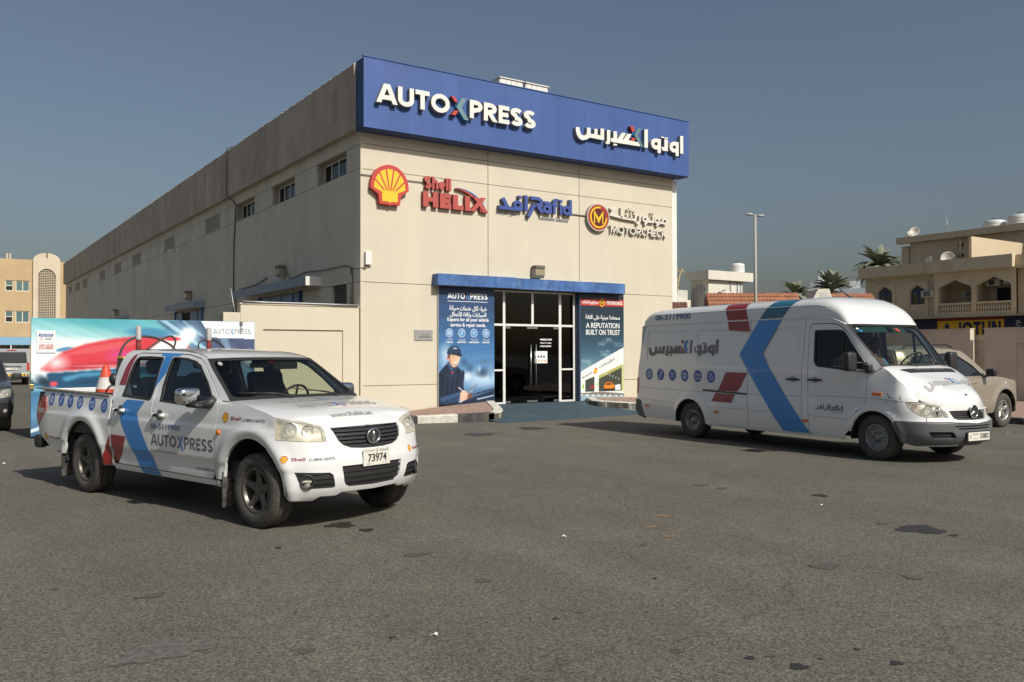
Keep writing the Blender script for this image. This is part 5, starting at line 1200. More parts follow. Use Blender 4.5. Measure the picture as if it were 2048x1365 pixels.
AR = archpts(-.05, .38, .48, 176, 6)   # rear arch, from rear foot to front foot
AF = archpts(3.41, .38, .47, 172, 18)
bed = [(-1.40, 1.205), (-1.38, 1.145), (-1.10, 1.11), (-1.045, .95), (-1.37, .73), (-1.35, .66), (-.98, .486), (-.70, .447), (-.55, .43)]+AR[1:]+[(.46, .365), (.655, .372), (.642, .74), (.607, .90), (.612, 1.168)]
both('bed_side', [bed], PB, M_PAINT, PK, res=RS, thick=.03)
rw = [(.835,1.175),(.83,1.365),(.845,1.54),(.872,1.605),(.92,1.628),(1.148,1.632),(1.44,1.622),(1.468,1.595),(1.476,1.357),(1.49,1.17),(1.46,1.148)]
fw = [(1.68,1.147),(1.635,1.309),(1.640,1.474),(1.640,1.60),(1.67,1.625),(1.946,1.612),(2.145,1.581),(2.269,1.536),(2.5,1.364),(2.67,1.205),(2.70,1.13),(2.66,1.10),(2.278,1.118)]
rd = [(.80,.412),(1.652,.408),(1.60,.47),(1.530,.575),(1.540,.90),(1.530,1.30),(1.522,1.655),(.90,1.662),(.80,1.635),(.74,1.54),(.675,1.30),(.660,1.10),(.640,.9),(.66,.74),(.70,.50)]
fd = [(1.664,.408),(2.70,.40),(2.775,.48),(2.80,.90),(2.812,1.12),(2.76,1.21),(2.58,1.36),(2.33,1.545),(2.2,1.602),(1.95,1.642),(1.534,1.655),(1.542,1.30),(1.552,.90),(1.542,.58),(1.612,.475)]
for k, (nm, o, hl_) in enumerate((('door', rd, rw), ('door', fd, fw))):
    both(nm, [o], PB, M_PAINT, PK, holes=[hl_], res=RS, thick=.02)
window('side_window', rw, PB, PK, M_GLASS2); window('side_window', fw, PB, PK, M_GLASS2)
frame = [(.615,1.178),(.652,1.12),(.666,1.30),(.73,1.545),(.79,1.645),(.895,1.672),(1.528,1.665),(1.95,1.652),(2.205,1.612),(2.34,1.555),(2.59,1.368),(2.77,1.218),(2.823,1.125),(2.84,1.19),(2.978,1.188),(2.33,1.605),(2.1,1.655),(1.82,1.68),(1.43,1.69),(.86,1.705),(.60,1.702),(.565,1.655),(.548,1.54),(.535,1.38)]
both('cab_frame', [frame], PB, M_PAINT, PK, res=RS, thick=.02)
both('sill', [[(.68,.402),(2.72,.392),(2.86,.40),(2.86,.335),(.68,.34)]], PB, M_PAINT, PK, res=.08, thick=.03)
fen = [(2.79,.41),(2.93,.42)]+AF[:]+[(3.80,.838),(3.768,1.015),(3.772,1.062)]+[(u, pz_top(u)-.004) for u in (3.7,3.6,3.45,3.3,3.15,2.99)]+[(2.85,1.18),(2.822,1.10),(2.812,.90),(2.787,.48)]
fen = [p for p in fen if not (p[0] > 3.79 and p[1] < .63)]
i1 = [i for i, p in enumerate(fen) if p == (3.80, .838)][0]; fen.insert(i1, (3.705, .768))
fen = [p for p in fen if not (3.69 < p[0] < 3.80 and p[1] < .766)]
both('front_wing', [fen], PB, M_PAINT, PK, res=RS, thick=.03)
hl = [(3.766,1.012),(3.778,1.05),(3.828,1.052),(4.003,1.034),(4.266,.977),(4.29,.953),(4.302,.839),(4.269,.834),(4.006,.848),(3.796,.86),(3.774,.934)]
uc = PB.uc
gr = [(4.375,.953),(4.43,.835),(4.48,.79),(4.56,.760),(4.70,.748),(uc,.746)]; gr = gr+[(2*uc-u, z) for u, z in gr[:-1][::-1]]+[(uc,.958)]
lg = [(4.452,.597),(4.478,.45),(4.50,.415),(4.545,.397),(uc,.390)]; lg = lg+[(2*uc-u, z) for u, z in lg[:-1][::-1]]+[(uc,.600)]
fog = [(3.993,.566),(4.325,.548),(4.36,.525),(4.389,.41),(4.37,.402),(4.126,.405),(4.067,.425),(4.03,.475)]
bot = [(3.865,.36),(3.92,.295),(4.18,.283),(4.25,.325),(4.42,.318),(4.475,.352),(uc,.345)]
half = [(3.70,.762),(3.793,.848),(3.80,.856),(4.006,.844),(4.269,.830),(4.308,.836),(4.297,.953),(4.36,.962),(uc,.956)]
arcf = [p for p in archpts(3.41, .38, .47, 56, -3, 8)]
bump = arcf+bot+[(2*uc-u, z) for u, z in bot[:-1][::-1]]+[(2*uc-u, z) for u, z in arcf[::-1]]+[(2*uc-u, z) for u, z in half[:-1]]+[(uc, .956)]+half[:-1][::-1]
bu = panel('front_bumper', [bump], PB.W, M_PAINT, PK, holes=[gr, lg, fog, mir(fog)], res=RS, thick=.035)
panel('grille_backing', [gr], PB.W, M_CAB, PK, off=-.05, thick=0, res=.08)
G = PK
for z in (.775,.812,.849,.886,.923):
    a = 4.375+max(0, (.953-z))*.46+.01; panel('grille_bar', [(a, z-.012), (uc, z-.014), (2*uc-a, z-.012), (2*uc-a, z+.012), (uc, z+.010), (a, z+.012)], PB.W, M_PLASTIC, G, off=-.008, thick=.035, res=.06)
panel('grille_surround', [gr], PB.W, M_PLASTIC, G, holes=[[tuple(np.array((uc, .86))+(np.array(p)-np.array((uc, .86)))*np.array((.97, .90))) for p in gr]], off=-.004, thick=.03)
def mesh_insert(poly, holes, nm='mesh_grille', rows=4, du=.035, z0=.40, z1=.6):
    panel(nm+'_backing', [poly], PB.W, M_CAB, G, off=-.05, thick=0, res=.1)
    q = MB(); P = np.array(poly); u0, u1 = P[:, 0].min(), P[:, 0].max(); hgt = (z1-z0)/rows
    for r_ in range(rows):
        for i in range(int((u1-u0)/du)):
            for s in (0, 1):
                a, b = (u0+i*du, z0+r_*hgt+.014), (u0+i*du+du, z0+r_*hgt+hgt-.016)
                if s: a, b = (a[0], b[1]), (b[0], a[1])
                m_ = np.array([[(a[0]+b[0])/2, (a[1]+b[1])/2]])
                if not inside(poly, m_)[0] or any(inside(h, m_)[0] for h in holes): continue
                w = .0022; q.add([PB.W(a[0], a[1]-w, -.02), PB.W(b[0], b[1]-w, -.02), PB.W(b[0], b[1]+w, -.02), PB.W(a[0], a[1]+w, -.02)], [(0, 1, 2, 3)])
    q.build(nm, M_MESH, G, kind='stuff')
    for r_ in range(rows+1):
        z = z0+r_*hgt; xs = [u for u in np.linspace(u0, u1, 60) if inside(poly, np.array([[u, z]]))[0]]
        if len(xs) > 2: panel('grille_bar', [(xs[0], z-.013), (xs[-1], z-.013), (xs[-1], z+.011), (xs[0], z+.011)], PB.W, M_PLASTIC, G, off=-.006, thick=.03, res=.06)
mesh_insert(lg, []); mesh_insert(fog, [], rows=3, z0=.41, z1=.55); mesh_insert(mir(fog), [], rows=3, z0=.41, z1=.55)
def aim(u, z, off=0):
    p = Vector(PB.W(u, z, off)); du = Vector(PB.W(u+.01, z, off))-p; n = du.cross(Vector((0, 0, 1))).normalized()
    return Matrix.Translation(p) @ n.to_track_quat('Z', 'Y').to_matrix().to_4x4()
for uu in (4.11, 2*uc-4.11):
    M = aim(uu, .472, -.0); o = MB().lathe([(.070, -.005), (.066, .006), (.052, -.0), (.048, -.03)], 24, M).build('fog_lamp', M_PLASTIC, PK)
    MB().lathe([(0, -.008), (.030, -.010), (.050, -.022)], 20, M).build('lens', M_REFL, o)
# emblem and plate
M = aim(uc, .857, .018); o = MB().tube([M @ Vector((.078*math.cos(a), .068*math.sin(a), 0)) for a in [2*math.pi*i/28 for i in range(29)]], .010, 8, 0, False).build('emblem', M_CHROME, PK)
MB().ball((0, 0, 0), (.022, .055, .018), 14, M).build('emblem_core', M_CHROME, o); MB().lathe([(0, 0), (.07, -.004)], 24, M @ Matrix.Scale(.88, 4, (0, 1, 0))).build('emblem_field', M_PLASTIC, o)
def plate_box(parent, x, z, w, h, rx, y=0):
    o = MB().cbox(x, x+.008, -w/2+y, w/2+y, z, z+h, .003).build('number_plate', M_PLATE, parent); return o, (lambda u, v, off=0: (x+.008+off, -w/2+y+u, z+v))
xp = PB.W(uc, .66)[0]+.004
o, pmp = plate_box(PK, xp, .575, .34, .168, 0, .012)
text('plate_number', '73974', pmp, .055, .035, .235, .078, M_BLK, o, .001, .012, double=.004); text('plate_lettering', 'SHARJAH', pmp, .018, .133, .12, .018, M_BLK, o, .001); text('plate_lettering', '2', pmp, .158, .122, .022, .036, M_BLK, o, .001, .01)
text('plate_lettering', '\uFE94\uFED7\uFEAD\uFE8E\uFEB8\uFEDF\uFE8D', pmp, .20, .125, .115, .032, M_BLK, o, .001, .01); text('plate_lettering', 'UAE', pmp, .04, .012, .05, .014, M_BLK, o, .001); text('plate_lettering', '\u0662\u0660\u0661', pmp, .25, .012, .05, .012, M_BLK, o, .001)
# headlights
for k, poly in enumerate((hl, mir(hl))):
    s = 1 if k == 0 else -1; c0 = lambda u: u if s == 1 else 2*uc-u
    h_ = panel('headlight', [poly], PB.W, M_REFL, PK, off=-.055, thick=0, res=.05)
    panel('headlight_rim', [poly], PB.W, M_REFL, h_, holes=[[tuple(np.array((c0(4.02), .94))+(np.array(p)-np.array((c0(4.02), .94)))*.965) for p in poly]], off=-.002, thick=.05, res=.06)
    for uu, rr_ in ((3.92, .068), (4.12, .058)):
        M = aim(c0(uu), .948-.01*(uu > 4), -.035); MB().lathe([(rr_, .018), (rr_*.97, .022), (rr_*.9, .004), (rr_*.55, -.02), (.018, -.026), (.016, .0), (0, .006)], 26, M).build('lamp_bowl', M_CHROME, h_)
    panel('lens', [poly], PB.W, M_CLEARL, h_, off=-.001, thick=0, res=.05)
# bonnet, cowl, windscreen, roof
hood_o = SP.build_hood('bonnet', M_PAINT, PK, uc-.03)
MB().add([SP.ws(v, 0, -.012) for v in np.linspace(-1, 1, 13)]+[(2.90+.09*(1-v*v)+.085, .80*v, 1.185) for v in np.linspace(-1, 1, 13)], [(i, 13+i, 14+i, i+1) for i in range(12)]).build('cowl', M_PLASTIC, PK)
wso = [(-1, 0), (1, 0), (1, 1), (-1, 1)]; wsi = rounded([(-.95, .055), (.95, .055), (.93, .95), (-.93, .95)], .12, 5)
f_ = panel('windscreen_frame', [wso], SP.ws, M_BLACK, PK, holes=[wsi], off=.001, thick=.02, res=.1); panel('windscreen', [wsi], SP.ws, M_GLASS, PK, off=-.004, thick=0, res=.1)
panel('windscreen_band', rounded([(-.94, .93), (.94, .93), (.94, .99), (-.94, .99)], .01), SP.ws, M_BLACK, PK, off=.002, thick=0, res=.1)
panel('sticker', disc(-.84, .86, .035, .045), SP.ws, M_DECL, PK, off=.003, thick=0)
SP.build_roof('roof', M_PAINT, PK)
for s in (-1, 1):
    MB().tube([SP.roof(x, s*.965, .001) for x in np.linspace(.62, 2.30, 20)], .004, 6).build('roof_gutter', M_BLACK, PK)
    MB().tube([SP.ws(-.45*s if s < 0 else -.1, .02, .02), SP.ws(-.45*s+.35*s if False else (.0 if s < 0 else -.62), .06, .03), SP.ws(.12 if s < 0 else -.85, .13, .02)], .007, 6)
w1 = MB().tube([SP.ws(-.12, -.03, .03), SP.ws(-.35, .05, .03), SP.ws(-.62, .09, .025)], .008, 6).tube([SP.ws(-.25, .03, .016), SP.ws(-.55, .10, .016), SP.ws(-.85, .14, .012)], .005, 6).build('wiper', M_PLASTIC, PK)
w2 = MB().tube([SP.ws(.62, -.03, .03), SP.ws(.40, .06, .03), SP.ws(.18, .11, .025)], .008, 6).tube([SP.ws(.50, .04, .016), SP.ws(.25, .12, .016), SP.ws(-.05, .19, .012)], .005, 6).build('wiper', M_PLASTIC, PK)
for y in (-.28, .3): MB().cbox(-.015, .015, -.02, .02, 0, .015, .004, 0, TR((3.02, y, SP.hoodz(3.02, y)))).build('washer_jet', M_PLASTIC, PK)
# cab rear wall, bed, tailgate
def rearw(y, z, off=0): return (.60-off*1.0+.0, y, z)
prw = [(-.83,1.12),(.83,1.12),(.80,1.25),(.62,1.66),(.55,1.70),(-.55,1.70),(-.62,1.66),(-.80,1.25)]; prh = rounded([(-.60,1.26),(.60,1.26),(.54,1.58),(-.54,1.58)], .06)
panel('cab_rear', [prw], rearw, M_PAINT, PK, holes=[prh], thick=.02, flip=True); panel('rear_window', [prh], rearw, M_GLASS2, PK, off=-.01, thick=0, flip=True)
MB().box(.56, .59, -.82, .82, .5, 1.14).build('bed_front_panel', M_PAINT, PK); MB().box(-1.36, .56, -.80, .80, .70, .73).build('bed_floor', M_PLASTIC, PK)
for s in (-1, 1): MB().box(-1.36, .56, .80*s-.01, .80*s+.01, .70, 1.17).build('bed_inner_side', mat('bed_grey', (.07, .07, .065), rough=.7), PK)
for s in (-1, 1):
    q = MB()
    for a in np.linspace(-1.40, .56, 15)[:-1]:
        b = a+.14; za, zb = [1.209-(x_+1.40)*.0225 for x_ in (a, b)]; y0, y1 = .775*s, .845*s
        vs = [(a, y0, za), (b, y0, zb), (b, y1, zb), (a, y1, za), (a, y0, za+.018), (b, y0, zb+.018), (b, y1, zb+.015), (a, y1, za+.015)]
        q.add(vs, [(0, 1, 2, 3), (7, 6, 5, 4), (0, 4, 5, 1), (1, 5, 6, 2), (2, 6, 7, 3), (3, 7, 4, 0)])
    q.build('bed_rail_cap', mat('worn_bed_rail', (.16, .145, .12), rough=.8, noise=(20, .4), dirt=(14, (.36, .33, .27), .8)), PK)
tg = MB().cbox(-1.42, -1.37, -.74, .74, .60, 1.205, .012).build('tailgate', M_PAINT, PK); MB().cbox(-1.44, -1.42, -.12, .12, .98, 1.06, .008).build('handle', M_PLASTIC, tg)
MB().cbox(-1.50, -1.30, -.80, .80, .46, .60, .03).build('rear_bumper', M_PLASTIC, PK)
for s in (-1, 1): MB().sball((-1.36, .80*s, .53), (.10, .055, .085), .5).build('bumper_end', M_PLASTIC, PK)
tl = [(-1.425,1.135),(-1.105,1.108),(-1.05,.95),(-1.10,.90),(-1.375,.735),(-1.43,.81),(-1.44,1.0)]
for a in both('tail_light', [tl], PB, M_REDL, PK, res=.06, off=.006, thick=.04): pass
both('reverse_lens', [[(-1.40,.98),(-1.12,.96),(-1.10,.91),(-1.40,.90)]], PB, M_REFL, PK, res=.08, off=.009, thick=0)
# underbody, liners, flaps
MB().box(-1.28, 3.95, -.56, .56, .32, .62).box(-.9, 3.2, -.78, .78, .42, .60).build('underbody', M_CAB, PK)
MB().box(.63, 2.9, -.82, .82, .45, 1.12).build('cabin_floor', M_CAB, PK); MB().box(2.93, 3.88, -.55, .55, .5, .90).build('engine_bay', M_CAB, PK)
for cx in (-.05, 3.41):
    for s in (-1, 1):
        q = MB(); n = 16; vs = []
        for i in range(n+1):
            a = R(-5+190*i/n); x, z = cx+.50*math.cos(a), .38+.50*math.sin(a); vs += [(x, .52*s, z), (x, .835*s, z)]
        q.add(vs, [(2*i, 2*i+1, 2*i+3, 2*i+2) for i in range(n)], 0, True); q.build('wheel_arch_liner', M_CAB, PK)
M_FLAP = mat('dusty_mudflap', (.035, .034, .032), rough=.8, dirt=(12, (.20, .18, .15), .8))
for x in (2.93, -.60):
    for s in (-1, 1): MB().cbox(x-.012, x+.012, min(.60*s, .865*s), max(.60*s, .865*s), .14, .50, .008, 0, TR((0, 0, 0))).build('mud_flap', M_FLAP, PK)
for x, s in ((0, -1), (0, 1), (3.45, -1), (3.45, 1)): wheel(PK, x, .745*s, .355, .235, 'alloy5', s, M_RIMP)
# mirrors, handles, marker
for s in (-1, 1):
    M_ = MB().sball((2.53, 1.005*s, 1.235), (.075, .118, .082), .5).build('door_mirror', M_CHROME, PK)
    MB().cbox(2.448, 2.462, min(.915*s, 1.09*s), max(.915*s, 1.09*s), 1.175, 1.295, .006).build('mirror_glass', M_CHROME, M_)
    MB().cbox(2.47, 2.68, min(.84*s, 1.0*s), max(.84*s, 1.0*s), 1.115, 1.16, .02).tube([(2.60, .97*s, 1.14), (2.68, .86*s, 1.15), (2.70, .80*s, 1.2)], [.03, .05, .055], 10).build('mirror_foot', M_PLASTIC, M_)
    f2 = (lambda u, v, o=0: PB.W(u, v, o)) if s < 0 else (lambda u, v, o=0: (lambda p: (p[0], -p[1], p[2]))(PB.W(u, v, o)))
    for hx, hz in ((.86, 1.02), (1.72, 1.0)):
        h_ = panel('door_handle', disc(hx, hz, .065, .062, 20), f2, M_CHROME, PK, off=.006, thick=.006, flip=s > 0); panel('handle_bowl', disc(hx, hz, .050, .048, 20), f2, M_BGREY, h_, off=.008, thick=0, flip=s > 0)
        MB().tube([f2(hx-.11, hz, .012), f2(hx-.09, hz, .034), f2(hx-.06, hz, .036)], .020, 8).tube([f2(hx+.06, hz, .036), f2(hx+.10, hz, .034), f2(hx+.12, hz, .012)], .022, 8).build('handle_end', M_PAINT, h_)
        MB().tube([f2(hx-.065, hz, .036), f2(hx+.065, hz, .036)], .018, 8).build('grip', M_PLASTIC, h_)
    MB().ball(f2(2.865, .878, .004), (.032, .014, .026), 12).build('side_marker', M_AMBER, PK)
# inside
seat(PK, 1.95, -.38, .78, .56); seat(PK, 1.95, .38, .78, .56); q = seat(PK, 1.0, 0, .78, .50, 1.3, False)
for y in (-.42, .42): MB().cbox(-.05, .05, -.13, .13, 0, .17, .045, 0, TR((.88, y, 1.42), ry=-.15)).build('headrest', M_SEAT, q)
MB().cbox(2.55, 2.93, -.78, .78, .95, 1.155, .04).build('dashboard', M_CAB, PK); MB().cbox(2.5, 2.7, .20, .58, 1.13, 1.20, .03).build('instrument_hood', M_CAB, PK); steering(PK, 2.40, .38, 1.13)
MB().box(.72, 1.95, -.55, .55, 1.62, 1.63).build('headlining', M_CAB, PK)
mi_ = MB().cbox(2.30, 2.33, -.13, .13, 1.50, 1.56, .012).tube([(2.32, 0, 1.56), (2.38, 0, 1.6)], .012, 6).build('inside_mirror', M_PLASTIC, PK); MB().box(2.333, 2.336, .08, .17, 1.545, 1.58).build('red_tag', M_RED, mi_)
MB().cbox(2.27, 2.285, .20, .52, 1.48, 1.60, .006, 0).build('sun_visor', mat('visor_cloth', (.17, .17, .14), rough=.8), PK)
for s in (-1, 1):
    MB().tube([(1.58, .74*s, 1.1), (1.57, .57*s, 1.60)], .05, 8).build('door_pillar', M_CAB, PK)
# livery of the near side
dz = dict(off=.0026, thick=0, res=.03)
both('blue_stripe', [[(.978,1.143),(1.37,1.136),(1.235,1.0),(1.312,.876),(1.537,.574),(1.66,.412),(1.275,.414),(.927,.857),(.86,.96),(.895,1.09)]], PB, M_SBLUE, PK, **dz)
both('blue_stripe', [[(1.29,.398),(1.68,.394),(1.70,.34),(1.31,.342)]], PB, M_SBLUE, PK, **dz)
both('blue_stripe', [[(1.37,1.637),(1.405,1.668),(1.815,1.660),(1.765,1.632),(1.64,1.636),(1.632,1.60),(1.628,1.455),(1.482,1.29),(1.484,1.40),(1.478,1.632)]], PB, M_SBLUE, PK, **dz)
both('red_patch', [[(.668,1.302),(.700,1.50),(.742,1.60),(.79,1.655),(.84,1.64),(.838,1.60),(.822,1.506),(.818,1.298)]], PB, M_SRED, PK, **dz)
both('red_patch', [[(.668,.737),(1.01,.729),(.959,.62),(.80,.415),(.705,.49)]], PB, M_SRED, PK, **dz)
both('red_patch', [[(.60,.69),(.64,.736),(.652,.376),(.47,.37),(.44,.40),(.47,.45)]], PB, M_SRED, PK, **dz)
W_ = PB.W; lft = lambda u, v, o=0: (lambda p: (p[0], -p[1], p[2]))(PB.W(4.3-u, v, o))
for k, (u, z) in enumerate(((-.932,1.086),(-.66,1.088),(-.41,1.078),(-.15,1.07),(.161,1.063),(.464,1.053))): icon(W_, u, z, .078, .080, k, M_IC, M_PW, PK, off=.0012)
for f in (W_, lft):
    text('phone_number', '06-5119900', f, 1.56, .849, .59, .060, M_DBLUE, PK, .0018, .004, double=.002)
    xpress('p', f, 1.572, .672, 1.20, .124, {'ink': M_DEC, 'red': M_SRED, 'chev': M_SBLUE}, PK, off=.0015, sw=.20, res=.05)
    text('byline', 'By Rafid Automotive Solutions', f, 1.575, .597, .53, .030, M_DEC, PK, .0018); text('web_address', 'www.Rafid.ae', f, 2.41, .475, .35, .032, M_DEC, PK, .0018, .01)
shell_lub(PB, 2.962, 1.025, .105, PK, .175, .355, .034); shell_lub(PB, 3.905, .683, .068, PK, .13, .25, .030); shell_lub(PB, 2*uc-4.285, .683, .068, PK, .13, .25, .030); shell_lub(PB, -1.045, .615, .09, PK, .14, .22, .028)
hm_ = lambda x0: (lambda u, v, off=0: (x0-v, u, SP.hoodz(x0-v, u)+off))
xpress('h', hm_(3.66), -.46, 0, .98, .155, {'ink': M_DECL, 'red': M_SRED, 'chev': M_SBLUE}, PK, off=.004, sw=.2, res=.09)
arabic_logo(hm_(3.35), -.46, 0, .98, .15, {'ink': M_DECL, 'red': M_SRED, 'chev': M_SBLUE}, PK, off=.004)
text('web_address', 'www.Rafid.ae', hm_(3.955), -.33, 0, .52, .075, M_DECL, PK, .007, .004, double=.002)
# masts with hoses behind the cab
M_MR = mat('red_bellows', (.22, .03, .03), rough=.5); M_MW = mat('worn_white_tube', (.42, .42, .40), rough=.5, dirt=(30, (.10, .03, .03), .6))
for y in (-.44, .50):
    t = MB().tube([(.47, y, .73), (.47, y, 1.70)], .02, 8).build('work_mast', M_PLASTIC, PK)
    MB().lathe([(.026, 1.68), (.032, 1.70), (.028, 1.72), (.034, 1.735), (.028, 1.75), (.034, 1.765), (.029, 1.78), (.029, 1.82), (.034, 1.83)], 16, TR((.47, y, 0))).build('red_sleeve', M_MR, t)
    MB().lathe([(.032, 1.83), (.032, 1.985), (.028, 1.995), (0, 1.995)], 16, TR((.47, y, 0))).build('white_tube', M_MW, t)
M_HOSE = mat('black_hose', (.035, .035, .033), rough=.5)
MB().tube(sm([(.42, -.62, 1.0), (.40, -.66, 1.35), (.42, -.65, 1.62), (.42, -.57, 1.79), (.45, -.42, 1.865), (.47, -.22, 1.85), (.50, -.05, 1.77), (.52, .02, 1.69)]), .014, 8).tube(sm([(.5, -.36, 1.70), (.5, -.22, 1.80), (.5, -.08, 1.87), (.5, -.01, 1.865), (.5, .02, 1.80), (.5, -.02, 1.70)]), .012, 8).tube(sm([(.47, .36, 1.70), (.47, .36, 1.80), (.47, .50, 1.845), (.47, .64, 1.80), (.47, .74, 1.70), (.47, .76, 1.5)]), .011, 8).tube([(.40, -.66, 1.36), (.41, -.64, 1.52)], .026, 8).build('hoses', M_HOSE, PK)
MB().ball((.40, -.70, 1.36), (.06, .06, .075), 12).build('hose_fitting', M_PLASTIC, PK)
bx_ = MB().cbox(.38, .54, -.66, -.46, 1.30, 1.60, .012).build('control_box', mat('box_brown', (.12, .09, .07), rough=.6), PK); MB().cbox(.375, .545, -.665, -.455, 1.602, 1.625, .005).build('yellow_lid', M_YEL, bx_)
MB().cbox(.10, .52, -.7, .7, .73, 1.02, .02).build('tool_chest', M_PLASTIC, PK)
tc = bpy.data.objects['underbody']

# things carried in the bed (world placement through the pickup's frame)
PM = Matrix.Translation((2.3593, 11.768, 0)) @ Matrix.Rotation(ph, 4, 'Z')
def pw(x, y, z): return tuple(PM @ Vector((x, y, z)))
t = thing('traffic_cone', 'orange traffic cone with a white band standing in the pickup bed', 'traffic cone', pw(-.30, -.46, 1.0), ph)
M_OR = mat('cone_orange', (.60, .07, .03), rough=.6, noise=(12, .15), dirt=(10, (.25, .08, .05), .5))
MB().lathe([(.145, .03), (.115, .22)], 28).build('cone_foot', M_OR, t); MB().lathe([(.078, .365), (.036, .50), (.030, .515), (.0, .517)], 28).build('cone_tip', M_OR, t); MB().lathe([(.115, .22), (.078, .365)], 28).build('white_band', mat('reflective_white', (.62, .60, .56), rough=.6, dirt=(14, (.3, .27, .22), .6)), t)
MB().cbox(-.19, .19, -.19, .19, 0, .03, .01).build('base', M_OR, t)
t = thing('crate', 'dark equipment crate in the pickup bed under the traffic cone', 'crate', pw(-.30, -.40, .73), ph); MB().cbox(-.30, .30, -.30, .30, 0, .262, .015).build('box', M_PLASTIC, t); MB().box(-.28, .28, -.305, -.301, .08, .12).box(-.28, .28, -.305, -.301, .16, .2).build('rib', M_BGREY, t)
t = thing('tow_bar', 'black tow bar with a red end lying across the pickup bed', 'bar', pw(-.78, -.66, 1.135), ph)
MB().cbox(0, 1.3, -.03, .03, 0, .055, .012).build('bar', M_PLASTIC, t); MB().tube([(-.03, 0, .028), (.04, 0, .028)], .034, 10).build('red_end', M_MR, t); MB().cbox(.2, .26, -.03, .9, -.03, -.001, .01).build('cross_bar', M_PLASTIC, t)

# ---------------------------------------------------------------- the van
VB = make_van_body(); vh = math.atan2(-.99776927, -.06675697)
VN = thing('delivery_van', 'white high roof van with blue chevron and Arabic lettering, right of the workshop doors', 'van', (13.2662, 12.1059, 0), vh)
vuc = VB.uc
vz_top = crv([(4.10,1.46),(4.25,1.418),(4.57,1.209),(4.80,1.01),(4.87,.955),(5.0,.912),(5.24,.866),(5.34,.818),(5.5,.806),(5.85,.80)])
vz_h = crv([(4.15,1.475),(4.30,1.445),(4.55,1.315),(4.85,1.155),(5.03,1.03),(5.11,.91),(5.14,.80)])
SV = Shell_(VB, vz_top, vz_h, 4.24, (4.235, 1.425), (3.62, 2.10), .085, crv([(-1.52,2.20),(-1.35,2.24),(2.9,2.24),(3.35,2.20),(3.62,2.10)]), crv([(-1.52,2.42),(-1.44,2.51),(-1.30,2.565),(-1.0,2.585),(2.9,2.60),(3.15,2.575),(3.35,2.48),(3.5,2.34),(3.62,2.115)]), (-1.50, 3.62), 'ell', 5.5)
VR = .06
AVr = archpts(-.02, .33, .43, 182, -4); AVf = archpts(4.17, .33, .43, 188, 37)
panels_v = [rounded([(-1.40,2.12),(-.06,2.115),(-.10,1.475),(-1.385,1.475)], .08), rounded([(.11,2.115),(1.46,2.10),(1.465,1.475),(.14,1.475)], .08)]
quarter = [(-1.655,.70),(-1.64,1.15),(-1.52,2.235),(1.545,2.235),(1.515,1.60),(1.51,.9),(1.530,.315),(.46,.30)]+AVr[::-1][:]+[(-.46,.305),(-1.38,.32),(-1.62,.42)]
both('rear_side_panel', [quarter], VB, M_PAINT, VN, holes=panels_v, res=VR, thick=.02)
p3 = rounded([(1.60,2.10),(2.70,2.10),(2.67,1.46),(1.62,1.46)], .09)
slide = [(1.556,2.235),(2.79,2.235),(2.745,1.34),(2.755,.315),(1.545,.318),(1.524,.9),(1.528,1.60)]
both('sliding_door', [slide], VB, M_PAINT, VN, holes=[p3], res=VR, thick=.02)
for p in panels_v+[p3]:
    both('pressed_panel', [p], VB, M_PAINT, VN, off=-.011, res=.07, thick=.0)
    P = np.array(p); c_ = P.mean(0); both('panel_ridge', [p], VB, M_PAINT, VN, holes=[[tuple(c_+(q-c_)*.965) for q in P]], off=.004, thick=.016, res=.12)
vfw = rounded([(2.985,2.03),(3.50,2.025),(3.60,1.98),(3.78,1.75),(3.99,1.46),(3.97,1.345),(3.60,1.378),(3.06,1.425),(3.0,1.50)], .05)
vfd = [(2.905,.325),(3.56,.31)]+[]+[(3.70,.42),(3.725,.60),(3.83,.72),(4.0,.83),(4.025,1.32),(4.0,1.47),(3.79,1.77),(3.62,1.99),(3.48,2.085),(3.35,2.12),(2.93,2.125),(2.89,2.06),(2.885,1.385)]
both('door', [vfd], VB, M_PAINT, VN, holes=[vfw], res=VR, thick=.02)
window('side_window', vfw, VB, VN, M_GLASS2, .03)
for s in (0, 1):
    f = VB.W if not s else (lambda u, v, o=0: (lambda p: (p[0], -p[1], p[2]))(VB.W(u, v, o)))
    panel('window_bar', [(3.535,2.02),(3.575,2.0),(3.60,1.37),(3.56,1.375)], f, M_BLACK, VN, off=.005, thick=.015, flip=bool(s))
    panel('mirror_sail', [(4.015,1.47),(4.13,1.335),(3.97,1.335)], f, M_BGREY, VN, off=.012, thick=.02, flip=bool(s))
vfr = [(2.802,2.235),(2.757,1.34),(2.767,.315),(2.895,.32),(2.873,1.385),(2.878,2.07),(2.92,2.138),(3.36,2.133),(3.50,2.093),(3.635,2.0),(3.80,1.775),(4.012,1.475),(4.14,1.36),(4.235,1.425),(3.62,2.10),(3.35,2.20),(2.9,2.235)]
both('door_frame', [vfr], VB, M_PAINT, VN, res=VR, thick=.02)
vhl = [(4.68,.905),(4.868,.908),(5.0,.902),(5.238,.858),(5.29,.80),(5.345,.70),(5.34,.687),(4.991,.695),(4.90,.72),(4.816,.767),(4.73,.83)]
vwing = [(3.745,.42),(3.755,.55)]+AVf[3:]+[(4.53,.632),(4.98,.632),(4.985,.69),(4.90,.712),(4.812,.757),(4.725,.822),(4.665,.905),(4.68,.915),(4.862,.918)]+[(u, vz_top(u)-.004) for u in (4.855,4.80,4.7,4.57,4.4,4.25)]+[(4.14,1.348),(4.035,1.32),(4.012,.84),(3.84,.71),(3.738,.60),(3.712,.42)]
both('front_wing', [vwing], VB, M_PAINT, VN, res=VR, thick=.03)
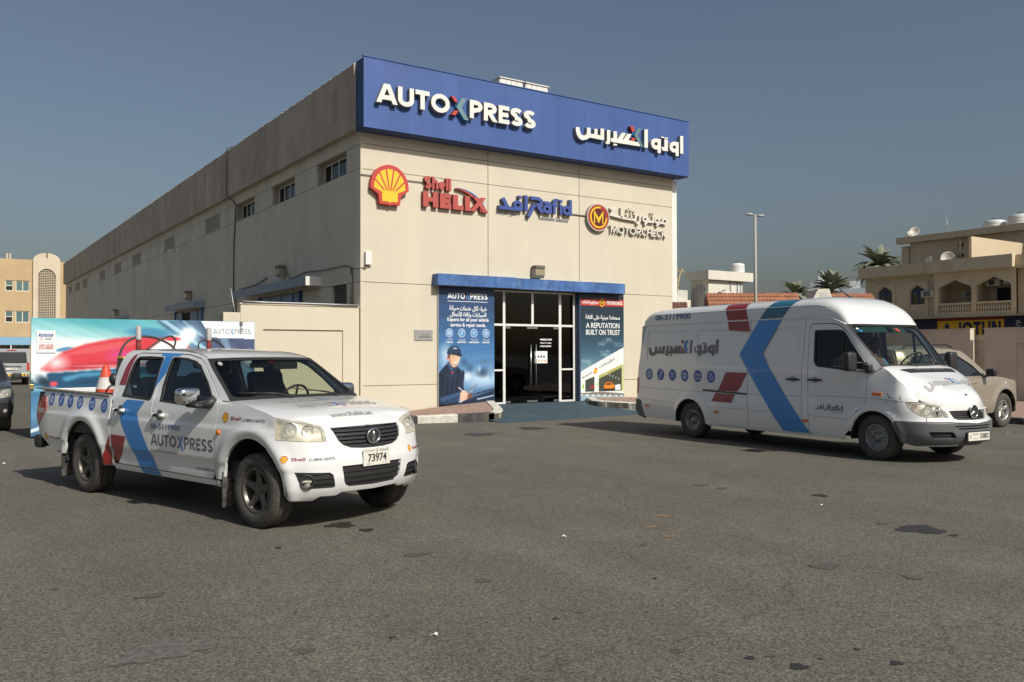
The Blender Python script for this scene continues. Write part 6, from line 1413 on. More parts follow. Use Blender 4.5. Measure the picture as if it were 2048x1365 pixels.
vgr = [(5.36,.790),(5.43,.672),(5.50,.655),(vuc,.650)]; vgr = vgr+[(2*vuc-u, z) for u, z in vgr[:-1][::-1]]+[(vuc,.795)]
nosep = [(4.99,.632),(5.33,.632),(vuc,.60),(2*vuc-5.33,.632),(2*vuc-4.99,.632),(2*vuc-4.995,.690),(2*vuc-5.335,.681),(2*vuc-5.355,.70),(2*vuc-5.30,.80),(2*vuc-5.25,.862),(2*vuc-5.34,.814),(2*vuc-5.5,.800),(vuc,.797),(5.5,.800),(5.34,.814),(5.25,.862),(5.30,.80),(5.355,.70),(5.335,.681),(4.995,.690)]
panel('nose_panel', [nosep], VB.W, M_PAINT, VN, holes=[vgr], res=VR, thick=.03)
panel('grille_backing', [vgr], VB.W, M_CAB, VN, off=-.05, thick=0, res=.1)
for z in (.672,.70,.728,.756,.784): a = 5.36+(.79-z)*.6+.012; panel('grille_bar', [(a, z-.009), (vuc, z-.009), (2*vuc-a, z-.009), (2*vuc-a, z+.007), (vuc, z+.007), (a, z+.007)], VB.W, M_PLASTIC, VN, off=-.01, thick=.035, res=.08)
text('model_lettering', '313', VB.W, 6.11, .752, .075, .028, M_DECL, VN, .006, .02); text('model_lettering', 'CDI', VB.W, 6.20, .752, .085, .028, M_SRED, VN, .006, .02)
slots = [[(5.40,.572),(6.28,.572),(6.26,.552),(5.43,.552)], [(5.45,.538),(6.235,.538),(6.21,.515),(5.49,.515)]]
vfog = rounded([(5.007,.487),(5.36,.485),(5.40,.46),(5.445,.386),(5.09,.378),(5.04,.42)], .02)
vb_top = [(4.47,.628),(4.97,.626),(5.35,.626),(vuc,.594)]; vb_bot = [(4.485,.545),(4.55,.45),(4.62,.315),(4.80,.262),(5.21,.262),(vuc,.268)]
vbump = vb_bot+[(2*vuc-u, z) for u, z in vb_bot[:-1][::-1]]+[(2*vuc-u, z) for u, z in vb_top[:-1]]+vb_top[::-1]
vmir = lambda p: [(2*vuc-u, z) for u, z in p][::-1]
panel('front_bumper', [vbump], VB.W, M_BGREY, VN, holes=slots+[vfog, vmir(vfog)], res=VR, thick=.04)
for h_ in slots+[vfog, vmir(vfog)]: panel('bumper_recess', [h_], VB.W, M_CAB, VN, off=-.035, thick=0, res=.1)
MB().tube([VB.W(u, .385, -.01) for u in np.linspace(5.06, 5.43, 8)], .006, 6).build('recess_grille', M_BGREY, VN)
def vaim(u, z, off=0):
    p = Vector(VB.W(u, z, off)); du = Vector(VB.W(u+.01, z, off))-p; n = du.cross(Vector((0, 0, 1))).normalized(); return Matrix.Translation(p) @ n.to_track_quat('Z', 'Y').to_matrix().to_4x4()
for k, poly in enumerate((vhl, vmir(vhl))):
    c0 = (lambda u: u) if k == 0 else (lambda u: 2*vuc-u)
    h_ = panel('headlight', [poly], VB.W, M_REFL, VN, off=-.05, thick=0, res=.05)
    panel('headlight_rim', [poly], VB.W, M_REFL, h_, holes=[[tuple(np.array((c0(5.05), .80))+(np.array(p)-np.array((c0(5.05), .80)))*.965) for p in poly]], off=-.001, thick=.05, res=.07)
    for uu, zz, rr_, mm_ in ((4.80, .85, .035, M_AMBER), (5.02, .80, .075, M_CHROME), (5.18, .775, .065, M_CHROME)): MB().lathe([(rr_, .016), (rr_*.97, .02), (rr_*.88, .004), (rr_*.5, -.018), (.016, -.022), (0, 0)], 24, vaim(c0(uu), zz, -.03)).build('lamp_bowl', mm_, h_)
    panel('lens', [poly], VB.W, M_CLEARL, h_, off=-.001, thick=0, res=.05)
SV.build_hood('bonnet', M_PAINT, VN, vuc-.03)
vw = [(-1, 0), (1, 0), (1, 1), (-1, 1)]; vwi = rounded([(-.955, .05), (.955, .05), (.945, .965), (-.945, .965)], .10, 5)
panel('windscreen_frame', [vw], SV.ws, M_BLACK, VN, holes=[vwi], off=.001, thick=.02, res=.12); panel('windscreen', [vwi], SV.ws, M_GLASS, VN, off=-.004, thick=0, res=.12)
panel('tint_band', rounded([(-.94, .82), (-.1, .82), (-.1, .95), (-.94, .95)], .03), SV.ws, mat('green_tint', (.02, .06, .055), rough=.1), VN, off=-.012, thick=0, res=.12)
panel('tint_band', rounded([(.05, .80), (.45, .82), (.45, .95), (.05, .95)], .03), SV.ws, MATS['green_tint'], VN, off=-.012, thick=0, res=.12)
panel('sticker', [(.10, .90), (.20, .90), (.24, .83), (.14, .83)], SV.ws, M_RED, VN, off=.003, thick=0); panel('sticker', disc(-.84, .90, .03, .02), SV.ws, M_PW, VN, off=.003, thick=0); panel('sticker', [(-.83, .83), (-.76, .83), (-.76, .86), (-.83, .86)], SV.ws, M_CYAN, VN, off=.003, thick=0)
SV.build_roof('high_roof', M_PAINT, VN, 60, 44)
for s in (-1, 1):
    MB().tube([(lambda p: (p[0], s*abs(p[1]), p[2]))(VB.W(x, SV.zr(x), .006)) for x in np.linspace(-1.50, 3.60, 40)], .012, 6).build('roof_gutter', M_PAINT, VN)
    MB().tube([SV.roof(x, s*.80, .002) for x in np.linspace(-1.3, 3.2, 30)], .006, 6).build('roof_crease', M_PAINT, VN)
# back of the van
bk = lambda y, z, off=0: (-1.655+max(0, z-1.1)*.115-off, y, z)
for a, b in ((-.90, -.004), (.004, .90)):
    d_ = panel('rear_door', [(a, .42), (b, .42), (b, 2.22), (a, 2.22)], bk, M_PAINT, VN, thick=.03, res=.3, flip=True)
MB().tube([bk(.03, 1.1, .02), bk(.03, 1.3, .02)], .012, 6).build('door_handle', M_PLASTIC, VN)
for s in (-1, 1):
    MB().tube([bk(.0, 2.22, 0)], .01) if False else None
    panel('roof_rear', [(0, 2.20), (.80*s, 2.20), (.78*s, 2.36), (.6*s, 2.44), (0, 2.45)] if s > 0 else [(0, 2.20), (0, 2.45), (-.6, 2.44), (-.78, 2.36), (-.80, 2.20)], bk, M_PAINT, VN, thick=.0, flip=s > 0, off=-.008)
both('tail_light', [[(-1.648,1.15),(-1.60,1.13),(-1.608,.82),(-1.655,.80)]], VB, M_REDL, VN, off=.008, thick=.03)
both('bumper_corner', [[(-1.668,.69),(-1.54,.68),(-1.42,.30),(-1.60,.34),(-1.69,.46)]], VB, M_BGREY, VN, off=.02, thick=.05)
MB().cbox(-1.74, -1.62, -.9, .9, .36, .58, .03).build('rear_bumper', M_BGREY, VN)
# mouldings, rail, markers, vents, handles
def strip(nm, z, u0, u1, h, m, off, k=0, th=.014): both(nm, [[(u0, z[0]-h/2), (u1, z[1]-h/2), (u1, z[1]+h/2), (u0, z[0]+h/2)]], VB, m, VN, off=off, thick=th, res=.12)
strip('body_moulding', (.955, .925), -1.60, .34, .022, M_PAINT, .008); strip('body_moulding', (.932, .945), 1.56, 2.73, .022, M_PAINT, .008); strip('body_moulding', (.958, .965), 2.92, 3.99, .018, M_PAINT, .008); strip('body_moulding', (.968, .925), 4.04, 4.66, .014, M_PAINT, .006)
strip('lower_crease', (.715, .668), -1.50, -.47, .012, M_PAINT, .005); strip('lower_crease', (.645, .640), .46, 1.50, .012, M_PAINT, .005); strip('lower_crease', (.640, .622), 1.56, 2.74, .012, M_PAINT, .005); strip('lower_crease', (.618, .612), 2.91, 3.70, .012, M_PAINT, .005)
M_MSHADE = mat('moulding_shade_paint', (.20, .20, .20), rough=.7)  # shade line painted under each moulding and crease; no groove there
for z_, u0_, u1_ in (((.942, .912), -1.60, .34), ((.919, .932), 1.56, 2.73), ((.947, .954), 2.92, 3.99), ((.959, .916), 4.04, 4.64), ((.707, .660), -1.50, -.47), ((.637, .632), .46, 1.50), ((.632, .614), 1.56, 2.74), ((.610, .604), 2.91, 3.70)): strip('moulding_shade', z_, u0_, u1_, .006, M_MSHADE, .003, th=0)
strip('door_rail', (.945, .912), .36, 1.50, .038, M_CABLE, .010, th=.02); strip('door_rail_groove', (.945, .912), .38, 1.49, .014, M_PLASTIC, .012, th=.001)
strip('sill', (.300, .292), .46, 3.60, .05, M_PAINT, -.012, th=.02)
for u, z in ((-1.325,.563),(.725,.545),(2.83,.521)): both('side_marker', [[(u-.06,z-.02),(u+.06,z-.02),(u+.06,z+.02),(u-.06,z+.02)]], VB, M_AMBER, VN, off=.016, thick=.018)
both('indicator', [rounded([(4.128,.995),(4.30,.99),(4.30,1.035),(4.128,1.04)], .01)], VB, M_AMBER, VN, off=.014, thick=.02)
for k in range(3): both('vent_slot', [[(4.38+.02*k,1.035-.028*k),(4.60+.01*k,1.012-.028*k),(4.60+.01*k,1.000-.028*k),(4.38+.02*k,1.020-.028*k)]], VB, M_CAB, VN, off=.003, thick=0)
for s in (0, 1):
    f = VB.W if not s else (lambda u, v, o=0: (lambda p: (p[0], -p[1], p[2]))(VB.W(u, v, o)))
    for u in (2.57, 3.035):
        h_ = MB().tube([f(u-.135, 1.205, .012), f(u-.11, 1.205, .03), f(u+.11, 1.203, .03), f(u+.135, 1.203, .012)], .017, 8).build('door_handle', M_PLASTIC, VN); panel('handle_bowl', disc(u, 1.205, .07, .05), f, M_BGREY if False else M_DECL, h_, off=.002, thick=0, flip=bool(s))
    sg = -1 if not s else 1
    mr = MB().sball((3.985, 1.27*sg, 1.515), (.07, .105, .15), .42).build('door_mirror', M_PLASTIC, VN)
    MB().tube([(3.98, 1.18*sg, 1.50), (4.03, .92*sg, 1.49)], .014, 8).tube([(3.98, 1.20*sg, 1.385), (4.03, .93*sg, 1.37)], .02, 8).cbox(3.98, 4.10, min(.86*sg, .97*sg), max(.86*sg, .97*sg), 1.36, 1.47, .02).build('mirror_arm', M_PLASTIC, mr)
MB().box(3.915, 3.92, -1.34, -1.20, 1.41, 1.63).build('mirror_glass', M_CHROME, VN)
MB().box(-1.6, 4.9, -.62, .62, .30, .55).box(-.9, 3.3, -.84, .84, .36, .52).build('underbody', M_CAB, VN); MB().box(-1.55, 2.6, -.84, .84, .56, 2.18).build('cargo_lining', M_CAB, VN)
MB().box(2.6, 4.2, -.84, .84, .5, .95).build('cabin_floor', M_CAB, VN); MB().cbox(3.82, 4.38, -.84, .84, .95, 1.385, .05).build('dashboard', M_CAB, VN); MB().box(2.62, 3.55, -.80, .80, 2.13, 2.15).build('headlining', M_CAB, VN); MB().box(4.3, 5.0, -.62, .62, .5, .78).build('engine_bay', M_CAB, VN)
for cx, sgn in ((-.02, 1), (4.17, 1)):
    for s in (-1, 1):
        vs = []
        for i in range(17): a = R(-5+190*i/16); x, z = cx+.46*math.cos(a), .33+.46*math.sin(a); vs += [(x, .56*s, z), (x, .915*s, z)]
        MB().add(vs, [(2*i, 2*i+1, 2*i+3, 2*i+2) for i in range(16)], 0, True).build('wheel_arch_liner', M_CAB, VN)
for x, s in ((0, -1), (0, 1), (4.17, -1), (4.17, 1)): wheel(VN, x, .80*s, .35, .225, 'steel', s, M_RIMV)
seat(VN, 2.98, -.42, .95, .62); seat(VN, 2.98, .42, .95, .62); steering(VN, 3.83, .42, 1.50, .75, .21)
# star emblem, washer jet, plate, wipers, aerial, cowl grille
M = TR((VB.W(vuc, .76)[0]+.03, 0, .772), ry=math.pi/2); st = MB().tube([M @ Vector((.092*math.cos(a), .092*math.sin(a), 0)) for a in [2*math.pi*i/32 for i in range(33)]], .008, 8, 0, False).build('emblem', M_CHROME, VN)
for k in range(3):
    a = math.pi+2*math.pi*k/3; MB().add([M @ Vector(p) for p in ((.088*math.cos(a), .088*math.sin(a), .0), (.018*math.cos(a+math.pi/3), .018*math.sin(a+math.pi/3), .0), (0, 0, .012), (.018*math.cos(a-math.pi/3), .018*math.sin(a-math.pi/3), 0))], [(0, 1, 2), (0, 2, 3)]).build('star_point', M_CHROME, st)
MB().lathe([(0, -.004), (.088, -.004)], 28, M).build('emblem_field', M_CAB, st)
MB().ball((5.045, 0, SV.hoodz(5.045, 0)+.004), (.03, .022, .012), 12).build('bonnet_badge', M_RBLUE, VN)
xv = VB.W(vuc, .42)[0]+.006; o, pmv = plate_box(VN, xv, .345, .52, .125, 0, .03)
MB().box(xv-.006, xv, -.25, .31, .33, .485).build('plate_holder', M_PLASTIC, o)
text('plate_number', '33802', pmv, .275, .030, .215, .075, M_BLK, o, .001, .012, double=.004); text('plate_lettering', '3', pmv, .03, .035, .035, .055, M_BLK, o, .001, .01); text('plate_lettering', '\uFE94\uFED7\uFEAD\uFE8E\uFEB8\uFEDF\uFE8D', pmv, .105, .075, .13, .038, M_BLK, o, .001, .01); text('plate_lettering', 'SHARJAH', pmv, .12, .022, .10, .014, M_BLK, o, .001)
hv = lambda x0: (lambda u, v, off=0: (x0-v, u, SV.hoodz(x0-v, u)+off))
arabic_logo(hv(4.87), -.60, 0, 1.32, .20, {'ink': M_DECL, 'red': M_SRED, 'chev': M_SBLUE}, VN, off=.006)
cg = panel('cowl_grille', [(-.52, .0), (.62, .0), (.66, .10), (-.66, .10)], hv(4.50), M_PLASTIC, VN, off=.004, thick=.004, res=.12)
text('cowl_lettering', 'MOBILE CAR SERVICE', hv(4.48), -.30, .045, .40, .02, M_DECL, cg, .006); text('cowl_lettering', '06-5119900', hv(4.48), .16, .045, .24, .02, M_DECL, cg, .006)
for a, b, c1 in ((-.15, -.45, -.80), (.72, .40, .05)):
    MB().tube([SV.ws(a, -.02, .03), SV.ws((a+b)/2, .05, .035), SV.ws(b, .08, .03)], .009, 6).tube([SV.ws(a-.1, .03, .018), SV.ws(b, .10, .018), SV.ws(c1, .13, .014)], .006, 6).build('wiper', M_PLASTIC, VN)
MB().tube([(3.02, .0, 2.59), (2.90, .0, 2.66), (2.30, .0, 3.10)], [.02, .01, .003], 6).build('aerial', M_PLASTIC, VN)
# livery
dv = dict(off=.005, thick=0, res=.05)
cut = lambda p, z0, z1: clipy(p, z0, z1)
chev = [(1.735,2.232),(2.266,2.232),(1.858,1.638),(2.362,.97),(2.92,.318),(2.34,.318),(1.817,.961),(1.303,1.627)]
both('blue_chevron', [chev], VB, M_SBLUE, VN, off=.009, thick=0, res=.06)
both('red_patch', [[(.952,2.232),(1.468,2.232),(1.543,2.035),(1.005,2.072)]], VB, M_SRED, VN, off=.009, thick=0, res=.06)
both('red_patch', [[(.975,1.297),(1.515,1.294),(1.34,1.02),(1.25,.945),(.77,.955)]], VB, M_SRED, VN, **dv); both('red_patch', [[(.70,.905),(1.215,.895),(1.12,.735),(.60,.741)]], VB, M_SRED, VN, **dv)
def vroof(s):           # v = height above ground; on past 2.57 the sheet runs over the top
    def f(u, v, off=0):
        z0, c = SV.zr(u), SV.rc(u); h = min(.93, max(0.0, (v-z0)/(c-z0))); k = math.acos(min(1, h**(1/.48)))*2/math.pi
        p = SV.roof(u, s*k, 0); return (p[0], p[1]+s*off, p[2]+off*.6)
    return f
for s in (-1, 1):
    panel('red_patch', [(.955, 2.255), (1.468, 2.255), (1.365, 2.565), (.837, 2.567)], vroof(s), M_SRED, VN, off=.005, thick=0, res=.025, flip=s > 0)
    panel('teal_stripe', [(1.75, 2.255), (2.275, 2.255), (2.56, 2.57), (2.03, 2.57)], vroof(s), M_TEAL, VN, off=.005, thick=0, res=.025, flip=s > 0)
Wv = VB.W; vl = lambda u, v, o=0: (lambda p: (p[0], -p[1], p[2]))(VB.W(-.5-u, v, o)) 
text('phone_number', '06-5119900', vroof(-1), -1.15, 2.322, 1.06, .12, M_DBLUE, VN, .008, .004, double=.003)
text('phone_number', '06-5119900', lambda u, v, off=0: vroof(1)(-.5-u, v, off), -.2, 2.322, 1.06, .12, M_DBLUE, VN, .008, .004, double=.003)
for f in (Wv, vl):
    arabic_logo(f, -1.32, 1.60, 2.05, .315, {'ink': M_DEC, 'red': M_SRED, 'chev': M_SBLUE}, VN, off=.002)
    for k, (u, z) in enumerate(((-1.259,1.217),(-.895,1.216),(-.531,1.214),(-.165,1.210),(.207,1.207),(.579,1.203))): icon(f, u, z, .112, .118, k, M_IC, M_PW, VN, off=.0016)
text('door_lettering', 'Rafid', Wv, 3.29, .715, .30, .10, M_DEC, VN, .002, .015, double=.006); text('door_lettering', '\uFEAA\uFED3\uFE8D\uFEAD', Wv, 3.05, .70, .22, .12, M_DEC, VN, .002, .01, double=.006); text('door_lettering', 'Automotive Solutions', Wv, 3.36, .678, .23, .022, M_DEC, VN, .002)

# ---------------------------------------------------------------- two people in the van
def person(label, loc, shirt, arms):
    t = thing('person', label, 'person', loc, vh)
    def skin(nm, V, E, Rv, m, sub=1, root=0):
        me = bpy.data.meshes.new(nm); me.from_pydata(V, E, []); o = bpy.data.objects.new(nm, me); COL.objects.link(o)
        o.modifiers.new('skin', 'SKIN'); s = o.modifiers.new('sub', 'SUBSURF'); s.levels = sub; s.render_levels = sub
        for v, r_ in zip(me.skin_vertices[0].data, Rv): v.radius = r_ if hasattr(r_, '__len__') else (r_, r_)
        me.skin_vertices[0].data[root].use_root = True
        dg = bpy.context.evaluated_depsgraph_get(); m2 = bpy.data.meshes.new_from_object(o.evaluated_get(dg)); o.modifiers.clear(); o.data = m2
        m2.materials.clear(); m2.materials.append(m); m2.polygons.foreach_set('use_smooth', [True]*len(m2.polygons)); o.parent = t; return o
    sk = mat('skin', (.16, .085, .055), rough=.6)
    V = [(0, 0, .10), (-.02, 0, .28), (-.04, 0, .46), (-.04, 0, .54), (-.02, 0, .62)]; E = [(0, 1), (1, 2), (2, 3), (3, 4)]; Rr = [(.15, .12), (.15, .11), (.17, .10), (.055, .055), (.06, .06)]
    for s in (-1, 1):
        b = len(V); V += [(.22, .12*s, .10), (.45, .13*s, .08), (.50, .13*s, -.35), (.62, .13*s, -.40)]; E += [(0, b), (b, b+1), (b+1, b+2), (b+2, b+3)]; Rr += [.085, .065, .045, .04]
        b = len(V); a = arms[0 if s < 0 else 1]; V += [(-.04, .20*s, .45)]+list(a); E += [(2, b)]+[(b+i, b+i+1) for i in range(len(a))]; Rr += [.06, .042, .03, .028][:1+len(a)]
        h_ = a[-1]
        for k in range(5):
            c_ = len(V); dy = (-.032+.016*k); V += [(h_[0]+.05, h_[1]+dy, h_[2]+.0), (h_[0]+.085-.01*abs(k-2), h_[1]+dy, h_[2]-.02)]; E += [(b+len(a), c_), (c_, c_+1)]; Rr += [.009, .008]
    bd = skin('body', V, E, Rr, sk)
    V = [(0, 0, .08), (-.02, 0, .28), (-.04, 0, .47)]; E = [(0, 1), (1, 2)]; Rr = [(.165, .13), (.165, .125), (.18, .115)]
    for s in (-1, 1):
        a = arms[0 if s < 0 else 1]; b = len(V); m_ = tuple((np.array((-.04, .20*s, .45))*.25+np.array(a[0])*.75)); V += [(-.04, .20*s, .455), m_]; E += [(2, b), (b, b+1)]; Rr += [.075, .06]
    skin('shirt', V, E, Rr, shirt)
    hd = MB().ball((0, 0, .74), (.098, .078, .125), 16).ball((.095, 0, .72), (.022, .016, .024), 8).ball((0, .08, .735), (.02, .012, .03), 8).ball((0, -.08, .735), (.02, .012, .03), 8).ball((.088, 0, .675), (.012, .028, .008), 8).build('head', sk, t)
    MB().ball((-.018, 0, .775), (.098, .085, .105), 16).build('hair', mat('dark_hair', (.015, .012, .01), rough=.8), t)
    for s in (-1, 1): MB().ball((.088, .03*s, .75), (.010, .014, .008), 8).build('eye', M_BLK, t)
    return t
VM = Matrix.Translation((13.2662, 12.1059, 0)) @ Matrix.Rotation(vh, 4, 'Z')
M_SH1 = mat('blue_grey_shirt', (.10, .20, .34), rough=.8, noise=(9, .4)); M_SH2 = mat('navy_shirt', (.05, .08, .12), rough=.8, noise=(9, .4))
person('person in a blue and grey shirt at the steering wheel of the van', tuple(VM @ Vector((3.17, .42, 1.05))), M_SH1, ([(.12, -.26, .25), (.45, -.12, .40)], [(.12, .26, .25), (.45, .12, .40)]))
person('person in a dark shirt in the passenger seat behind the side window of the van', tuple(VM @ Vector((3.12, -.40, 1.02))), M_SH2, ([(.08, -.25, .22), (.30, -.14, .14)], [(.08, .25, .22), (.30, .14, .14)]))

# ---------------------------------------------------------------- other cars
def make_suv(name, label, loc, rz, paint, lower, rimm, tint=M_TINT, roofrack=True, L=2.62, clad=False):
    side = crv([(.25,.06),(.35,.03),(.6,.0),(.85,.0),(1.02,.02),(1.08,.04),(1.55,.19),(1.62,.24),(1.68,.32)]); front = crv([(.25,.12),(.35,.04),(.5,.0),(.62,.0),(.75,.03),(.88,.07),(.98,.14),(1.2,.3)])
    n0 = L+.45
    B = Body(.89, [(n0,-.89),(n0+.14,-.84),(n0+.26,-.70),(n0+.33,-.5),(n0+.37,-.25),(n0+.38,0)], side, front, (n0, n0+.35), ((0, .36, .46, .06, .03), (L, .36, .46, .06, .03)), lambda u, z: .12*sstep(-.65, -.95, u))
    t = thing(name, label, 'car', loc, rz); uc_ = B.uc; xa = L-.55
    zt = crv([(xa,1.09),(L,1.05),(n0,.98),(n0+.2,.95),(uc_,.94)]); zh_ = crv([(xa,1.12),(L,1.09),(n0,1.02),(n0+.25,.965),(n0+.3,.945)])
    S = Shell_(B, zt, zh_, xa, (xa, 1.095), (xa-.75, 1.60), .06, crv([(-.92,1.60),(-.5,1.645),(.6,1.66),(xa-1.1,1.645),(xa-.75,1.60)]), crv([(-.92,1.63),(-.4,1.70),(.6,1.72),(xa-1.0,1.69),(xa-.75,1.615)]), (-.92, xa-.75))
    ar_, af_ = archpts(0, .38, .43, 184, -4), archpts(L, .38, .43, 184, -4)
    w1 = rounded([(-.78,1.10),(-.72,1.30),(-.55,1.50),(.10,1.55),(.14,1.10)], .05); w2 = rounded([(.24,1.10),(.20,1.55),(.72,1.56),(.78,1.10)], .05); w3 = rounded([(.88,1.09),(.83,1.56),(xa-1.02,1.53),(xa-.55,1.32),(xa-.22,1.09)], .05)
    sd = [(-1.0,.45),(-.5,.36)]+ar_+[(.5,.32),(L-.5,.32)]+af_+[(n0+.0,.42),(n0+.05,.62),(n0+.05,.93),(n0,.972),(L,1.045),(xa+.02,1.09),(xa-.75,1.60),(xa-1.1,1.645),(.6,1.66),(-.5,1.645),(-.92,1.60),(-1.0,1.05),(-1.03,.7)]
    both('body_side', [sd], B, paint, t, holes=[w1, w2, w3], res=.07, thick=.02)
    for w in (w1, w2, w3): window('side_window', w, B, t, tint, .02)
    for u in (.19, .83, xa-.08): both('door_seam', [[(u-.003,.40),(u+.003,.40),(u+.003,1.05),(u-.003,1.05)]], B, M_BLACK, t, off=.001, thick=0)
    hl_ = [(n0+.08,.94),(n0+.30,.90),(n0+.42,.86),(n0+.45,.74),(n0+.40,.72),(n0+.12,.76),(n0+.06,.86)]
    up = [(n0+.055,.62),(uc_,.60)]; up = up+[(2*uc_-n0-.055,.62),(2*uc_-n0-.055,.93),(uc_,.938),(n0+.055,.93)]
    gz = [(n0+.52,.72),(2*uc_-n0-.52,.72),(2*uc_-n0-.50,.86),(uc_,.875),(n0+.50,.86)]; mr_ = lambda p: [(2*uc_-u, z) for u, z in p][::-1]
    panel('nose', [up], B.W, paint, t, holes=[gz, hl_, mr_(hl_)], res=.07, thick=.03)
    panel('grille', [gz], B.W, M_PLASTIC, t, off=-.02, thick=0, res=.1)
    for z in (.75, .79, .83): panel('grille_bar', [(n0+.53,z-.008),(2*uc_-n0-.53,z-.008),(2*uc_-n0-.53,z+.008),(n0+.53,z+.008)], B.W, M_CHROME, t, off=-.004, thick=.02, res=.1)
    for k, p in enumerate((hl_, mr_(hl_))):
        h_ = panel('headlight', [p], B.W, M_REFL, t, off=-.04, thick=0, res=.06); c0 = (lambda u: u) if not k else (lambda u: 2*uc_-u); panel('headlight_rim', [p], B.W, M_BLK, h_, holes=[[tuple(np.array((c0(n0+.26), .83))+(np.array(q)-np.array((c0(n0+.26), .83)))*.93) for q in p]], off=-.001, thick=.04)
        for uu in (n0+.20, n0+.33):
            P0 = Vector(B.W(c0(uu), .83, -.02)); du = Vector(B.W(c0(uu)+.01, .83, -.02))-P0; M = Matrix.Translation(P0) @ du.cross(Vector((0, 0, 1))).normalized().to_track_quat('Z', 'Y').to_matrix().to_4x4()
            MB().lathe([(.055, .012), (.05, .0), (.02, -.02), (0, -.01)], 20, M).build('lamp_bowl', M_CHROME, h_)
        panel('lens', [p], B.W, M_CLEARL, h_, off=0, thick=0, res=.06)
    lb = [(n0-.02,.42),(n0+.10,.30),(uc_,.28),(2*uc_-n0-.10,.30),(2*uc_-n0+.02,.42),(2*uc_-n0-.05,.61),(uc_,.59),(n0+.05,.61)]; fg = disc(n0+.26, .47, .06, .05); 
    panel('front_bumper', [lb], B.W, lower, t, holes=[fg, mr_(fg), [(n0+.5,.38),(2*uc_-n0-.5,.38),(2*uc_-n0-.5,.50),(n0+.5,.50)]], res=.07, thick=.04)
    panel('air_intake', [[(n0+.45,.36),(2*uc_-n0-.45,.36),(2*uc_-n0-.45,.52),(n0+.45,.52)]], B.W, M_CAB, t, off=-.035, thick=0)
    for q in (fg, mr_(fg)): panel('fog_lamp', [q], B.W, M_REFL, t, off=-.02, thick=0)
    if clad:
        for A_ in (ar_, af_):
            cx = 0 if A_ is ar_ else L; o_ = archpts(cx, .38, .50, 184, -4); both('arch_cladding', [A_+o_[::-1]], B, lower, t, off=.010, thick=.02, res=.1)
        both('sill_cladding', [[(.44,.33),(L-.44,.33),(L-.44,.44),(.44,.44)]], B, lower, t, off=.008, thick=.02, res=.2)
    S.build_hood('bonnet', paint, t, uc_-.03); S.build_roof('roof', paint, t, 20, 20)
    wi = rounded([(-.95,.05),(.95,.05),(.93,.95),(-.93,.95)], .1); panel('windscreen_frame', [[(-1,0),(1,0),(1,1),(-1,1)]], S.ws, M_BLACK, t, holes=[wi], off=.001, thick=.02, res=.12); panel('windscreen', [wi], S.ws, tint, t, off=-.004, thick=0, res=.12)
    tail = lambda y, z, off=0: (-.97+max(0, z-1.0)*.10-off, y, z)
    tgp = [(-.76,.42),(.76,.42),(.76,1.05),(.62,1.60),(.5,1.64),(-.5,1.64),(-.62,1.60),(-.76,1.05)]; rwn = rounded([(-.62,1.12),(.62,1.12),(.52,1.52),(-.52,1.52)], .06)
    panel('tailgate', [tgp], tail, paint, t, holes=[rwn], thick=.02, flip=True); panel('rear_window', [rwn], tail, tint, t, off=-.01, thick=0, flip=True)
    for s in (-1, 1): panel('tail_light', [(min(.66*s,.78*s),.95),(max(.66*s,.78*s),.95),(max(.66*s,.78*s),1.25),(min(.66*s,.78*s),1.25)], tail, M_REDL, t, off=.01, thick=.03, flip=True)
    MB().cbox(-1.08,-.95,-.8,.8,.40,.62,.03).build('rear_bumper', lower, t)
    MB().box(-.95, n0, -.6, .6, .30, .6).box(.44, L-.44, -.8, .8, .4, 1.0).build('underbody', M_CAB, t); MB().box(-.9, .6, -.6, .6, .6, 1.05).build('cabin_floor', M_CAB, t); MB().box(L-.45, n0+.2, -.58, .58, .5, .88).build('engine_bay', M_CAB, t)
    for cx in (0, L):
        for s in (-1, 1):
            vs = []
            for i in range(13): a = R(-5+190*i/12); vs += [(cx+.45*math.cos(a), .5*s, .38+.45*math.sin(a)), (cx+.45*math.cos(a), .85*s, .38+.45*math.sin(a))]
            MB().add(vs, [(2*i, 2*i+1, 2*i+3, 2*i+2) for i in range(12)], 0, True).build('wheel_arch_liner', M_CAB, t); wheel(t, cx, .765*s, .36, .225, 'alloy5', s, rimm)
    for s in (-1, 1):
        mr2 = MB().sball((xa-.21, 1.01*s, 1.16), (.065, .10, .08), .45).build('door_mirror', M_PLASTIC, t); MB().tube([(xa-.18, .95*s, 1.1), (xa-.12, .84*s, 1.09)], .025, 8).build('mirror_arm', M_PLASTIC, mr2)
        if roofrack: MB().tube([(-.6, .60*s, 1.68), (-.5, .60*s, 1.72), (.9, .60*s, 1.73), (1.1, .60*s, 1.68)], .018, 8).build('roof_rail', M_PLASTIC, t)
        for u in (.62, 1.35): MB().tube([(u, .885*s, .95), (u+.16, .885*s, .95)], .014, 6).build('door_handle', paint, t)
        MB().ball((L+.05, .885*s, .93), (.03, .012, .02), 8).build('side_marker', M_PW, t)
    return t
M_BEI = mat('champagne_paint', (.34, .29, .225), rough=.3, metal=.25, coat=.6); M_DG = mat('dark_grey_paint', (.06, .065, .075), rough=.3, metal=.2, coat=.6)
make_suv('parked_car', 'beige off-road car parked behind the white van, nose to the kerb', (16.98, 10.83, 0), 0, M_BEI, M_BEI, M_RIMS).scale = (1.04, 1.04, 1.05)
make_suv('parked_car', 'dark grey car with black lower bumper at the left edge of the lot', (.70, 24.7, 0), -math.pi/2-.04, M_DG, M_PLASTIC, M_RIMS, roofrack=False, clad=True)

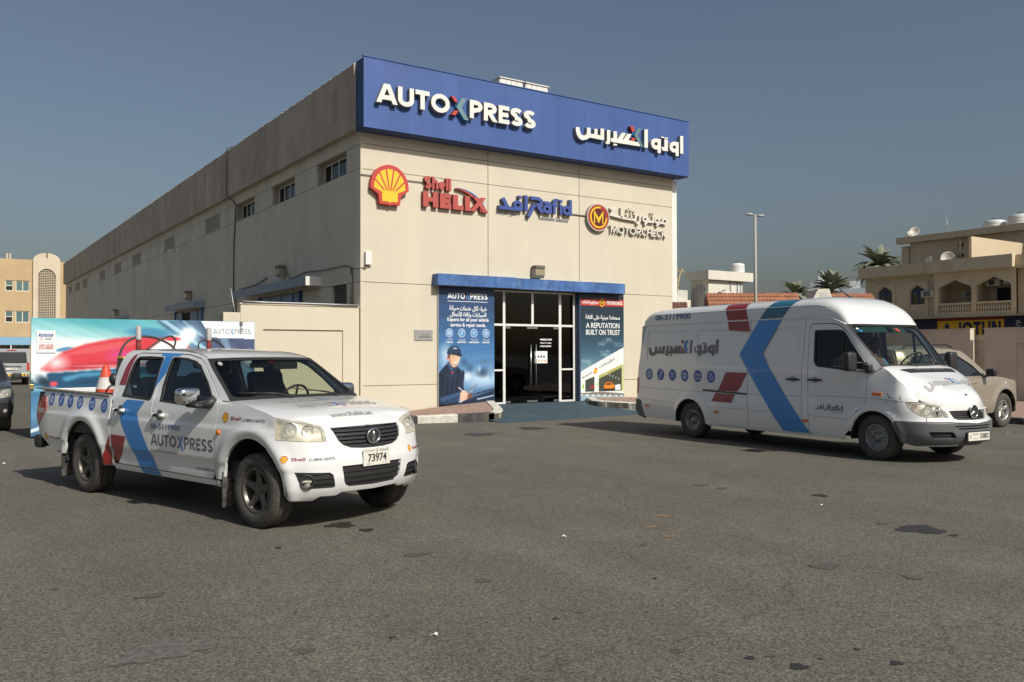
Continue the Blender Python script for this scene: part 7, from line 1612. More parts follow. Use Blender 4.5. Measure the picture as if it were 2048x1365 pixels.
# grey minibus seen from behind, far left
def minibus(loc, rz):
    t = thing('parked_minibus', 'silver grey minibus seen from behind between the dark car and the gate', 'van', loc, rz); P = mat('silver_grey_paint', (.34, .35, .36), rough=.35, coat=.5, dirt=(2, (.3, .28, .25), .3))
    prof = [(-2.3,.40),(2.2,.40),(2.35,.75),(2.2,1.1),(1.6,1.85),(1.3,1.98),(-2.1,1.98),(-2.25,1.85),(-2.32,1.1)]
    q = MB(); M = TR(rx=math.pi/2)
    q.prism(prof, -.86, .86, TR(rx=math.pi/2)); q.build('body', P, t)
    bk_ = lambda y, z, off=0: (-2.32+max(0, z-1.1)*.09-off, y, z)
    panel('rear_window', rounded([(-.74,1.20),(.74,1.20),(.68,1.80),(-.68,1.80)], .08), bk_, M_TINT, t, off=.015, thick=.01, flip=True); panel('tailgate_seam', [[(-.80,.62),(.80,.62),(.76,1.86),(-.76,1.86)]], bk_, M_BLACK, t, holes=[[(-.792,.63),(.792,.63),(.752,1.852),(-.752,1.852)]], off=.004, thick=0, flip=True)
    for s in (-1, 1): a, b = min(.72*s, .84*s), max(.72*s, .84*s); panel('tail_light', [(a,.80),(b,.80),(b,1.22),(a,1.22)], bk_, M_REDL, t, off=.016, thick=.01, flip=True)
    MB().cbox(-2.42, -2.28, -.86, .86, .45, .66, .03).build('rear_bumper', P, t)
    for k in range(9): a = -.72+.16*k; MB().add([(-2.425, a, .50), (-2.425, a+.06, .50), (-2.425, a+.12, .555), (-2.425, a+.06, .61), (-2.425, a, .61), (-2.425, a+.06, .555)], [(0, 5, 4), (0, 1, 5), (1, 2, 5), (5, 2, 3), (5, 3, 4)]).build('chevron_marking', M_YEL, t)
    MB().box(-2.422, -2.42, -.78, .78, .485, .625).build('marking_backing', M_BLK, t)
    MB().cbox(-2.36, -2.34, -.27, .27, .83, .95, .003).build('number_plate', M_PLATE, t); text('plate_number', '11370', lambda u, v, o=0: (-2.362-o, .25-u, .85+v), .18, .01, .28, .07, M_BLK, t, .001, .01)
    text('lettering', 'HIACE' if False else 'RUSH', lambda u, v, o=0: bk_(.6-u, 1.06+v, .02+o), 0, 0, .34, .07, M_SRED, t, .002, .02, shear=.3); MB().box(-2.36, -2.33, -.45, .35, 1.0, 1.03).build('handle_trim', M_BLK, t)
    MB().box(-2.27, -2.24, -.22, .22, 1.87, 1.92).build('brake_light', M_REDL, t)
    for s in (-1, 1):
        for k in range(4): MB().box(-1.9+.95*k, -1.05+.95*k, min(.85*s, .868*s), max(.85*s, .868*s), 1.2, 1.75).build('side_window', M_TINT, t)
    for x, s in ((-1.35, -1), (-1.35, 1), (1.35, -1), (1.35, 1)): wheel(t, x, .74*s, .33, .2, 'steel', s, M_RIMV)
    return t
minibus((3.72, 56.6, 0), math.pi/2-.03)

# ================================================================ tan building far left, with lattice tower
M_TAN = mat('tan_render', (.50, .36, .20), rough=.9, noise=(.6, .06), streak=(1.2, .06)); M_SAND2 = mat('pale_stone_render', (.60, .51, .38), rough=.9, noise=(.8, .05)); M_WFR = mat('cream_window_frame', (.60, .55, .42), rough=.6)
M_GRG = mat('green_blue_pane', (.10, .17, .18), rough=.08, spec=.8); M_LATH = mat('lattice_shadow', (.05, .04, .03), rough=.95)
t = thing('apartment_building', 'tan three storey building with a pale lattice tower beyond the gate', 'building', (0, 95, 0))
TWN = [(-6.6+2.45*k*1.0, w) for k, w in ()]
zs = [(7.70, 8.75), (4.72, 5.85), (1.6, 2.6)]
wx = []
for base in (-18, -12, -6, 0): wx += [(base+.0, 1.2, 2), (base+2.6, .72, 1), (base+4.0, .72, 1)]
wx = [(-17.4, 1.2, 2), (-14.6, .7, 1), (-11.5, 1.2, 2), (-8.7, .7, 1), (-5.5, 1.2, 2), (-2.7, .7, 1), (.3, 1.2, 2), (3.1, .7, 1), (5.80, .70, 1), (6.66, 1.2, 2)]
hs = [[(x, z0), (x+w, z0), (x+w, z1), (x, z1)] for x, w, k in wx for z0, z1 in zs]
f0 = lambda u, v, off=0: (u, -off, v)
panel('wall', [[(-20, 0), (8.1, 0), (8.1, 10.78), (-20, 10.78)]], f0, M_TAN, t, holes=hs, thick=.25, smooth=False)
panel('wall', [[(10.42, 0), (11.6, 0), (11.6, 10.7), (10.42, 10.7)]], f0, M_TAN, t, thick=.25, smooth=False)
MB().box(-20, 11.6, .3, 12, 0, 10.6).build('core', M_TAN, t)
for x, w, k in wx:
    for z0, z1 in zs:
        q = MB(); fr = .09; y0, y1 = .08, .16
        q.box(x, x+w, y0, y1, z0, z0+fr).box(x, x+w, y0, y1, z1-fr, z1).box(x, x+fr, y0, y1, z0+fr, z1-fr).box(x+w-fr, x+w, y0, y1, z0+fr, z1-fr)
        if k == 2: q.box(x+w/2-.045, x+w/2+.045, y0, y1, z0+fr, z1-fr)
        else: q.box(x+fr, x+w-fr, y0, y1, (z0+z1)/2-.04, (z0+z1)/2+.04)
        o = q.build('window', M_WFR, t); cells = [(x+fr, x+w/2-.045, z0+fr, z1-fr), (x+w/2+.045, x+w-fr, z0+fr, z1-fr)] if k == 2 else [(x+fr, x+w-fr, z0+fr, (z0+z1)/2-.04), (x+fr, x+w-fr, (z0+z1)/2+.04, z1-fr)]
        for j, (a, b, c_, d_) in enumerate(cells): MB().box(a, b, .12, .135, c_, d_).build('pane', M_DARK if (k == 1 and j == 0) else M_GRG, o)
tw = [(8.1, 0), (10.42, 0), (10.42, 10.85)]+[(9.26+1.16*math.cos(R(a)), 10.75+.72*math.sin(R(a))) for a in range(5, 180, 7)]+[(8.1, 10.85)]
ah = [(8.5, 3.2), (10.05, 3.2), (10.05, 9.1)]+[(9.275+.775*math.cos(R(a)), 9.1+.85*math.sin(R(a))) for a in range(8, 180, 8)]+[(8.5, 9.1)]
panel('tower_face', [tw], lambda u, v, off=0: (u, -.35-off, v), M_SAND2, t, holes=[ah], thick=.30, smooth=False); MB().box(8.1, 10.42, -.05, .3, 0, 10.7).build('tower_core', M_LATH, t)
MB().box(9.22, 9.32, -.37, -.34, 11.0, 11.5).build('tower_notch', M_LATH, t)
lm = lambda u, v, off=0: (u, -.22-off, v); q = MB(); s_ = .165
n1 = int(1.55/s_); n2 = int(6.75/s_)
for i in range(n1+1):
    for j in range(n2+1):
        cx, cz = 8.5+s_*(i+.3), 3.25+s_*(j+.5)
        if not inside(ah, np.array([[cx, cz]]))[0]: continue
        r1 = s_*.52
        q.add([(cx-r1, -.24, cz-.022), (cx+r1, -.24, cz-.022), (cx+r1, -.24, cz+.022), (cx-r1, -.24, cz+.022)], [(0, 1, 2, 3)]); q.add([(cx-.022, -.241, cz-r1), (cx+.022, -.241, cz-r1), (cx+.022, -.241, cz+r1), (cx-.022, -.241, cz+r1)], [(0, 1, 2, 3)])
        a = s_*.30; q.add([(cx, -.243, cz-a), (cx+a, -.243, cz), (cx, -.243, cz+a), (cx-a, -.243, cz)], [(0, 1, 2, 3)])
q.build('lattice_screen', M_SAND2, t, kind='stuff')
for x in (6.0, 6.25): MB().box(x-.06, x+.06, .6, .75, 10.6, 11.35).build('roof_vent', M_SAND2, t)
aw = thing('street_awning', 'light blue awning along the foot of the tan building', 'awning', (0, 94.9, 0)); M_AW = mat('pale_blue_awning', (.16, .32, .46), rough=.6, noise=(.5, .08))
MB().add([(-20, 0, 3.35), (8.0, 0, 3.35), (8.0, -1.6, 2.62), (-20, -1.6, 2.62), (-20, 0, 3.3), (8.0, 0, 3.3), (8.0, -1.6, 2.57), (-20, -1.6, 2.57)], [(0, 3, 2, 1), (4, 5, 6, 7), (0, 4, 7, 3), (1, 2, 6, 5), (3, 7, 6, 2)]).build('awning_sheet', M_AW, aw)
for x in np.arange(-18.5, 8.1, 1.9): MB().box(x-.05, x+.05, -1.6, -1.5, 0, 2.56).build('post', M_WHITE, aw)
st_ = thing('pavement_wall', 'low tan wall at the foot of the far left building', 'wall', (0, 91.5, 0)); MB().box(-20, 8, -.1, .1, 0, 1.3).build('wall', M_TAN, st_)

# ================================================================ right hand boundary wall (along y), pavement, kerb
M_WR = mat('beige_boundary_wall', (.58, .51, .41), rough=.9, noise=(.9, .06), dirt=(1.5, (.28, .24, .19), .35))
def ywall(name, label, X, y0, y1, h, recess=None, th=.25, group=None):
    t = thing(name, label, 'wall', (X, y0, 0), 0, group)
    f = lambda u, v, off=0: (-off, (y1-y0)-u, v)
    panel('wall_face', [[(0, 0), (y1-y0, 0), (y1-y0, h), (0, h)]], f, M_WR, t, holes=[recess] if recess else [], thick=.05, smooth=False)
    MB().box(.051, th, 0, y1-y0, 0, h).build('wall_core', M_WR, t); MB().box(-.0, th, -.004, -.001, 0, h).build('wall_end', M_CREAM2, t); MB().box(-.02, th+.02, -.02, y1-y0+.02, h+.002, h+.03).build('coping', M_WR, t)
    return t
ywall('boundary_wall', 'plain beige boundary wall running from behind the van towards the gate pier', 28.5, 15.42, 19.7, 2.42)
ywall('boundary_wall', 'beige boundary wall with a large recessed panel at the right edge', 28.5, 9.0, 14.95, 2.42, [(.98, .18), (5.5, .18), (5.5, 1.95), (.98, 1.95)])
ywall('gate_pier', 'narrow lower wall piece with a recessed panel in the gap of the boundary wall', 28.9, 14.8, 15.7, 2.2, [(.22, .15), (.8, .15), (.8, 2.05), (.22, 2.05)])
ywall('boundary_wall', 'short beige boundary wall hidden behind the van, beside the workshop', 28.5, 19.9, 34, 2.42)
pv = struct(panel('pavement', [(20.85, 5.0), (28.5, 5.0), (28.5, 20), (21.3, 20)], lambda u, v, f: (u, v, .13+f), M_PAVE, None, thick=.13, smooth=False))
for k in range(15):
    y0 = 5+k; x0 = 20.72+.03*k; MB().cbox(x0-.14, x0+.02, y0+.008, y0+.992, -.02, .15, .02).build('kerbstone', M_KB if k % 2 else M_KW, pv)

# ================================================================ shop building on the right, facade facing -x
K_ = 1.579
def vy(y): return y*K_
def vz(z): return 1.65+(z-1.65)*K_
M_V = mat('sand_render', (.64, .52, .36), rough=.9, noise=(.5, .06), streak=(1.0, .06), dirt=(1.2, (.28, .22, .15), .3)); M_VD = mat('sand_render_light', (.60, .49, .33), rough=.9, noise=(.5, .05)); M_NAVY = mat('navy_fascia', (.016, .016, .06), rough=.5); M_JY = mat('shop_sign_yellow', (.80, .48, .02), rough=.5); M_JN = mat('shop_sign_navy', (.02, .015, .08), rough=.5); M_JR = mat('shop_sign_red', (.26, .03, .015), rough=.5); M_WB = mat('blue_window_frame', (.03, .07, .22), rough=.5)
XV = 60.0
V_ = thing('shop_building', 'sand coloured two storey building with arched balconies, right background', 'building', (XV, 0, 0))
# facade plane: u runs along -y so that left in the picture is small u
U0 = 41.5
fv = lambda d: (lambda u, v, off=0: (d-off, U0-u, v))
uu_ = lambda y: U0-vy(y)
yL, yJ, yR = vy(25.9), vy(22.35), vy(18.6)
def arched(u0, u1, z0, zs_, zt, n=5):       # pointed arch outline with rounded shoulders
    m = (u0+u1)/2; w = (u1-u0)
    return [(u0, z0), (u1, z0), (u1, zs_-.25), (u1-w*.02, zs_-.08), (u1-w*.08, zs_), (u1-w*.30, zs_+(zt-zs_)*.5), (m, zt), (u0+w*.30, zs_+(zt-zs_)*.5), (u0+w*.08, zs_), (u0+w*.02, zs_-.08), (u0, zs_-.25)]
b1 = arched(uu_(22.02), uu_(20.48), vz(3.42), vz(4.62), vz(4.91)); b2 = arched(uu_(20.30), uu_(18.79), vz(3.42), vz(4.65), vz(4.93))
wA = arched(uu_(23.48), uu_(22.77), vz(3.90), vz(4.60), vz(4.80)); wB = arched(uu_(25.15), uu_(24.42), vz(3.95), vz(4.62), vz(4.83))
zc0, zc1 = vz(5.28), vz(5.79); zsg0, zsg1 = vz(2.35), vz(3.18)
panel('upper_wall', [[(uu_(25.83), vz(3.18)), (uu_(22.22), vz(3.18)), (uu_(22.22), zc0), (uu_(25.83), zc0)]], fv(.35), M_V, V_, holes=[wA, wB], thick=.25, smooth=False)
panel('balcony_wall', [[(uu_(22.2), vz(3.20)), (uu_(18.60), vz(3.20)), (uu_(18.60), zc0), (uu_(22.2), zc0)]], fv(0), M_V, V_, holes=[b1, b2], thick=.3, smooth=False)
panel('upper_wall', [[(uu_(18.58), vz(3.18)), (uu_(13), vz(3.18)), (uu_(13), zc0), (uu_(18.58), zc0)]], fv(.5), M_V, V_, holes=[[(uu_(18.3), vz(4.25)), (uu_(17.9), vz(4.25)), (uu_(17.9), vz(4.55)), (uu_(18.3), vz(4.55))]], thick=.25, smooth=False)
# surround mouldings
for w in (wA, wB):
    P = np.array(w); c_ = np.array(((P[:, 0].min()+P[:, 0].max())/2, 0)); lo, hi = P[:, 0].min()-.28, P[:, 0].max()+.30
    panel('window_surround', [[(lo, vz(3.18)), (hi, vz(3.18)), (hi, vz(4.97)), (lo, vz(4.97))]], fv(.35), M_V, V_, holes=[[(p[0], p[1]) for p in [(P[:, 0].min()-.06, vz(3.19))]+[]+[(P[:, 0].max()+.06, vz(3.19)), (P[:, 0].max()+.06, vz(4.6)), (c_[0], vz(4.86)), (P[:, 0].min()-.06, vz(4.6))]]], off=.08, thick=.08, smooth=False)
    fr = panel('window', [w], fv(.35), M_WB, V_, holes=[[tuple(np.array((c_[0], vz(4.25)))+(p-np.array((c_[0], vz(4.25))))*np.array((.90, .93))) for p in P]], off=-.12, thick=.05, smooth=False)
    panel('pane', [[tuple(np.array((c_[0], vz(4.25)))+(p-np.array((c_[0], vz(4.25))))*.97) for p in P]], fv(.35), mat('olive_pane', (.10, .10, .05), rough=.1), fr, off=-.16, thick=0, smooth=False)
    panel('glazing_bar', [[(P[:, 0].min(), vz(4.42)), (P[:, 0].max(), vz(4.42)), (P[:, 0].max(), vz(4.46)), (P[:, 0].min(), vz(4.46))], [(c_[0]-.035, vz(3.9)), (c_[0]+.035, vz(3.9)), (c_[0]+.035, vz(4.44)), (c_[0]-.035, vz(4.44))]], fv(.35), M_WB, fr, off=-.11, thick=.03, smooth=False)
    for k in range(5): a = R(20+35*k); panel('fan_bar', stroke([(c_[0], vz(4.46)), (c_[0]+.5*math.cos(a), vz(4.46)+.42*math.sin(a))], .04), fv(.35), M_WB, fr, off=-.11, thick=.03, smooth=False)
# cornice / parapets
def vbox(nm, ya, yb, x0, x1, z0, z1, m, par=V_): return MB().box(x0, x1, min(vy(ya), vy(yb)), max(vy(ya), vy(yb)), z0, z1).build(nm, m, par)
vbox('parapet', 26.0, 22.36, -.15, .6, zc0, zc1, M_V); vbox('parapet', 22.35, 18.60, -.45, .6, zc0-.02, zc1+.02, M_V); vbox('parapet', 18.58, 13, 0, .9, zc0, zc1-.02, M_V); vbox('parapet_end', 18.60, 18.595, -.449, .899, zc0, zc1, M_VD)
vbox('core', 26-.17, 13, 1.9, 9, 0, zc0, M_V); vbox('side_wall', 25.83, 25.7, .36, 9, 0, zc0, M_V); vbox('floor_slab', 25.8, 13, .05, 1.9, vz(3.10), vz(3.22), M_V); vbox('ceiling_slab', 25.8, 13, .05, 9, zc0-.1, zc0, M_V); vbox('floor_below', 25.8, 13, .4, 1.9, 0, vz(2.3), M_V)
vbox('balcony_pier', 22.2, 22.1, .1, 1.9, vz(3.2), zc0, M_V); vbox('balcony_pier', 18.7, 18.6, .1, 1.9, vz(3.2), zc0, M_V); vbox('balcony_pier', 20.43, 20.36, .1, 1.9, vz(3.2), zc0, M_V)
# balusters
bal = MB().lathe([(.05, 0), (.06, .03), (.04, .08), (.085, .22), (.075, .32), (.04, .42), (.06, .50), (.05, .53)], 10).build('baluster', M_VD, V_)
first = True
for ya, yb in ((22.0, 20.5), (20.28, 18.81)):
    n = 13
    for i in range(n):
        y = vy(ya+(yb-ya)*(i+.5)/n); 
        if first: bal.location = (.15, y, vz(3.45)); first = False
        else: inst(bal, V_, (.15, y, vz(3.45)))
    MB().box(.02, .28, vy(yb), vy(ya), vz(3.45)+.53, vz(3.45)+.66).build('balustrade_rail', M_VD, V_); MB().box(.02, .28, vy(yb), vy(ya), vz(3.42)-.1, vz(3.45)).build('balustrade_base', M_V, V_)
MB().box(1.85, 1.89, vy(20.72), vy(20.44), vz(3.4), vz(4.42)).build('balcony_door', M_JN, V_); MB().box(1.85, 1.89, vy(19.93), vy(19.38), vz(3.8), vz(4.47)).build('balcony_window', M_DARK, V_); MB().box(1.80, 1.90, vy(19.96), vy(19.93), vz(3.8), vz(4.5)).box(1.80, 1.90, vy(19.93), vy(19.38), vz(4.47), vz(4.5)).build('window_frame', M_WB, V_)
# shop fascia
sg = thing('shop_sign', 'yellow shop sign JOTUN with a penguin emblem on a navy fascia', 'sign', (XV-.6, 0, 0)); fs_ = lambda u, v, off=0: (-off, U0-u, v)
panel('navy_fascia', [[(uu_(25.8), zsg0), (uu_(12), zsg0), (uu_(12), zsg1), (uu_(25.8), zsg1)]], fs_, M_NAVY, sg, thick=.3, smooth=False)
ya, yb = 21.81, 18.9
panel('yellow_panel', [[(uu_(ya), zsg0), (uu_(yb), zsg0), (uu_(yb), zsg1-.2), (uu_(ya), zsg1-.2)]], fs_, M_JY, sg, off=.05, thick=.05, smooth=False); panel('red_strip', [[(uu_(ya), zsg1-.2), (uu_(yb), zsg1-.2), (uu_(yb), zsg1-.02), (uu_(ya), zsg1-.02)]], fs_, M_JR, sg, off=.052, thick=.05, smooth=False)
ju = uu_(20.93); jw = uu_(19.02)-ju; P, W = word_polys('JOTUN', .24, .10); jh = 1.0
for k, polys in P: panel('letter', [[(ju+p[0]*jw/W, zsg1-.30-jh+p[1]*jh) for p in q] for q in polys], fs_, M_JN, sg, off=.06, thick=.01, smooth=False)
eu = uu_(21.38); ez = zsg1-.32
pg = panel('penguin_emblem', [[(eu-.42, ez-1.0), (eu+.42, ez-1.0), (eu+.40, ez-.75), (eu+.22, ez-.50), (eu+.18, ez-.2), (eu+.10, ez-.04), (eu-.08, ez-.04), (eu-.14, ez-.2), (eu-.12, ez-.5), (eu-.36, ez-.68)]], fs_, M_JN, sg, off=.06, thick=.01, smooth=False)
panel('penguin_belly', disc(eu+.0, ez-.68, .15, .28), fs_, M_PW, pg, off=.064, thick=0); panel('penguin_eye', disc(eu, ez-.14, .03), fs_, M_PW, pg, off=.064, thick=0)
text('fascia_lettering', '\uFE9E', fs_, uu_(18.42), zsg0+.65, .35, .35, M_PW, sg, .02)
MB().box(-1.0, -.02, vy(12), vy(25.8), zsg1+.01, zsg1+.06).build('awning_edge', M_VD, sg)
# upper storey set back
XU = 67.9; Uo = 45.0
fu = lambda d: (lambda u, v, off=0: (XU-XV+d-off, Uo-u, v))
def up(y): return Uo-vy(y)
zu0, zu1, zu2 = vz(6.3), vz(7.43), vz(7.75)
vbox('roof_parapet', 27.02, 13, XU-XV-.5, XU-XV+.2, zu1, zu2, M_V); vbox('upper_storey', 26.4, 13, XU-XV, XU-XV+8, zc0, zu1, M_VD if False else M_V); vbox('corner_pier', 26.85, 26.45, XU-XV-.1, XU-XV+.6, zc0, vz(7.29), M_VD)
MB().add([(2.2, vy(20.0)*1.06, zc0), (7.8, vy(20.0)*1.02, zc0), (7.8, vy(20.0)*1.02, vz(6.75)), (2.2, vy(20.0)*1.06, vz(6.95)), (2.2, vy(20.0)*1.06+.2, zc0), (7.8, vy(20.0)*1.02+.2, zc0), (7.8, vy(20.0)*1.02+.2, vz(6.75)), (2.2, vy(20.0)*1.06+.2, vz(6.95))], [(0, 1, 2, 3), (7, 6, 5, 4), (3, 2, 6, 7), (0, 3, 7, 4), (1, 5, 6, 2)]).build('terrace_wall', M_VD, V_)
MB().box(XU-XV-.02, XU-XV+.1, vy(21.75), vy(21.1), vz(6.2), vz(6.75)).build('upper_window', M_DARK, V_)
for z in (6.97, 6.45): MB().box(XU-XV-.05, XU-XV+.1, vy(23.8), vy(23.55), vz(z), vz(z+.15)).build('vent_opening', M_DARK, V_)
cable('service_pipe', [(XU-.25, vy(23.62), vz(7.35)), (XU-.25, vy(23.62), vz(6.3))], .10, 'vertical service pipe on the upper storey of the shop building', M_VD, 'pipe')
# air conditioners
M_AC = mat('ac_white', (.50, .50, .47), rough=.5); M_GRI = mat('ac_grille', (.09, .09, .085), rough=.7)
def ac(y, z, x, w, h, lab, split=False):
    t = thing('air_conditioner', lab, 'air conditioner', (XV+x, vy(y), vz(z)), 0, 'air conditioners on the shop building')
    MB().cbox(0, .6, -w/2, w/2, 0, h, .02).build('casing', M_AC, t)
    if split:
        MB().lathe([(0, .0), (h*.36, .0), (h*.40, .03), (h*.42, .0)], 20, TR((-.01, .08*w, h/2), ry=-math.pi/2)).build('fan_grille', M_GRI, t)
    else:
        MB().box(-.012, 0, -w*.46, w*.28, h*.12, h*.88).build('grille', M_GRI, t)
        for k in range(5): MB().box(-.018, -.012, -w*.46, w*.28, h*(.18+.15*k), h*(.18+.15*k)+.012).build('grille_slat', M_AC, t)
ac(22.45, 4.18, -.35, .75, .48, 'boxy window air conditioner on the wall left of the balconies'); ac(21.05, 4.14, 1.2, .75, .46, 'window air conditioner inside the left balcony arch')
ac(19.85, 4.56, .9, .95, .5, 'split unit hanging left in the right balcony arch', True); ac(19.1, 4.6, .9, .95, .5, 'split unit hanging right in the right balcony arch', True)
# dishes, tanks, mast
def dish(y, z, x, r, lab, az=0, col=None):
    t = thing('satellite_dish', lab, 'satellite dish', (x, vy(y), vz(z)), az, 'satellite dishes on the shop building')
    MB().lathe([(0, 0), (r*.5, .03), (r*.85, .09), (r, .14), (r*.99, .15), (r*.84, .10), (0, .02)], 24, TR((0, 0, r), ry=-1.2)).build('dish', mat('dish_white', (.66, .64, .58), rough=.5, dirt=(4, (.35, .16, .06), .7)), t); MB().tube([(0, 0, 0), (.1, 0, r)], .03, 6).tube([(.05, 0, r*.6), (-r*.9, 0, r*1.2)], .015, 6).build('arm', M_CABLE, t)
dish(26.15, 7.74, XU, .40, 'larger rusty dish of the pair on the top roof edge', .5); dish(26.45, 7.70, XU+.1, .30, 'smaller rusty dish of the pair on the top roof edge', .9)
dish(22.0*1.06, 5.76, XV+2.5, .40, 'rust stained dish on the terrace, left of its pair', -.4); dish(21.2*1.06, 5.78, XV+2.6, .48, 'broad pale dish on the terrace, right of its pair', .3)
M_TANK = mat('white_water_tank', (.62, .63, .62), rough=.45, dirt=(1.5, (.45, .42, .36), .3))
def tank(loc, r, h, lab, mt=M_TANK):
    t = thing('water_tank', lab, 'water tank', loc, 0, 'round water tanks on roofs'); pr = [(0, 0), (r, 0)]
    for k in range(5): z = h*.8*k/5; pr += [(r, z+.02), (r*1.02, z+h*.05), (r*1.02, z+h*.1), (r, z+h*.13)]
    pr += [(r, h*.82), (r*.93, h*.9), (r*.4, h*.98), (0, h)]; MB().lathe(pr, 28).build('tank_body', mt, t); MB().lathe([(0, h*1.07), (r*.28, h*1.06), (r*.32, h*.97), (r*.32, h*.93)], 18).build('lid', M_PLASTIC, t)
    return t
tank((XU+1.5, vy(22.05)*1.02, vz(7.75)-.35), .80, 1.15, 'white water tank on the shop roof, left of the pair'); tank((XU+1.5, vy(20.65)*1.02+.3, vz(7.75)-.25), .86, 1.25, 'white water tank with black lid on the shop roof, right of the pair')
cable('roof_mast', [(XU, vy(24.25), vz(7.75)), (XU, vy(24.5), vz(8.7))], .03, 'thin leaning mast on the upper roof', M_ALUM, 'mast')

# ================================================================ middle background: white house, tiled roofs, palms, lamp, towers
M_WH = mat('white_render', (.66, .62, .53), rough=.9, noise=(.5, .04), dirt=(.9, (.45, .42, .35), .3)); M_WG = mat('grey_white_render', (.55, .53, .48), rough=.9)
t = thing('white_house', 'white flat roofed stair tower with a lattice panel behind the tiled roof', 'building', (63.3, 60, 0))
MB().box(0, 4.9, 0, 2.35, 0, 8.85).build('walls', M_WH, t); MB().box(-.45, 6.0, -.45, 2.7, 8.86, 9.75).build('parapet', M_WH, t)
la = [(.30, 2), (2.0, 2), (2.0, 7.6)]+[(1.15+.85*math.cos(R(a)), 7.6+.85*math.sin(R(a))) for a in range(10, 180, 10)]+[(.30, 7.6)]
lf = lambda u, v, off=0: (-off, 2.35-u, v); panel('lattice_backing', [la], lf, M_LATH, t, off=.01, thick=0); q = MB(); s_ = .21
q2 = MB()
for i in range(10):
    u = .30+s_*i; zt_ = 7.6+.85*math.sqrt(max(0, 1-((u-1.15)/.85)**2)); q2.box(-.08, -.02, 2.35-u-.045, 2.35-u+.045, 2, zt_)
for j in range(31):
    z = 2.1+s_*j; hw_ = .85 if z < 7.6 else .85*math.sqrt(max(0, 1-((z-7.6)/.85)**2)); q2.box(-.078, -.02, 2.35-1.15-hw_, 2.35-1.15+hw_, z-.045, z+.045)
q2.build('lattice_screen', M_WG, t, kind='stuff')
MB().tube([(3.1, -.06, 6.3), (3.1, -.06, 9.3)], .06, 6).tube([(4.1, -.06, 6.3), (4.1, -.06, 9.6)], .05, 6).tube([(4.6, -.06, 9.4), (4.6, -.06, 6)], .04, 6).build('pipes', M_GALV, t)
tank((68.6, 61.0, 9.3), .72, 1.6, 'tall white water tank on the white house')
tank((56.9, 52.1, 6.1), .55, .95, 'small cream water tank half hidden behind the tiled roof', M_WH)
t = thing('low_house', 'low white house wall beside the workshop edge, with a yellow ladder', 'building', (55.5, 62, 0)); MB().box(0, 7.0, 0, 6, 0, 7.9).build('walls', M_WG, t); MB().box(-.0, 7, -.4, 0, 5.6, 6.9).build('front_parapet', M_WH, t)
t = thing('roof_ladder', 'yellow safety ladder on the low white house', 'ladder', (59.6, 61.4, 5.0)); M_LY = mat('ladder_yellow', (.60, .45, .15), rough=.6)
lq = MB()
for x in (0, .7): lq.tube([(x*1.0-.3, 0, 0), (x+.5, 0, 4.2), (x+.9, 0, 4.9), (x+1.3, 0, 4.4)], .05, 6)
for k in range(9): lq.tube([(-.3+.8*k/9*1.0+.05, 0, .45*k+.2), (.4+.8*k/9+.05, 0, .45*k+.2)], .035, 5)
lq.build('ladder', M_LY, t)
cable('white_pole', [(59.0, 60.5, 7.0), (59.0, 60.5, 10.4)], .09, 'short white pole above the low white house', M_WHITE, 'pole')

# tiled roofs: real tile courses
M_TILE = mat('terracotta_tile', (.36, .155, .085), rough=.85, noise=(3, .22), dirt=(1.5, (.22, .10, .06), .5)); M_TILED = mat('dark_tile', (.17, .085, .06), rough=.85, noise=(3, .2))
def tile_roof(name, label, A, B, depth_v, z_lo, z_hi, m, rows=7):
    """A, B: ground points of the eave line; ridge lies depth_v behind"""
    t = thing(name, label, 'building', (A[0], A[1], 0)); d = np.array(B)-np.array(A); L_ = np.linalg.norm(d); d /= L_; a = math.atan2(d[1], d[0]); t.rotation_euler = (0, 0, a)
    MB().box(0, L_, .1, depth_v*2, 0, z_lo).build('walls', M_WH, t); q = MB(); pw_ = .20; n = int(L_/pw_)
    for r_ in range(rows):
        y0 = depth_v*r_/rows; y1 = depth_v*(r_+1)/rows+.08; z0 = z_lo+(z_hi-z_lo)*r_/rows+.05; z1 = z_lo+(z_hi-z_lo)*(r_+1)/rows
        vs = []; 
        for i in range(n*4+1):
            x = L_*i/(n*4); bmp = .035*abs(math.sin(math.pi*i/4)); vs += [(x, y0, z0+bmp-.06), (x, y0, z0+bmp), (x, y1, z1+bmp)]
        q.add(vs, [(i*3+k, (i+1)*3+k, (i+1)*3+k+1, i*3+k+1) for i in range(n*4) for k in (0, 1)], 0, False)
    q.build('roof_tiles', m, t, kind='stuff'); MB().add([(0, depth_v, z_hi), (L_, depth_v, z_hi), (L_, depth_v*2, z_lo), (0, depth_v*2, z_lo)], [(0, 1, 2, 3)]).add([(0, 0, z_lo), (0, depth_v, z_hi), (0, depth_v*2, z_lo)], [(0, 1, 2)]).build('rear_slope', m, t)
    return t
tile_roof('tiled_house', 'long low house with terracotta tiled roof left of the white gable', (35.7, 33.6), (39.9, 30.6), 1.6, 3.5, 5.05, M_TILE)
tile_roof('tiled_house', 'terracotta tiled roof between the white gable and the shop building', (41.0, 29.8), (43.4, 28.2), 1.6, 3.7, 5.0, M_TILE)
tile_roof('tiled_house', 'small dark tiled roof beside the workshop edge', (34.0, 36.5), (35.6, 35.2), 1.2, 3.6, 4.6, M_TILED)
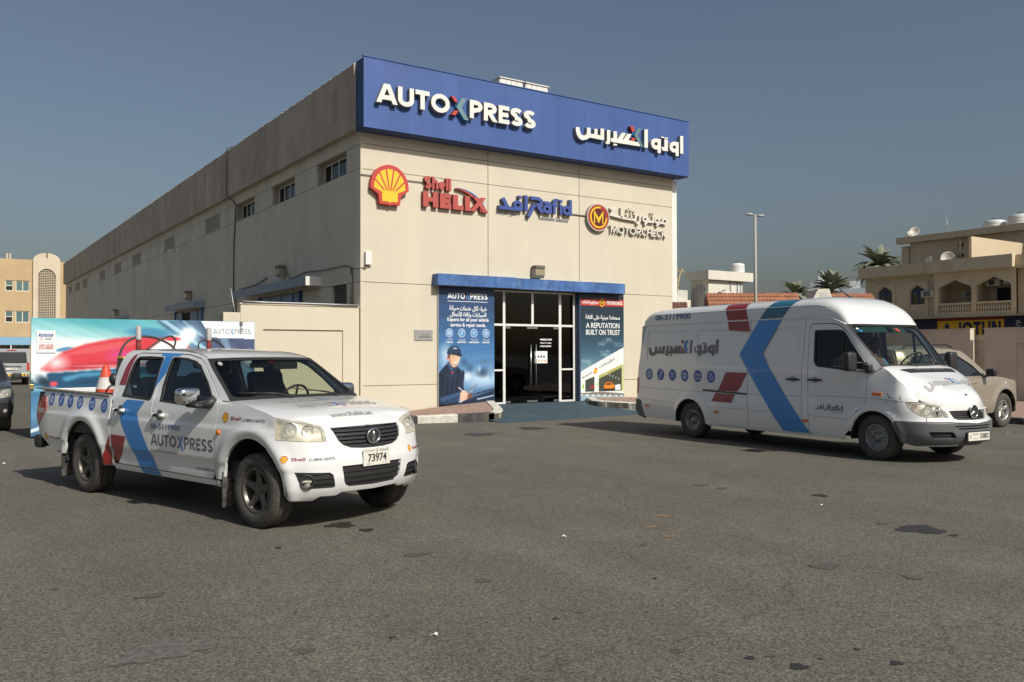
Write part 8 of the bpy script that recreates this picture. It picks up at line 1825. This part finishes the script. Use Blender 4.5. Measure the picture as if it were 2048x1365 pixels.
t = thing('gable_parapet', 'white sloping gable parapet between two tiled roofs', 'parapet', (40.1, 30.3, 0), math.atan2(-2.6, 3.8)); MB().prism([(0, 0), (1.1, 0), (1.1, 4.3), (.85, 5.15), (.25, 5.15), (-.05, 4.6)], -1.2, .1, TR(rx=math.pi/2)).build('parapet', M_WH, t); MB().prism([(.32, 4.4), (.80, 4.4), (.74, 4.95), (.38, 4.95)], .101, .12, TR(rx=math.pi/2)).build('recess', M_WG, t)

# palms
M_FR = mat('palm_frond', (.25, .265, .18), rough=.7, noise=(1.5, .3)); M_TR = mat('palm_trunk', (.14, .105, .07), rough=.95, noise=(3, .3))
def palm(loc, H, Lf, nf, label, seed, lo=78, dr=1.0):
    t = thing('date_palm', label, 'palm tree', loc, 0, 'date palms in the background'); r = random.Random(seed)
    pr = [(.28, 0)]
    for k in range(int(H/.3)): pr += [(.20+.02*r.random(), .3*k+.05), (.25, .3*k+.28)]
    MB().lathe(pr+[(.22, H)], 12).build('trunk', M_TR, t)
    q = MB()
    for f in range(nf):
        az = 2*math.pi*f/nf*2.4+r.uniform(-.2, .2); el = R(84-lo*(f/nf)**.9+r.uniform(-8, 8)); L_ = Lf*r.uniform(.8, 1.05); n = 16; p = np.array([0, 0, H]); pts = [p.copy()]; e = el
        for k in range(n):
            e -= R(3.6+2.6*k/n)*dr*(1 if f > nf*.25 else .7); p = p+np.array([math.cos(az)*math.cos(e), math.sin(az)*math.cos(e), math.sin(e)])*L_/n; pts.append(p.copy())
        q.tube([tuple(x) for x in pts], [.03*(1-.8*k/n) for k in range(n+1)], 4)
        side_ = np.array([-math.sin(az), math.cos(az), 0])
        for k in range(2, n+1):
            d = pts[k]-pts[k-1]; d /= np.linalg.norm(d); up_ = np.cross(side_, d); ll = .55*math.sin(math.pi*(.12+.80*k/n))*Lf/2.6
            for s in (-1, 1):
                for j in (0, .33, .66):
                    b = pts[k-1]+(pts[k]-pts[k-1])*j; tip = b+side_*s*ll*.75+d*ll*.55-np.array([0, 0, 1])*ll*.22*r.random()-up_*ll*.1*0; w_ = d*.055
                    q.add([tuple(b-w_), tuple(b+w_), tuple(tip)], [(0, 1, 2)])
    q.build('crown', M_FR, t)
    return t
palm((77.2, 50.5, 0), 9.9, 3.0, 74, 'largest date palm, spreading beside the shop building roof', 1)
palm((53.5, 38.8, 0), 6.1, 1.8, 54, 'upright date palm above the white gable of the tiled roofs', 2, 52, .8)
palm((66.1, 51.9, 0), 6.9, 2.0, 44, 'small far date palm left of the pale towers', 3)

# street lamp
t = thing('street_lamp', 'tall grey street lamp with two heads above the van', 'street lamp', (32.13, 27.48, 0), -math.atan2(34, 60))
MB().tube([(0, 0, 0), (0, 0, 8.15)], [.085, .065], 12).build('pole', mat('lamp_pole', (.34, .33, .29), rough=.6), t); MB().lathe([(.22, 0), (.22, .05), (.16, .12), (.14, .6)], 14).build('base', M_CABLE, t)
for s, dz in ((-1, .03), (1, -.03)):
    a = MB().tube([(0, 0, 8.05), (s*.12, 0, 8.12+dz)], .03, 8).build('arm', M_CABLE, t); MB().ball((s*.27, 0, 8.13+dz), (.20, .11, .065), 14).build('lamp_head', mat('lamp_head_grey', (.42, .42, .40), rough=.5), a)

# far towers
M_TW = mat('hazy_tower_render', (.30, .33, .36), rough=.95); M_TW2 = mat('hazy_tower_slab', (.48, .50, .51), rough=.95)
def tower(loc, w, d, H, lab, rz):
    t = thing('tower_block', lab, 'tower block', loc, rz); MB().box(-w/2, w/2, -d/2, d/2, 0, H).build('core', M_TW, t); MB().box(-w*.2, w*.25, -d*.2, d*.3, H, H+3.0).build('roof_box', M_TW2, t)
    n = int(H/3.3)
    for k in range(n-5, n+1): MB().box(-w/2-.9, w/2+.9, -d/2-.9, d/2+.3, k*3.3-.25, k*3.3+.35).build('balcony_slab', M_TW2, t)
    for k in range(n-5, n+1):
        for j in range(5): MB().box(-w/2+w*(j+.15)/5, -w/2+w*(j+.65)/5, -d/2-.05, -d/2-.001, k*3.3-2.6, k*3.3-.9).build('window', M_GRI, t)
tower((257, 190, 0), 9, 7, 26.0, 'left pale tower block on the horizon between the palms', -.9); tower((293, 203, 0), 9, 7, 26.0, 'right pale tower block on the horizon, partly behind the upright palm', -.9)

# ================================================================ across the lot, behind the camera (seen only in reflections)
t = thing('villa', 'sand coloured building across the lot behind the viewer, seen only in reflections', 'building', (-14, -34, 0))
hs = [arched(2+5*k, 4.2+5*k, 4.0, 5.6, 6.3) for k in range(9)]; bf = lambda u, v, off=0: (u, off, v)
panel('wall', [[(0, 0), (48, 0), (48, 8.4), (0, 8.4)]], bf, M_V, t, holes=hs, thick=.4, smooth=False, flip=True); MB().box(0, 48, -9, -.5, 0, 8.3).build('core', M_DARK, t); MB().box(-.3, 48.3, -.4, .4, 8.4, 9.2).build('parapet', M_V, t)
# litter and specks
for i, (x, y) in enumerate(((7.68, 6.0), (7.98, 5.94), (4.73, 6.25), (2.45, 4.49), (18.4, 9.2), (.93, 15.19))):
    r = random.Random(i+50); P = [(.014+.018*r.random())*np.array((math.cos(a), .5*math.sin(a))) for a in np.linspace(0, 5.6, 7)]
    vs = [(p[0], p[1], .004+.02*r.random()) for p in P]; lab = ('crumpled white scrap of paper on the asphalt right of centre', 'smaller white scrap of paper on the asphalt, beside the crumpled one', 'tiny pale scrap on the asphalt near the orange sand marks', 'small white scrap on the asphalt in the near foreground', 'white scrap of paper on the ground by the beige car', 'pale scrap on the ground behind the pickup')[i]
    o = MB().add(vs, [(0, 1, 2, 3, 4, 5, 6)]).add([(a, b, c_-.003) for a, b, c_ in vs], [(6, 5, 4, 3, 2, 1, 0)]).build('paper_scrap', M_PW, None, (x, y, 0)); tag(o, lab, 'litter', 'scraps of litter on the asphalt')
for o in list(bpy.data.objects):
    if o.parent is None and o.type == 'EMPTY' and not o.children: bpy.data.objects.remove(o)
